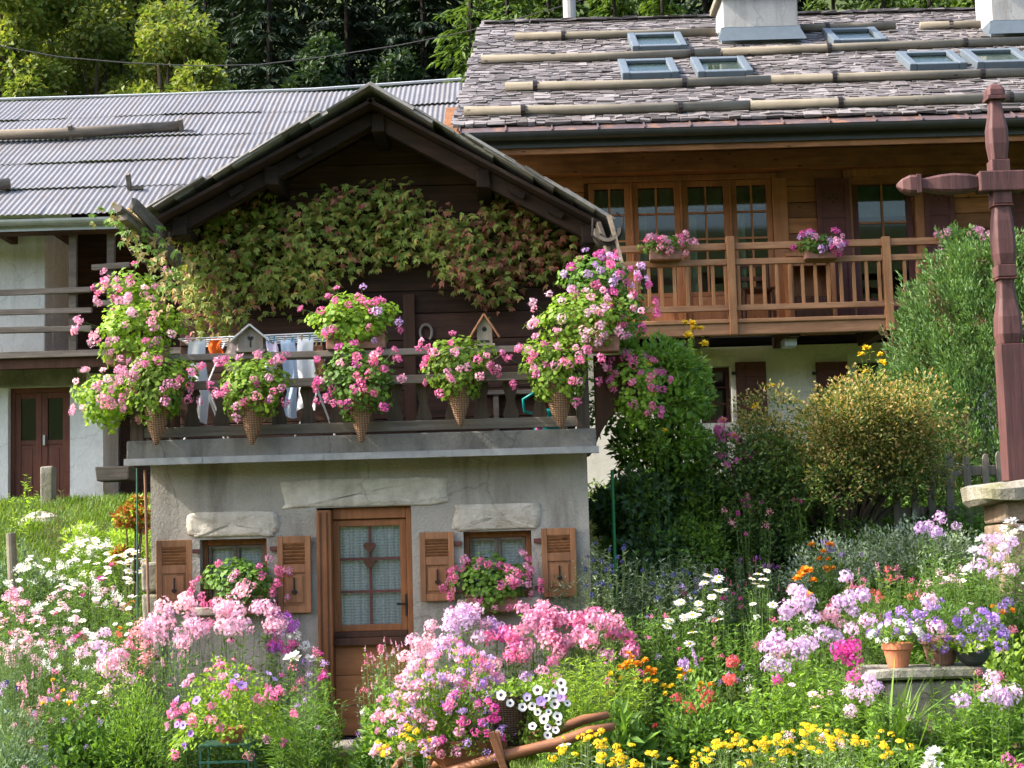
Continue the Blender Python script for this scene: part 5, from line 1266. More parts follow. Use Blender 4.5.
def mound(name, label, cat, px, pyt, Y, wpx, leaf, heads=(), n=900, L=.04, Wd=.022, zb=None, group=None, depth=.8, zlift=0, leaf2=None, hz=(.35, 1), up=.35, hspread=1.05, stems=True):
    root, h = place_root(name, label, cat, px, pyt, Y, zb, group); r = wpx * Y / F / 2; ry = r * depth
    fp = [foliage_mound(n, r, ry, h, L, Wd, up)]
    if leaf2: link('young_foliage', np_mesh('young_foliage', [foliage_mound(int(n * .5), r * 1.03, ry * 1.03, h * 1.03, L, Wd, up, .86)]), LF[leaf2], root)
    A = []; B = []
    for kind, col, cnt, size in heads:
        for _ in range(cnt):
            for _t in range(40):
                v = np.array([PR.gauss(0, 1), PR.gauss(-.55, .8), abs(PR.gauss(.6, .6))]); v /= np.linalg.norm(v)
                if hz[0] <= v[2] <= hz[1]: break
            pos = v * [r, ry, h] * PR.uniform(.95, 1.1) * hspread; add_head(root, kind, col, pos, size, (v[0] + PR.uniform(-.3, .3), v[1] - .25, v[2] + .35), rs=PR); A.append(pos * [.55, .55, .5]); B.append(pos)
    if A and stems: fp.append(thin_tubes(np.array(A), np.array(B), .003, .05, 1))
    link('foliage', np_mesh('foliage', fp), [LF[leaf], M_stem], root)
    return root

# ================================================================== geraniums
GN = [0]
def geranium(label, px, py, Y, wpx, hpx, heads, leaf='ger', pot=None, group='pink geraniums on and below the cottage balcony', n=520, trail=0.25, hs=.042, depth=.75, extra_leaf=None):
    c = P(px, py, Y); s = Y / F; rx, rz = wpx * s / 2, hpx * s / 2; ry = min(rx, .3) * depth
    zb = c[2] - rz * .8
    if pot == 'cone': zb = c[2] - rz * .35 - .37
    elif pot == 'box': zb = c[2] - rz * .62 - .10
    root = thing('geranium_basket' if pot == 'cone' else 'geranium_box', label, 'geranium', (c[0], Y, zb), group); cl = np.array([0, 0, c[2] - zb])
    if pot == 'cone':
        zt = .37; m = MB(); kr, kb = PR.uniform(.88, 1.12), PR.uniform(-.012, .02); m.lathe([(.012, -.02), (.022, .0), (.05 * kr + kb, .1), (.085 * kr + kb, .23), (.125 * kr, .36), (.135 * kr, .37), (.125 * kr, .375), (.1 * kr, .36)], (c[0], Y, zb), 22, 0, True, True); tl = PR.uniform(-.05, .05); m.v = [(v[0] + tl * (v[2] - zb - .36), v[1], v[2]) for v in m.v]; m.build('wicker_cone', M_wick, root, sm=True)
        m = MB(); m.tube([(c[0], Y + .1, zb + .36), (c[0], YR - .02, zb + .42)], .006, 5); m.build('hook', M_iron, root)
    elif pot == 'box':
        m = MB(); w = rx * .6; m.bx(c[0] - w, c[0] + w, Y - .09, Y + .09, zb, zb + .13); m.bx(c[0] - w - .012, c[0] + w + .012, Y - .1, Y + .1, zb + .131, zb + .15); m.build('trough', M_terrad, root, .008)
    n = int(n * 2.6); v = rdir(n); lump = 1 + .2 * np.sin(v[:, 0] * 5 + RNG.uniform(0, 6)) * np.cos(v[:, 2] * 4 + RNG.uniform(0, 6))
    r = RNG.uniform(.12, 1, n) ** (1 / 2.6) * lump
    p = v * r[:, None] * [rx, ry, rz] * .97 + cl
    if trail: dn = v[:, 2] < -.1; p[dn, 2] -= RNG.uniform(0, trail, dn.sum()) * rz * .7; p[dn, 0] *= .8
    nr = unit(v + [0, -.25, .55] + RNG.normal(0, .4, (n, 3)))
    fol = discs(p, nr, RNG.uniform(.012, .023, n), 7, .25)
    A = []; B = []
    for kind, col, cnt in heads:
        for _ in range(int(cnt * 1.25)):
            for _t in range(50):
                w = np.array([PR.gauss(0, .9), PR.gauss(-.75, .55), PR.gauss(.15, .7)]); w /= np.linalg.norm(w)
                if w[1] < .35 and w[2] > -.8: break
            pos = w * [rx, ry, rz] * PR.uniform(.9, 1.34) + cl; add_head(root, kind, col, pos, hs, (w[0], w[1] - .45, w[2] + .3), rs=PR); A.append(cl + (pos - cl) * .6 - [0, 0, .03]); B.append(pos)
    link('foliage', np_mesh('foliage', [fol, thin_tubes(np.array(A), np.array(B), .0026, .06, 1)]), [LF[leaf], M_stem], root); return root
YB = 13.08
H = lambda *a: [('umbel', c, n) for c, n in a]
geranium('geranium in the leftmost hanging wicker cone of the balcony, pale pink', 158, 385, YB, 78, 74, H(('palepink', 16), ('pink', 9)), pot='cone')
geranium('geranium in the wicker cone below the grey birdhouse, pink and pale pink', 253, 386, YB, 76, 66, H(('palepink', 12), ('pink', 10)), 'ger', 'cone')
geranium('geranium in the middle wicker cone with strong pink flowers', 360, 382, YB, 86, 74, H(('pink', 16), ('hotpink', 8), ('palepink', 4)), 'gerd', 'cone')
geranium('geranium in the wicker cone below the brown roofed birdhouse, pink', 459, 368, YB, 74, 66, H(('pink', 14), ('palepink', 9)), 'ger', 'cone')
geranium('geranium in the rightmost wicker cone in front of the watering can', 557, 369, YB, 78, 70, H(('palepink', 12), ('pink', 12)), 'ger', 'cone')
geranium('big yellow green geranium on the left end of the handrail with pale pink flowers', 138, 332, 13.25, 98, 70, H(('palepink', 20), ('blush', 6)), 'ger', 'box', trail=.5, n=640)
geranium('pink geranium climbing above the left end of the balcony under the eave', 133, 292, 13.55, 70, 46, H(('palepink', 12), ('pink', 7)), 'ger', None, n=260)
geranium('sprawling pale pink geranium hanging outward beyond the left balcony corner', 104, 401, 13.2, 66, 56, H(('palepink', 14), ('blush', 5)), 'ger', None, n=300)
geranium('bright yellow green geranium standing on the handrail above the middle cone', 356, 321, 13.3, 98, 56, H(('pink', 15), ('lilac', 4)), 'ger', 'box', n=640, trail=.35)
geranium('wide geranium on the right end of the handrail with pale pink flowers', 585, 322, 13.2, 110, 62, H(('blush', 16), ('palepink', 12)), 'ger', 'box', n=700, trail=.4)
geranium('violet pink geranium hanging highest at the right eave of the cottage', 598, 281, 13.4, 80, 50, H(('hotpink', 11), ('lilac', 12), ('pink', 6)), 'gerd', None, n=420)
geranium('magenta geranium trailing off the right end of the handrail', 628, 318, 13.3, 48, 70, H(('hotpink', 9), ('pink', 4)), 'gerd', None, n=260)
geranium('pink geranium hanging lowest at the right corner of the balcony', 634, 384, 13.35, 60, 70, H(('pink', 16), ('rose', 6)), 'ger', None, n=380, trail=.6)
geranium('dark leaved pink geranium in the left ground floor window', 240, 585, 13.4, 78, 54, H(('pink', 16), ('palepink', 7)), 'gerd', 'box', 'geraniums in the ground floor windows', n=480)
geranium('dark leaved pink geranium in the right ground floor window', 492, 582, 13.4, 84, 56, H(('pink', 20), ('palepink', 12)), 'gerd', 'box', 'geraniums in the ground floor windows', n=480)
for lab, px, py, cols in (('left box of pink geraniums on the chalet rail by the french windows', 665, 244, H(('palepink', 9), ('pink', 4))), ('middle box of violet pink geraniums on the chalet rail left of the balcony door', 820, 243, H(('hotpink', 7), ('lilac', 6), ('palepink', 4))), ('right box of pale pink geraniums on the chalet rail behind the cross', 966, 237, H(('palepink', 9), ('blush', 6)))):
    geranium(lab, px, py + 2, CB - .09, 54, 22, cols, 'gerd', 'box', 'geranium boxes on the chalet balcony', n=260, hs=.062, trail=.1)

# ================================================================== climbing vine on the gable
def vine(label, poly, n, mix, name='climbing_vine', Lf=.056):
    px = np.array([p[0] for p in poly]); 
    def inside(x, y):
        c = False; j = len(poly) - 1
        for i in range(len(poly)):
            if (poly[i][1] > y) != (poly[j][1] > y) and x < (poly[j][0] - poly[i][0]) * (y - poly[i][1]) / (poly[j][1] - poly[i][1]) + poly[i][0]: c = not c
            j = i
        return c
    cen = P(float(np.mean(px)), float(np.mean([p[1] for p in poly])), YW); root = thing(name, label, 'vine', (cen[0], YW, cen[2])); loc = np.array(root.location); pts = []
    x0, x1, y0, y1 = min(px), max(px), min(p[1] for p in poly), max(p[1] for p in poly)
    while len(pts) < n:
        x, y = PR.uniform(x0, x1), PR.uniform(y0, y1)
        if inside(x, y) and (math.sin(x * .21 + y * .13) + math.sin(x * .07 - y * .23) > -1.25): pts.append(P(x + PR.gauss(0, 7), y + PR.gauss(0, 7), YW - .06 - abs(PR.gauss(0, .17)) - .12 * max(0, math.sin(x * .045))))
    pts = np.array(pts) - loc; k = np.array([PR.random() for _ in range(n)])
    lo = 0
    for mat, fr, nm in mix:
        s = (k >= lo) & (k < lo + fr); lo += fr; q = pts[s]; m_ = len(q)
        if not m_: continue
        nr = unit(np.stack([RNG.normal(-.25, .45, m_), RNG.normal(-.9, .25, m_), RNG.normal(.5, .35, m_)], 1)); dn = unit(np.cross(np.cross(nr, np.tile([0, 0, -1.0], (m_, 1)) + RNG.normal(0, .4, (m_, 3))), nr)); sd = np.cross(dn, nr); ps = []
        for a in (-1.15, -.6, 0, .6, 1.15):
            d = dn * math.cos(a) + sd * math.sin(a) + nr * RNG.normal(-.1, .12, (m_, 1)); f = 1 - .22 * abs(a); sz = RNG.uniform(.55, 1.5, m_) * Lf * f; ps.append(leaves(q, d, nr, sz, sz * .36, .1))
        link(nm, np_mesh(nm, ps), LF[mat], root)
    m = MB()
    for _ in range(9):
        i, j = PR.randrange(n), PR.randrange(n); a, b = pts[i] + loc, pts[j] + loc; m.tube([(a[0], YW - .04, a[2]), ((a[0] + b[0]) / 2, YW - .07, (a[2] + b[2]) / 2 - .1), (b[0], YW - .04, b[2])], .01, 5)
    m.build('vine_stem', M_bark, root); return root
vine('large green and amber virginia creeper sprawling across the dark timber gable', [(178, 240), (190, 210), (230, 208), (262, 196), (300, 208), (335, 190), (385, 182), (415, 195), (430, 215), (470, 222), (480, 260), (440, 275), (425, 255), (380, 262), (345, 268), (330, 300), (300, 292), (275, 315), (265, 290), (240, 320), (215, 335), (190, 325), (170, 290)], 2700, [('vine', .9, 'foliage'), ('vinered', .10, 'autumn_foliage')])
vine('reddening creeper hanging in tassels below the right half of the gable', [(432, 215), (470, 228), (500, 195), (540, 190), (556, 215), (575, 240), (578, 262), (545, 275), (528, 262), (520, 290), (495, 305), (478, 295), (455, 285), (440, 262)], 1100, [('vine', .55, 'foliage'), ('vinered', .45, 'autumn_foliage')])
def YWv(): pass
sv = YW; YW = 13.35
vine('pale leaved creeper growing round the broken log at the left eave', [(85, 215), (108, 210), (140, 218), (165, 235), (185, 262), (180, 300), (160, 305), (150, 270), (135, 250), (118, 222)], 170, [('gold', .45, 'foliage'), ('bright', .55, 'green_foliage')], Lf=.055)
YW = sv

# ================================================================== shrubs and climbers on the right
def shrub(name, label, cat, px, pyt, Y, wpx, leafs, n, L, Wd, lumps=9, zb=None, depth=.8, group=None, up=.4, lumpr=.45, trunk=True, zlow=.2):
    """woody shrub built of leaf clumps on limbs; leafs = [(material, share, min height share)]"""
    root, h = place_root(name, label, cat, px, pyt, Y, zb, group); r = wpx * Y / F / 2; cs = []
    for i in range(lumps):
        a = PR.uniform(0, 6.28); q = PR.uniform(.15, .8); zz = PR.uniform(zlow, .9) * (1 - .25 * q); cs.append((q * math.cos(a) * r, q * math.sin(a) * r * depth, zz * h, PR.uniform(.75, 1.2) * lumpr))
    m = MB(); loc = Vector(root.location)
    for c in cs: m.tube([loc + Vector((c[0] * .12, c[1] * .12, -.1)), loc + Vector((c[0] * .5, c[1] * .5, c[2] * .5)), loc + Vector(c[:3])], [.022, .015, .006], 6)
    m.build('branches', M_bark, root)
    V = []
    for c in cs:
        k = n // lumps; v = rdir(k); rad = min(r, h * .6) * c[3]; rr = RNG.uniform(.15, 1, k) ** (1 / 2.4) * (1 + .18 * np.sin(v[:, 0] * 6 + c[0] * 9) * np.cos(v[:, 2] * 5 + c[1] * 7)); p = v * rr[:, None] * rad * [1.15, 1, .95] + np.array(c[:3]); V.append(np.concatenate([p, v], 1))
    V = np.concatenate(V); V = V[V[:, 2] > -.02]
    for mat, share, zlo, nm in leafs:
        s = (RNG.uniform(0, 1, len(V)) < share) & (V[:, 2] + RNG.normal(0, .12 * h, len(V)) > zlo * h); q = V[s]; k = len(q); d = unit(q[:, 3:] + [0, 0, up] + RNG.normal(0, .6, (k, 3))); nr = unit(q[:, 3:] * .5 + [0, 0, .8] + RNG.normal(0, .5, (k, 3)))
        link(nm, np_mesh(nm, [leaves(q[:, :3] + q[:, 3:] * (.03 if zlo > 0 else 0), d, nr, RNG.uniform(.7, 1.25, k) * L, RNG.uniform(.8, 1.2, k) * Wd, .15)]), LF[mat], root)
    return root
shrub('golden_shrub', 'wide rounded shrub with yellow orange leaf tips in front of the picket fence', 'shrub', 832, 366, 14.75, 268, [('olive', .8, 0, 'foliage'), ('gold', .8, .38, 'golden_foliage')], 36000, .036, .022, 46, lumpr=.29, zlow=.36)
shrub('dark_shrub', 'dark green shrub filling the shade left of the golden shrub', 'shrub', 752, 415, 14.6, 130, [('dark', .6, 0, 'foliage'), ('olive', .6, .2, 'young_foliage')], 9000, .045, .025, 10)  # separate dark shrub puts the golden shrub's shaded side into leaf colour
shrub('climbing_bush', 'tall dark green leafy bush right beside the cottage corner', 'bush', 668, 322, 14.7, 150, [('bright', .6, 0, 'foliage'), ('mid', .5, 0, 'older_foliage')], 10000, .075, .042, 18, lumpr=.38)
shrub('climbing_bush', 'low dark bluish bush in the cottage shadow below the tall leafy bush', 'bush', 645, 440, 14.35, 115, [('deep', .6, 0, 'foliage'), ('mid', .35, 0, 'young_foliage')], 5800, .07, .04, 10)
shrub('lime_bush', 'low lime green bush behind the blue globe thistles', 'bush', 690, 518, 14.3, 120, [('bright', .9, 0, 'foliage')], 2600, .05, .026, 7)
# upright juniper
def juniper():
    Y = 16.6; root, h = place_root('juniper', 'big feathery blue green juniper behind the fence and cross', 'juniper', 988, 238, Y); r = 112 * Y / F
    NP_, K = 560, 120; ca = RNG.uniform(0, 6.283, NP_); ct = RNG.uniform(0, .97, NP_) ** .8; prof = np.interp(ct, [0, .15, .45, .7, .88, 1], [.85, 1.0, .98, .8, .52, .1]) * RNG.uniform(.62, .98, NP_)
    base = np.stack([np.cos(ca) * prof * r, np.sin(ca) * prof * r * .9, ct * h * .93], 1); ax = unit(np.stack([np.cos(ca) * .55, np.sin(ca) * .55, np.full(NP_, 1.0)], 1) + RNG.normal(0, .22, (NP_, 3))); ln = RNG.uniform(.22, .52, NP_)
    cl = np.repeat(np.arange(NP_), K); t = RNG.uniform(-.5, 1, NP_ * K); n = NP_ * K; off = RNG.normal(0, 1, (n, 3)) * (.066 * (1.15 - np.clip(t, 0, 1)))[:, None]
    p = base[cl] + ax[cl] * (t * ln[cl])[:, None] + off; d = unit(ax[cl] + unit(off) * .55 + RNG.normal(0, .25, (n, 3))); nr = unit(off + RNG.normal(0, .02, (n, 3)))
    br = ((cl * 13) % 12) == 0
    for s, mat, nm in ((~br, 'juniper', 'foliage'), (br, 'juniperb', 'withered_foliage')):
        q = s.nonzero()[0]; link(nm, np_mesh(nm, [leaves(p[q], d[q], nr[q], RNG.uniform(.04, .08, len(q)), RNG.uniform(.016, .028, len(q)), .2)]), LF[mat], root)
    m = MB(); loc = Vector(root.location); m.tube([loc + Vector((0, 0, -.2)), loc + Vector((.05, 0, h * .5)), loc + Vector((0, 0, h * .9))], [.09, .05, .015], 8); m.build('trunk', M_bark, root)
juniper()
# ================================================================== garden beds
G1 = 'white flowers on the left bank'; GP = 'phlox clumps in the garden beds'
# --- left bank, from the back to the front
upright('tall_flower', 'white anemones nearest the wooden post on the left bank', 'white flowers', 40, 556, 14.9, 75, 'mid', [('cosmos', 'white', 20, .036), ('airy', 'white', 26, .045)], 46, 12, .05, .022, group=G1)
upright('tall_flower', 'white anemones at the top of the bank below the bright green bush', 'white flowers', 92, 536, 15.2, 75, 'bright', [('cosmos', 'white', 24, .04), ('airy', 'white', 26, .05)], 60, 12, .05, .022, group=G1)
upright('tall_flower', 'white anemones with one magenta bloom next to the rusty rod', 'white flowers', 125, 540, 14.4, 52, 'bright', [('cosmos', 'white', 24, .048), ('double', 'hotpink', 1, .045), ('double', 'rose', 2, .03)], 32, 12, .05, .022, group=G1)
upright('tall_flower', 'white and blush flowers in the middle of the left bank', 'white flowers', 80, 572, 14.0, 92, 'mid', [('cosmos', 'white', 14, .036), ('airy', 'white', 18, .045), ('airy', 'blush', 16, .045), ('cosmos', 'blush', 8, .034), ('double', 'rose', 2, .03)], 50, 12, .05, .02, group=G1)
upright('tall_flower', 'blush pink flowers at the left edge of the picture halfway up', 'pink flowers', 12, 588, 13.6, 64, 'mid', [('airy', 'palepink', 20, .05), ('cosmos', 'blush', 20, .04)], 36, 12, .05, .02)
upright('tall_flower', 'silvery leaved plant with blush flowers on the lower left bank', 'pink flowers', 58, 606, 13.2, 90, 'silver', [('airy', 'blush', 16, .045), ('cosmos', 'white', 16, .036), ('cosmos', 'blush', 10, .034), ('double', 'rose', 2, .032)], 50, 16, .05, .018)
upright('tall_flower', 'yellowing leafy plant beside the lower corner stones of the cottage', 'leafy plant', 132, 590, 13.3, 46, 'bright', [('cosmos', 'white', 7, .03), ('double', 'orange', 3, .03), ('airy', 'coral', 3, .035)], 30, 14, .06, .025)
upright('phlox', 'pale pink phlox at the left bed beneath the corner stones, two flower heads', 'phlox', 100, 625, 12.7, 62, 'mid', [('panicle', 'paleLilac', 3, .072), ('panicle', 'blush', 3, .06)], 26, 16, .075, .02, group=GP)
upright('phlox', 'salmon pink phlox leaning against the cottage corner', 'phlox', 138, 622, 12.6, 62, 'mid', [('airy', 'salmon', 13, .06), ('airy', 'pink', 6, .055)], 30, 14, .07, .02, group=GP)
upright('phlox', 'low pale phlox in front of the salmon pink phlox', 'phlox', 122, 655, 12.4, 52, 'mid', [('panicle', 'blush', 6, .075)], 22, 16, .075, .02, group=GP)
upright('tall_flower', 'blue green feathery plant at the left picture edge', 'leafy plant', 10, 620, 12.6, 80, 'blue', [('airy', 'blush', 4, .04)], 46, 22, .055, .01)
upright('tall_flower', 'fading plant with dusty pink spikes in the lower left bed', 'pink flowers', 30, 678, 12.0, 44, 'straw', [('spike', 'palepink', 6, .022), ('airy', 'salmon', 4, .045)], 24, 16, .05, .014)
upright('tall_flower', 'slim pink spiked plant in the lower left bed next to yellow blooms', 'pink flowers', 60, 672, 11.9, 44, 'mid', [('airy', 'pink', 4, .04), ('spike', 'palepink', 4, .02), ('double', 'yellow', 3, .026)], 26, 16, .06, .022)
upright('tall_flower', 'blue globe flowers at the bottom left picture edge', 'blue flowers', 6, 680, 11.6, 50, 'blue', [('ball', 'blue', 5, .026), ('airy', 'lilac', 4, .035)], 30, 20, .06, .014)
mound('leafy_mound', 'dark leafy mound at the lawn edge in the lower left bed', 'leafy plant', 88, 712, 11.9, 92, 'mid', [('airy', 'lavender', 3, .03)], 1300, .055, .034)
mound('leafy_mound', 'bright feathery green mound left of the flower pot stand', 'leafy plant', 142, 684, 11.8, 92, 'bright', [('double', 'rose', 2, .03), ('airy', 'lavender', 2, .03)], 2600, .045, .011)
mound('leafy_mound', 'bluish green plant in the bottom left corner', 'leafy plant', 15, 716, 11.4, 90, 'blue', [('airy', 'palepink', 5, .03)], 1500, .05, .014)
upright('tall_flower', 'leggy green plant with white blooms behind the feathery mound', 'leafy plant', 90, 668, 12.3, 90, 'bright', [('cosmos', 'white', 4, .03), ('airy', 'blush', 6, .04)], 44, 16, .07, .026)
upright('tall_flower', 'loose blush and rose flowers at the far left below the wooden post', 'pink flowers', 25, 632, 12.9, 70, 'mid', [('airy', 'blush', 18, .045), ('airy', 'rose', 6, .04), ('airy', 'white', 10, .04)], 50, 18, .055, .018)
upright('tall_flower', 'mixed pale flowers between silvery leaves and the salmon phlox', 'pink flowers', 78, 630, 12.8, 80, 'bright', [('airy', 'white', 14, .042), ('airy', 'palepink', 12, .042), ('double', 'hotpink', 1, .035)], 54, 18, .055, .018)
upright('tall_flower', 'small pink and lilac flowers above the dark leafy mound at lower left', 'pink flowers', 66, 690, 12.2, 90, 'mid', [('airy', 'palepink', 14, .04), ('airy', 'lavender', 6, .035), ('double', 'yellow', 3, .024)], 54, 18, .06, .02)
upright('tall_flower', 'yellowish green airy plant in front of the lower corner stones', 'leafy plant', 118, 640, 12.15, 80, 'lime', [('airy', 'blush', 8, .04), ('airy', 'rose', 4, .04)], 40, 18, .06, .018)
upright('tall_flower', 'green stems with violet and white dots right of the globe thistles', 'leafy plant', 700, 566, 13.3, 120, 'mid', [('airy', 'white', 8, .035), ('airy', 'lavender', 8, .035), ('airy', 'magenta', 5, .03)], 80, 26, .07, .02)
upright('tall_flower', 'bushy green stems below the white daisies and marigolds', 'leafy plant', 775, 600, 12.6, 110, 'mid', [('airy', 'rose', 6, .035), ('airy', 'white', 5, .035)], 70, 26, .075, .022)
# --- below the left window
upright('phlox', 'big blush phlox below the left window, left half', 'phlox', 178, 600, 12.8, 84, 'mid', [('panicle', 'blush', 14, .082), ('panicle', 'paleLilac', 4, .075)], 30, 18, .08, .022, group=GP, dome=.2)
upright('phlox', 'big blush phlox below the left window, right half and tallest', 'phlox', 240, 591, 12.75, 84, 'mid', [('panicle', 'blush', 15, .085), ('panicle', 'palepink', 3, .07)], 30, 18, .08, .022, group=GP, dome=.22)
upright('phlox', 'vivid purple phlox right of the blush phlox below the left window', 'phlox', 282, 612, 12.8, 56, 'mid', [('panicle', 'purple', 5, .055), ('panicle', 'hotpink', 5, .055), ('panicle', 'lilac', 5, .055), ('panicle', 'white', 2, .06)], 24, 16, .08, .022, group=GP)
upright('coneflower', 'drooping pink coneflowers with brown centres in front of the blush phlox', 'coneflowers', 232, 636, 12.4, 84, 'mid', [('cone', 'rose', 9, .042)], 22, 14, .08, .025)
upright('tall_flower', 'fine pale grassy plant with tiny pink flowers left of the pot stand', 'grassy plant', 178, 640, 12.2, 66, 'silver', [('spike', 'palepink', 16, .014), ('spike', 'blush', 10, .014)], 60, 14, .05, .008)
upright('tall_flower', 'white dahlia beside magenta blooms left of the cottage door', 'white flowers', 304, 640, 12.5, 50, 'mid', [('double', 'white', 3, .055), ('airy', 'rose', 5, .045), ('airy', 'magenta', 4, .04)], 26, 18, .08, .025)
upright('tall_flower', 'leafy green plant with a magenta bloom beside the cottage door post', 'leafy plant', 322, 660, 12.2, 44, 'mid', [('double', 'hotpink', 2, .045), ('airy', 'lilac', 3, .04)], 24, 20, .085, .028)
upright('tall_flower', 'tall narrow leaved greenery right of the flower pot stand', 'leafy plant', 302, 690, 11.7, 76, 'mid', [('airy', 'lilac', 3, .03)], 44, 20, .10, .016)
# flower pot on the green stand
def potted(label, px, pyt, Y, wpx, zpot, ph, pr, potmat, leaf, heads, n, L, Wd, group=None, name='flower_pot', hz=(.1, 1), bowl=False, depth=.8, hgt=None, hspread=1.05, droop=0):
    t = P(px, pyt, Y); x = t[0]; root = thing(name, label, 'potted flowers', (x, Y, zpot), group); m = MB(); loc = (x, Y, zpot)
    m.lathe([(pr * .62, .0), (pr * .66, .01), (pr * .88, ph * .72), (pr * .92, ph * .73), (pr, ph * .76), (pr, ph), (pr * .9, ph), (pr * .85, ph * .86)] if not bowl else [(pr * .4, 0), (pr * .7, ph * .25), (pr * .95, ph * .7), (pr, ph), (pr * .93, ph), (pr * .8, ph * .8)], loc, 24, 0, True, True); m.build('pot', potmat, root, sm=False)
    h = t[2] - zpot - ph; r = wpx * Y / F / 2
    f = foliage_mound(n, r, r * depth, h, L, Wd, .3); f[0][:, 2] += ph - droop * (np.hypot(f[0][:, 0], f[0][:, 1]) / r) ** 2 * 1.6; sp = RNG.uniform(0, 1, n) < .25
    A = []; B = []
    for kind, col, cnt, size in heads:
        for _ in range(cnt):
            for _t in range(40):
                v = np.array([PR.gauss(0, 1), PR.gauss(-.6, .7), PR.gauss(.45, .6)]); v /= np.linalg.norm(v)
                if hz[0] <= v[2] <= hz[1]: break
            pos = v * [r, r * depth, h] * PR.uniform(.95, 1.12) * hspread + [0, 0, ph]; add_head(root, kind, col, pos, size, (v[0], v[1] - .3, v[2] + .3), rs=PR); A.append((pos - [0, 0, ph]) * .5 + [0, 0, ph]); B.append(pos)
    link('foliage', np_mesh('foliage', [f, thin_tubes(np.array(A), np.array(B), .0026, .05, 1)]), [LF[leaf], M_stem], root); return root
potted('terracotta pot of pink geraniums and violet petunias on the dark green stand', 230, 665, 11.0, 112, stz + .001, .10, .11, M_terra, 'ger', [('umbel', 'pink', 22, .04), ('umbel', 'palepink', 8, .036), ('umbel', 'salmon', 5, .036), ('trumpet', 'violet', 9, .03), ('trumpet', 'lavender', 6, .026)], 2000, .035, .022, hz=(-.35, 1), droop=.09)
# --- around the wheelbarrow
upright('tall_flower', 'airy plant with tiny blush flowers right in front of the cottage door', 'pink flowers', 388, 636, 12.3, 70, 'silver', [('spike', 'palepink', 18, .015), ('airy', 'rose', 8, .035), ('spike', 'blush', 12, .014)], 60, 16, .05, .012)
upright('tall_flower', 'single thin flowering stalk rising before the glazed door', 'leafy plant', 366, 636, 12.6, 14, 'lime', [('spike', 'blush', 1, .018)], 4, 16, .06, .012, dome=.5)
mound('leafy_mound', 'fresh green leafy plant with white bells at the doorstep', 'leafy plant', 390, 690, 11.8, 74, 'mid', [('airy', 'white', 6, .03), ('airy', 'lavender', 3, .03)], 1500, .055, .034)
upright('phlox', 'white flowering phlox left of centre behind the wheelbarrow', 'phlox', 418, 640, 12.2, 58, 'mid', [('panicle', 'blush', 8, .062), ('panicle', 'white', 3, .055)], 26, 16, .075, .02, group=GP)
upright('phlox', 'lilac and white phlox directly under the right window', 'phlox', 462, 604, 12.75, 92, 'mid', [('panicle', 'paleLilac', 14, .075), ('panicle', 'blush', 8, .07), ('panicle', 'lilac', 6, .065)], 38, 16, .08, .022, group=GP, dome=.3)
upright('phlox', 'deep pink phlox between the lilac one and the right window shutter', 'phlox', 498, 625, 12.55, 70, 'mid', [('panicle', 'pink', 9, .06), ('panicle', 'lilac', 6, .06), ('panicle', 'hotpink', 3, .05)], 28, 16, .08, .022, group=GP)
upright('phlox', 'candy pink phlox before the rightmost shutter', 'phlox', 538, 603, 12.7, 80, 'bright', [('panicle', 'palepink', 17, .078), ('panicle', 'pink', 6, .07)], 38, 20, .085, .02, group=GP, dome=.25)
upright('phlox', 'candy pink phlox at the right end of the pink row, full of bright green leaves', 'phlox', 594, 612, 12.6, 84, 'bright', [('panicle', 'palepink', 14, .082), ('panicle', 'pink', 8, .075)], 46, 24, .085, .02, group=GP, dome=.25)
upright('phlox', 'bright green flowerless phlox foliage to the right of the wheelbarrow', 'leafy plant', 588, 645, 12.0, 130, 'lime', [], 110, 28, .085, .018)
upright('phlox', 'small pink phlox just above the white petunias', 'phlox', 548, 662, 11.6, 48, 'bright', [('panicle', 'palepink', 5, .05), ('panicle', 'pink', 4, .045)], 20, 18, .07, .018, group=GP)
# wheelbarrow planting
zb_ = .36
def barrow_plant(label, cat, px, pyt, wpx, leaf, heads, n, L, Wd, hz=(.1, 1), Y=WY, zb=zb_, depth=.6, hs=1.05):
    return mound('barrow_flower', label, cat, px, pyt, Y, wpx, leaf, heads, n, L, Wd, zb=zb, depth=depth, hz=hz, hspread=hs)
barrow_plant('pale pink verbena cascading over the left end of the wheelbarrow', 'verbena', 428, 672, 104, 'ger', [('umbel', 'palepink', 56, .038), ('umbel', 'blush', 22, .038), ('umbel', 'lilac', 14, .036)], 1900, .035, .02, (-.05, 1), WY - .08)
barrow_plant('pink verbena crowning the wheelbarrow planting', 'verbena', 460, 652, 96, 'ger', [('umbel', 'palepink', 44, .038), ('umbel', 'lilac', 26, .036), ('umbel', 'pink', 12, .034)], 1500, .035, .02, (.2, 1), WY + .12)
barrow_plant('violet lobelia spikes in the middle of the wheelbarrow', 'lobelia', 480, 664, 66, 'mid', [('spike', 'lavender', 40, .022), ('airy', 'violet', 16, .045)], 800, .03, .01, (.1, 1))
barrow_plant('magenta and violet blooms above parsley green leaves at the wheelbarrow front', 'verbena', 468, 694, 74, 'bright', [('umbel', 'magenta', 8, .038), ('airy', 'lavender', 14, .04), ('umbel', 'hotpink', 6, .038), ('spike', 'lavender', 10, .02)], 1900, .022, .016, (0, .9), WY - .18)
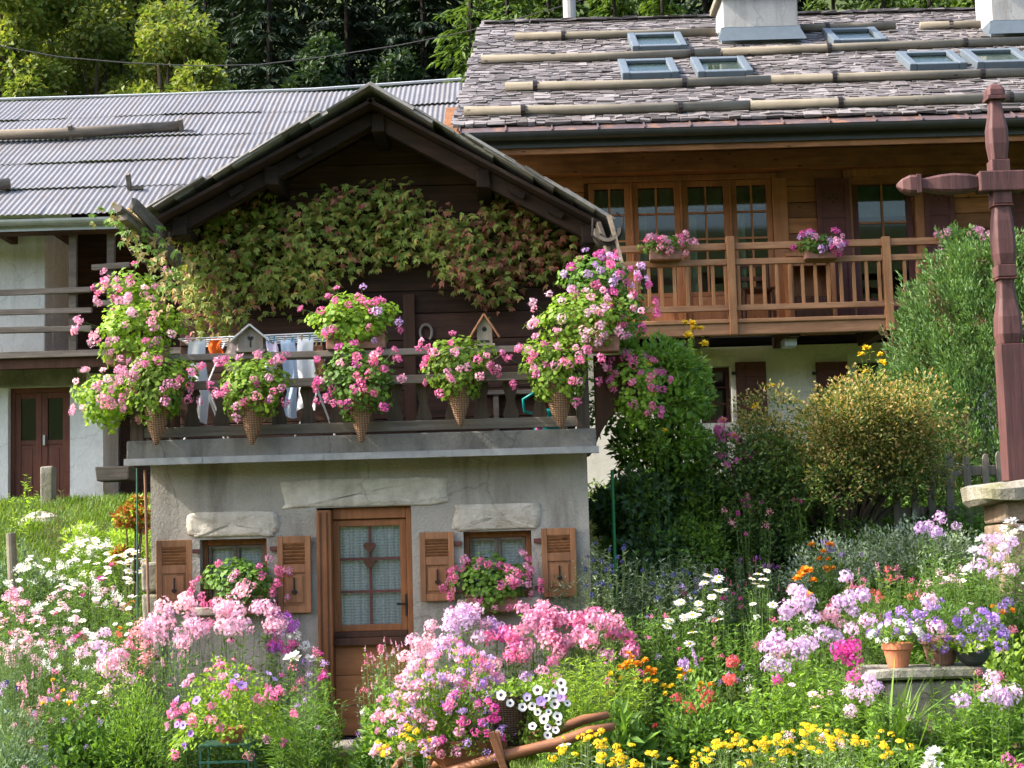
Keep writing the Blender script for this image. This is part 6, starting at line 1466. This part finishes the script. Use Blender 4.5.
def petunias():
    t = P(535, 690, WY); root = thing('petunia_basket', 'tall dark wicker basket of white dark eyed petunias spilling over at the wheelbarrow', 'petunias', (PX(505, 740, WY), WY, .396)); L0 = np.array(root.location); m = MB()
    m.lathe([(.10, 0), (.13, .1), (.17, .28), (.185, .32), (.17, .32), (.15, .28)], root.location, 22, 0, True, True); m.build('basket', M_wickd, root, sm=True)
    r = PZ(505, 690, WY) - .396; f = []
    for cx, cy, a, b, n in ((522, 694, 28, 16, 700), (548, 705, 22, 32, 900), (530, 735, 14, 22, 300), (500, 694, 24, 9, 300)):
        c = P(cx, cy, WY - .05) - L0; s = WY / F; v = rdir(n); p = v * (RNG.uniform(.1, 1, n) ** .4)[:, None] * [a * s, .14, b * s] + c; nr = unit(v + [0, -.3, .5] + RNG.normal(0, .4, (n, 3))); f.append(leaves(p, rdir(n) - [0, 0, .2], nr, .032, .02, .15))
    link('foliage', np_mesh('foliage', f), LF['ger'], root); A = []; B = []
    for px, py in ((500, 695), (512, 703), (521, 707), (532, 706), (538, 712), (545, 698), (552, 693), (556, 704), (563, 690), (566, 703), (549, 712), (556, 716), (543, 719), (549, 727), (555, 730), (546, 735), (552, 741), (560, 722), (497, 734), (494, 742), (502, 738), (491, 748), (529, 748), (534, 726), (560, 683), (526, 698), (538, 690)):
        p = P(px + PR.uniform(-2, 2), py, WY - .2 - PR.uniform(0, .06)) - L0; add_head(root, 'trumpet', 'white', p, .028, (PR.uniform(-.4, .4), -1, PR.uniform(.1, .7)), rs=PR); A.append(p + [0, .12, -.03]); B.append(p)
    for px, py in ((541, 701), (527, 697), (561, 697)): add_head(root, 'trumpet', 'lavender', P(px, py, WY - .22) - L0, .033, (0, -1, .4), rs=PR)
    link('flower_stem', np_mesh('flower_stem', [thin_tubes(np.array(A), np.array(B), .003, .1)]), M_stem, root)
petunias()
GY = 'yellow button flowers in the foreground'
def yellow(label, px, pyt, Y, wpx, n, ns, extra=()):
    return upright('yellow_flower', label, 'yellow flowers', px, pyt, Y, wpx, 'silver', [('button', 'yellow', int(n * .6), .025), ('button', 'yellow', int(n * .35), .016)] + list(extra), ns, 9, .05, .012, group=GY, dome=.25, stemr=.0028, zb=0)
yellow('yellow button flowers left of the wheelbarrow wheel', 400, 726, 9.9, 66, 15, 18)
yellow('yellow button flowers in front of the wheelbarrow handle with one white daisy', 585, 728, 9.7, 84, 34, 38, [('daisy', 'white', 1, .05)])
yellow('yellow button flowers at the lower edge right of the wheelbarrow', 640, 745, 9.5, 84, 22, 26)
yellow('large drift of yellow button flowers at the foot of the right bank, left part', 745, 732, 9.9, 120, 46, 50)
yellow('large drift of yellow button flowers at the foot of the right bank, right part', 812, 722, 9.8, 120, 52, 56, [('airy', 'blush', 5, .04)])
yellow('thin stemmed yellow button flowers below the terracotta pot', 880, 728, 9.9, 70, 14, 16)
# --- right of the cottage: shaded bed
upright('globe_thistle', 'blue globe thistles next to the rightmost cottage shutter', 'globe thistles', 605, 538, 13.35, 118, 'silver', [('ball', 'blue', 22, .024)], 110, 36, .08, .017, dome=.2)
upright('globe_thistle', 'blue globe thistles further right towards the white daisies', 'globe thistles', 676, 548, 13.4, 124, 'silver', [('ball', 'blue', 10, .024)], 120, 36, .08, .017, dome=.3)
upright('tall_flower', 'grey green catmint like plant behind the daisies in the shade', 'leafy plant', 742, 552, 13.9, 130, 'silver', [('spike', 'rose', 14, .015), ('airy', 'purple', 8, .035)], 90, 30, .055, .017)
upright('tall_flower', 'upright green stems with magenta dots under the golden shrub', 'pink flowers', 742, 488, 14.2, 74, 'mid', [('airy', 'magenta', 9, .03), ('airy', 'salmon', 4, .05)], 30, 18, .07, .02)
upright('tall_flower', 'tall green spires before the picket fence gap', 'leafy plant', 812, 482, 14.3, 74, 'mid', [('airy', 'magenta', 3, .03)], 18, 26, .07, .018, dome=.2)
upright('daisy', 'white shasta daisies in the shaded bed, upper single blooms', 'daisies', 712, 574, 13.1, 70, 'mid', [('daisy', 'white', 9, .052), ('double', 'magenta', 1, .04)], 40, 24, .07, .018)
upright('daisy', 'cluster of white shasta daisies above the tall leafy stems', 'daisies', 682, 594, 12.9, 62, 'mid', [('daisy', 'white', 11, .05)], 44, 24, .08, .02)
upright('daisy', 'white daisies beside the orange marigolds', 'daisies', 762, 568, 13.0, 60, 'mid', [('daisy', 'white', 9, .045)], 44, 24, .07, .018)
upright('marigold', 'orange marigolds behind the pale phlox on the right bank', 'marigolds', 806, 566, 13.0, 54, 'mid', [('double', 'orange', 12, .045)], 24, 16, .07, .018)
upright('marigold', 'orange blooms standing highest in front of the fence', 'marigolds', 820, 540, 13.6, 50, 'mid', [('double', 'orange', 7, .042), ('airy', 'lavender', 3, .05)], 22, 16, .07, .018)
upright('tall_flower', 'tall leafy green stems right of the candy pink phlox', 'leafy plant', 655, 598, 12.8, 105, 'mid', [('airy', 'pink', 5, .03), ('airy', 'lavender', 3, .03)], 70, 30, .085, .022)
upright('tall_flower', 'dark leafy stems in the middle of the right bed', 'leafy plant', 722, 612, 12.7, 110, 'mid', [('airy', 'rose', 6, .03)], 70, 28, .08, .026)
upright('marigold', 'orange rudbeckias at the lawn edge next to the bright phlox foliage', 'rudbeckias', 634, 652, 12.2, 62, 'mid', [('double', 'orange', 12, .038), ('double', 'yellow', 10, .034), ('umbel', 'hotpink', 3, .05)], 30, 18, .07, .022)
upright('tall_flower', 'coral red phlox with yellow blooms in the middle of the right bed', 'red flowers', 688, 668, 12.1, 66, 'mid', [('panicle', 'coral', 6, .055), ('double', 'yellow', 6, .034), ('double', 'orange', 3, .034)], 28, 18, .075, .022)
upright('tall_flower', 'violet stock standing above the coral red phlox', 'violet flowers', 690, 650, 12.4, 34, 'mid', [('spike', 'lilac', 4, .034), ('panicle', 'lilac', 2, .045)], 12, 18, .07, .02)
upright('tall_flower', 'faded coral phlox left of the bright green bank', 'red flowers', 730, 658, 12.2, 56, 'olive', [('panicle', 'coral', 4, .055), ('airy', 'lavender', 4, .035), ('airy', 'white', 3, .04)], 28, 18, .07, .02)
mound('leafy_mound', 'green leafy mound at the lawn edge below the coral phlox', 'leafy plant', 706, 688, 11.9, 118, 'mid', [('double', 'coral', 1, .03)], 2600, .05, .026)
mound('leafy_mound', 'broad leaved grey green plant beside the wheelbarrow handle', 'leafy plant', 622, 712, 11.7, 52, 'mid', [], 160, .16, .055, up=.1)
# --- right bank
upright('phlox', 'pale lilac phlox drift on the right bank, lower left heads', 'phlox', 782, 632, 11.7, 72, 'bright', [('panicle', 'paleLilac', 10, .07)], 30, 18, .08, .024, group=GP)
upright('phlox', 'pale lilac phlox drift on the right bank, upper middle heads', 'phlox', 805, 588, 12.0, 90, 'mid', [('panicle', 'paleLilac', 13, .072), ('panicle', 'blush', 4, .07)], 34, 16, .08, .022, group=GP)
upright('phlox', 'pale lilac phlox mixed with dusty pink stems on the right bank', 'phlox', 850, 578, 12.1, 80, 'olive', [('panicle', 'paleLilac', 9, .068), ('spike', 'salmon', 16, .02), ('airy', 'rose', 8, .04)], 34, 14, .07, .018, group=GP)
upright('phlox', 'magenta phlox left of the terracotta pot', 'phlox', 852, 634, 11.1, 62, 'bright', [('panicle', 'magenta', 5, .072), ('panicle', 'hotpink', 1, .05)], 24, 20, .085, .026, group=GP)
upright('leafy_plant', 'bright green leaves with a few pale pink blooms in front of the phlox drift', 'leafy plant', 800, 652, 11.5, 135, 'bright', [('cosmos', 'blush', 7, .038), ('panicle', 'magenta', 1, .045)], 84, 26, .085, .03)
upright('leafy_plant', 'bright green bank of leaves below the magenta phlox', 'leafy plant', 850, 672, 11.0, 110, 'bright', [('panicle', 'paleLilac', 3, .058)], 64, 24, .085, .028)
upright('tall_flower', 'low green filler in front of the stone bench', 'leafy plant', 895, 694, 10.7, 90, 'mid', [('airy', 'blush', 2, .03)], 44, 22, .09, .024)
m_ = None
def strap(label, px, pyt, Y, wpx, n, leaf, name='strap_leaf_plant'):
    root, h = place_root(name, label, 'strap leaved plant', px, pyt, Y, 0); r = wpx * Y / F / 2; p = np.stack([RNG.normal(0, r * .25, n), RNG.normal(0, r * .25, n), np.zeros(n)], 1); link('foliage', np_mesh('foliage', [blades(p, h * RNG.uniform(.7, 1.15, n), .022, .65)]), LF[leaf], root)
strap('arching strap leaves in front of the stone bench', 892, 650, 10.6, 60, 34, 'bright')
P0 = 'flower pots on the stone bench'
potted('terracotta pot of small white flowers on the stone bench', 896, 622, 10.98, 52, ttz + .004, .165, .105, M_terra, 'mid', [('umbel', 'white', 34, .022)], 500, .03, .01, P0, hz=(.1, 1))
potted('old brown pot of violet bellflowers in the middle of the stone bench', 938, 604, 11.12, 118, ttz + .004, .19, .135, M_terrad, 'mid', [('umbel', 'lavender', 40, .036), ('umbel', 'violet', 14, .034), ('umbel', 'lilac', 8, .034)], 700, .035, .016, P0, hz=(-.1, 1), depth=.6)
potted('dark grey bowl with violet and lime green plants at the right end of the bench', 972, 640, 11.0, 66, ttz + .004, .11, .125, M_blackpot, 'lime', [('umbel', 'lavender', 8, .032), ('umbel', 'violet', 4, .03)], 420, .045, .03, P0, hz=(0, 1), bowl=True)
upright('phlox', 'single pale phlox heads rising between the pots', 'phlox', 930, 600, 10.9, 22, 'mid', [('panicle', 'blush', 2, .065)], 5, 14, .07, .02, group=GP)
upright('phlox', 'lilac phlox in the bottom right corner', 'phlox', 985, 668, 10.4, 105, 'bright', [('panicle', 'paleLilac', 9, .058), ('airy', 'rose', 4, .04)], 42, 20, .08, .026, group=GP)
upright('phlox', 'two pale pink phlox heads below the magenta phlox', 'phlox', 872, 668, 10.5, 26, 'bright', [('panicle', 'paleLilac', 3, .062)], 8, 18, .08, .024, group=GP)
upright('tall_flower', 'white shaggy dahlia at the bottom edge below the stone bench', 'white flowers', 926, 745, 9.9, 46, 'mid', [('double', 'white', 4, .06)], 16, 16, .07, .022, zb=0)
upright('tall_flower', 'hot pink bloom at the bottom right edge', 'pink flowers', 1010, 745, 9.9, 46, 'mid', [('umbel', 'pink', 4, .05)], 16, 16, .07, .022, zb=0)
mound('leafy_mound', 'dark green leafy mound filling the bottom right edge', 'leafy plant', 985, 705, 10.6, 130, 'mid', [('airy', 'rose', 3, .03)], 2600, .055, .03, zb=0)
mound('lime_plant', 'lime green round leaved plant behind the dark grey bowl', 'leafy plant', 1008, 632, 11.4, 66, 'lime', [('airy', 'rose', 4, .04)], 500, .055, .04)
upright('tall_flower', 'dark green willowy plant with one orange flower at the right edge', 'leafy plant', 985, 580, 12.2, 96, 'mid', [('double', 'orange', 3, .04), ('panicle', 'lavender', 3, .05)], 54, 26, .085, .018)
upright('phlox', 'white flowered phlox below the stone pedestal', 'phlox', 992, 528, 12.1, 84, 'mid', [('panicle', 'paleLilac', 9, .06), ('double', 'white', 5, .055)], 46, 22, .08, .02, group=GP)
upright('lily', 'white lilies at the right edge beside the pedestal', 'white flowers', 1006, 516, 12.4, 62, 'mid', [('double', 'white', 6, .055)], 26, 18, .08, .02)
upright('phlox', 'two mauve phlox heads in front of the picket fence', 'phlox', 938, 516, 12.9, 56, 'mid', [('panicle', 'lilac', 3, .068), ('panicle', 'paleLilac', 2, .06)], 14, 14, .07, .02, group=GP, dome=.15)
mound('silver_shrub', 'silvery grey low shrub at the foot of the picket fence', 'shrub', 920, 522, 13.8, 150, 'silver', [], 5200, .04, .016)
mound('silver_shrub', 'silvery green carpet in front of the golden shrub', 'shrub', 840, 538, 13.9, 130, 'silver', [('airy', 'lavender', 3, .04)], 3800, .035, .014)
upright('tall_flower', 'green leafy filler between silver shrub and bellflowers', 'leafy plant', 940, 560, 12.5, 110, 'mid', [('cosmos', 'white', 5, .03), ('airy', 'blush', 6, .045)], 56, 22, .075, .02)
upright('tall_flower', 'dusty red plant in the centre of the right bank', 'red flowers', 880, 560, 12.6, 90, 'olive', [('airy', 'coral', 6, .045), ('airy', 'rose', 8, .04), ('spike', 'palepink', 8, .018)], 44, 20, .07, .018)
# tall yellow sunflowers and roses at the back
upright('heliopsis', 'tall yellow heliopsis rising in front of the chalet balcony near the cottage', 'yellow flowers', 690, 292, 14.3, 50, 'lime', [('double', 'yellow', 6, .05)], 9, 24, .085, .03, group='tall yellow heliopsis', dome=.4)
upright('heliopsis', 'tall yellow heliopsis behind the top of the golden shrub', 'yellow flowers', 872, 328, 14.9, 40, 'lime', [('double', 'yellow', 6, .05)], 8, 22, .07, .024, group='tall yellow heliopsis', dome=.3)
upright('heliopsis', 'yellow heliopsis at the left end of the golden shrub', 'yellow flowers', 765, 372, 15.2, 44, 'lime', [('double', 'yellow', 5, .045)], 8, 22, .07, .024, group='tall yellow heliopsis', dome=.5)
upright('heliopsis', 'small yellow flowers between tall bush and lowest balcony geranium', 'yellow flowers', 645, 335, 14.1, 40, 'bright', [('double', 'yellow', 6, .045)], 10, 22, .08, .028, dome=.4)
upright('rose_bush', 'pink rose like phlox glowing between the tall bush and the golden shrub', 'roses', 728, 408, 14.6, 58, 'lime', [('umbel', 'pink', 24, .055), ('umbel', 'rose', 10, .055), ('double', 'yellow', 2, .04)], 34, 16, .06, .025, dome=.6)
# left upper bank
shrub('bright_bush', 'bright lime green bush left of the cottage corner', 'bush', 112, 500, 15.6, 84, [('lime', .95, 0, 'foliage')], 4200, .055, .022, 8, lumpr=.5)
shrub('autumn_bush', 'orange and red leaved climber under the left end of the balcony', 'bush', 132, 468, 15.0, 42, [('orange', .75, 0, 'foliage'), ('lime', .35, 0, 'green_foliage')], 1400, .06, .035, 6, lumpr=.4)
upright('tall_flower', 'yellowish weed with a drooping head beside the barn door', 'leafy plant', 22, 470, 17.6, 34, 'lime', [], 8, 20, .08, .03)
upright('tall_flower', 'rust coloured dry grass right of the granite post', 'dry grass', 60, 488, 17.3, 40, 'straw', [], 16, 10, .09, .012)
mound('silver_shrub', 'grey green low shrub behind the round wooden post', 'shrub', 18, 545, 15.8, 80, 'blue', [], 1600, .045, .018)

# ================================================================== grass and ground cover
def scatter(n, x0, x1, y0, y1, keep):
    x = RNG.uniform(x0, x1, n); y = RNG.uniform(y0, y1, n); s = keep(x, y); return x[s], y[s]
x, y = scatter(60000, -3.6, 3.4, 8.6, 13.45, lambda x, y: ~((x < -.9) & (y < 12.6) & (x > -9) & (y > 11.7) & (x < -1.9)))
p = np.stack([x, y, terrain(x, y) - .01], 1)
g = link('lawn_grass', np_mesh('lawn_grass', [blades(p, RNG.uniform(.025, .07, len(p)), .007, .5)]), LF['grass']); structure(g, 'stuff')
x, y = scatter(26000, -7.5, -3.3, 14.5, 21, lambda x, y: (y > 15.6)); p = np.stack([x, y, terrain(x, y) - .02], 1)
g = link('meadow_grass', np_mesh('meadow_grass', [blades(p, RNG.uniform(.06, .2, len(p)), .012, .6)]), LF['grass']); structure(g, 'stuff')
def cover(name, n, x0, x1, y0, y1, keep, mat, h=.3, L=.06, Wd=.022):
    x, y = scatter(n, x0, x1, y0, y1, keep); k = len(x); hh = RNG.uniform(.0, 1, k) ** 1.2 * h * (.6 + .4 * np.sin(x * 4.1 + y * 2.3)); p = np.stack([x, y, terrain(x, y) + hh], 1); d = unit(np.stack([RNG.normal(0, 1, k), RNG.normal(-.2, 1, k), RNG.uniform(0, 1.2, k)], 1)); nr = np.tile([0, 0, 1.0], (k, 1)) + RNG.normal(0, .4, (k, 3))
    o = link(name, np_mesh(name, [leaves(p, d, nr, RNG.uniform(.6, 1.2, k) * L, RNG.uniform(.7, 1.2, k) * Wd, .15)]), LF[mat]); structure(o, 'stuff')
cover('ground_cover', 26000, -6.2, -3.1, 11.9, 16.5, lambda x, y: y > 11.9, 'mid')
cover('ground_cover', 12000, -3.3, .65, 12.35, 13.4, lambda x, y: (x < -1.75) | (x > -.75), 'mid', .35)
cover('ground_cover', 70000, .7, 5.6, 12.4, 16.4, lambda x, y: ~((x < 1.9) & (y < 12.7)), 'mid', .35)
cover('ground_cover', 16000, 1.9, 4.6, 9.6, 12.4, lambda x, y: (x > 2.0 + .25 * np.sin(y * 3)), 'bright', .3)
cover('bank_cover', 26000, .8, 7.5, 16.4, 21, lambda x, y: y > 16, 'olive', .4, .08, .03)

M_barkd = simple('dark_bark', (.018, .014, .011), .95)
# ================================================================== woods behind the roofs
def broadleaf(name, label, cat, px, pyt, Y, wpx, leafs, n, L, group, seed):
    rs = random.Random(seed); t = P(px, pyt, Y); x = float(t[0]); z0 = TZ(x, Y); root = thing(name, label, cat, (x, Y, z0), group); h = float(t[2]) - z0; r = wpx * Y / F / 2; m = MB(); loc = Vector(root.location); cs = []
    m.tube([loc + Vector((0, 0, -.4)), loc + Vector((.1, 0, h * .3)), loc + Vector((rs.uniform(-.3, .3), 0, h * .8))], [.16, .12, .04], 9)
    for i in range(46):
        a = rs.uniform(0, 6.28); zz = rs.uniform(.18, .96); q = rs.uniform(.35, 1) * math.sin(math.pi * min(1, .12 + zz * .82)) ** .7; cs.append((q * math.cos(a) * r, q * math.sin(a) * r, zz * h, rs.uniform(.6, 1.2)))
    m.build('trunk', M_bark, root); m = MB()
    for c in cs[:16]: m.tube([loc + Vector((0, 0, c[2] * .55)), loc + Vector((c[0] * .5, c[1] * .5, c[2] * .8)), loc + Vector(c[:3])], [.09, .05, .02], 5)
    m.build('limb', M_bark, root); V = []
    for c in cs:
        k = n // len(cs); v = rdir(k); rad = r * .34 * c[3]; p = v * (RNG.uniform(.05, 1, k) ** .45)[:, None] * rad * [1.15, 1.15, .75] + np.array(c[:3]); V.append(np.concatenate([p, v], 1))
    V = np.concatenate(V); k = len(V); d = unit(V[:, 3:] + RNG.normal(0, .7, (k, 3)) - [0, 0, .25]); nr = unit(V[:, 3:] * .5 + [0, 0, .9] + RNG.normal(0, .5, (k, 3)))
    link('crown', np_mesh('crown', [leaves(V[:, :3], d, nr, RNG.uniform(.7, 1.3, k) * L, RNG.uniform(.8, 1.2, k) * L * .62, .12)]), LF[leafs], root); return root
def conifer(name, label, px, pyt, Y, rad, leaf, group, seed, dens=1.0, L=.34, droop=.35):
    rs = np.random.default_rng(seed); t = P(px, pyt, Y); x = float(t[0]); z0 = TZ(x, Y); root = thing(name, label, 'tree', (x, Y, z0), group); h = float(t[2]) - z0; m = MB(); loc = Vector(root.location); m.tube([loc + Vector((0, 0, -.5)), loc + Vector((0, 0, h * .5)), loc + Vector((0, 0, h * .98))], [.14, .10, .02], 8); m.build('trunk', M_barkd, root)
    ps = []; z = h * .06
    while z < h * .985:
        f = 1 - z / h; rr = rad * f ** .85; nb_ = 5 + int(5 * f)
        for b in range(nb_):
            a = rs.uniform(0, 6.283); ln = rr * rs.uniform(.72, 1.1) + .15; k = max(8, int(ln * 22 * dens)); s = rs.uniform(.12, 1, k); dirv = np.array([math.cos(a), math.sin(a), 0]); side = np.array([-math.sin(a), math.cos(a), 0]); zz = z + rs.uniform(-.1, .1) + ln * (.12 * s - droop * s ** 2); off = rs.uniform(-1, 1, k) * ln * .22 * (1.15 - s)
            p = dirv * (ln * s)[:, None] + side * off[:, None]; p[:, 2] = zz - np.abs(off) * .35
            d = dirv * .8 + side * (np.sign(off) * .8)[:, None] + np.stack([0 * s, 0 * s, -.35 - .5 * s], 1) * .8 + rs.normal(0, .22, (k, 3)); ps.append((p, d))
        z += .17 + .30 * f
    p = np.concatenate([q[0] for q in ps]); d = np.concatenate([q[1] for q in ps]); k = len(p); nr = np.tile([0, 0, 1.0], (k, 1)) + rs.normal(0, .3, (k, 3))
    link('crown', np_mesh('crown', [leaves(p, d, nr, rs.uniform(.7, 1.3, k) * L, rs.uniform(.7, 1.2, k) * L * .34, .15)]), LF[leaf], root); return root
T1 = 'leafy trees behind the barn'; T2 = 'dark spruces on the wooded slope'; T3 = 'light green conifers behind the chalet'
broadleaf('leafy_tree', 'sunlit leafy tree at the left edge behind the barn roof', 'tree', 10, -70, 37, 150, 'tree', 18000, .16, T1, 1)
broadleaf('leafy_tree', 'sunlit leafy tree second from the left behind the barn roof', 'tree', 95, -45, 38, 150, 'tree', 18000, .16, T1, 2)
broadleaf('leafy_tree', 'rounded leafy tree whose top stays lower right of the sunlit pair', 'tree', 165, -6, 36, 135, 'tree', 16000, .15, T1, 3)
broadleaf('leafy_tree', 'small pale green tree just above the barn ridge left of the cottage gable', 'tree', 205, 55, 33.5, 50, 'tree', 4500, .14, T1, 4)
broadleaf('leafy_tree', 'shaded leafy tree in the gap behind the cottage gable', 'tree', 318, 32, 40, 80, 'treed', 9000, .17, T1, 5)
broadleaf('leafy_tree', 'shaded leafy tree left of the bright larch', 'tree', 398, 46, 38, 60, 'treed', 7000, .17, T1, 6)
for k, (px, pyt, Y, rd) in enumerate([(232, -120, 46, 3.0), (268, -90, 43, 2.6), (300, -140, 50, 3.2), (345, -110, 45, 2.8), (385, -130, 48, 3.0), (420, -100, 44, 2.6), (205, -150, 52, 3.2), (140, -160, 55, 3.2), (60, -150, 55, 3.2), (0, -170, 56, 3.2)]):
    conifer('spruce', ['dark spruce directly right of the leafy trees', 'dark spruce above the left slope of the cottage roof', 'tall dark spruce far back above the cottage roof', 'dark spruce right above the cottage gable peak', 'dark spruce behind the gable peak, farther right', 'dark spruce next to the bright larch', 'far spruce half hidden behind the rounded leafy tree', 'far spruce behind the second leafy tree', 'far spruce between the two leafy trees at left', 'far spruce at the left picture edge'][k], px, pyt, Y, rd, 'spruce', T2, 30 + k)
for k, (px, pyt, Y, rd, lf_) in enumerate([(468, -95, 36, 2.0, 'larch'), (505, -70, 35, 1.9, 'larch'), (545, -110, 39, 2.2, 'larch'), (612, -60, 38, 2.1, 'larch'), (590, -130, 47, 2.8, 'spruce'), (660, -50, 37, 2.0, 'larch'), (700, -110, 46, 2.7, 'spruce'), (830, -60, 38, 2.2, 'larch'), (880, -50, 37, 2.0, 'larch'), (925, -80, 40, 2.3, 'larch'), (970, -60, 38, 2.1, 'larch'), (770, -120, 47, 2.8, 'spruce'), (900, -140, 50, 3.0, 'spruce'), (1010, -110, 46, 2.8, 'spruce'), (1050, -70, 39, 2.2, 'larch'), (440, -140, 50, 3.0, 'spruce'), (520, -150, 52, 3.0, 'spruce'), (640, -150, 52, 3.0, 'spruce')]):
    conifer('conifer', ['bright green larch left of the chalet roof corner', 'bright green larch at the chalet roof corner', 'light larch behind the flue pipe', 'light larch just right of the flue pipe', 'dark far spruce behind the flue pipe', 'light larch left of the wide chimney', 'dark far spruce left of the wide chimney', 'light larch just right of the wide chimney', 'light larch above the upper right skylight', 'light larch midway between the two chimneys', 'light larch left of the right hand chimney', 'dark far spruce behind the wide chimney', 'dark far spruce between the chimneys', 'dark far spruce behind the right hand chimney', 'light larch at the right picture edge', 'dark far spruce left of the bright larches', 'dark far spruce above the bright larches', 'dark far spruce right of the flue pipe'][k], px, pyt, Y, rd, lf_, T3 if lf_ == 'larch' else T2, 60 + k, 1.0 if lf_ == 'spruce' else 1.5, .34 if lf_ == 'spruce' else .24, .35 if lf_ == 'spruce' else .2)
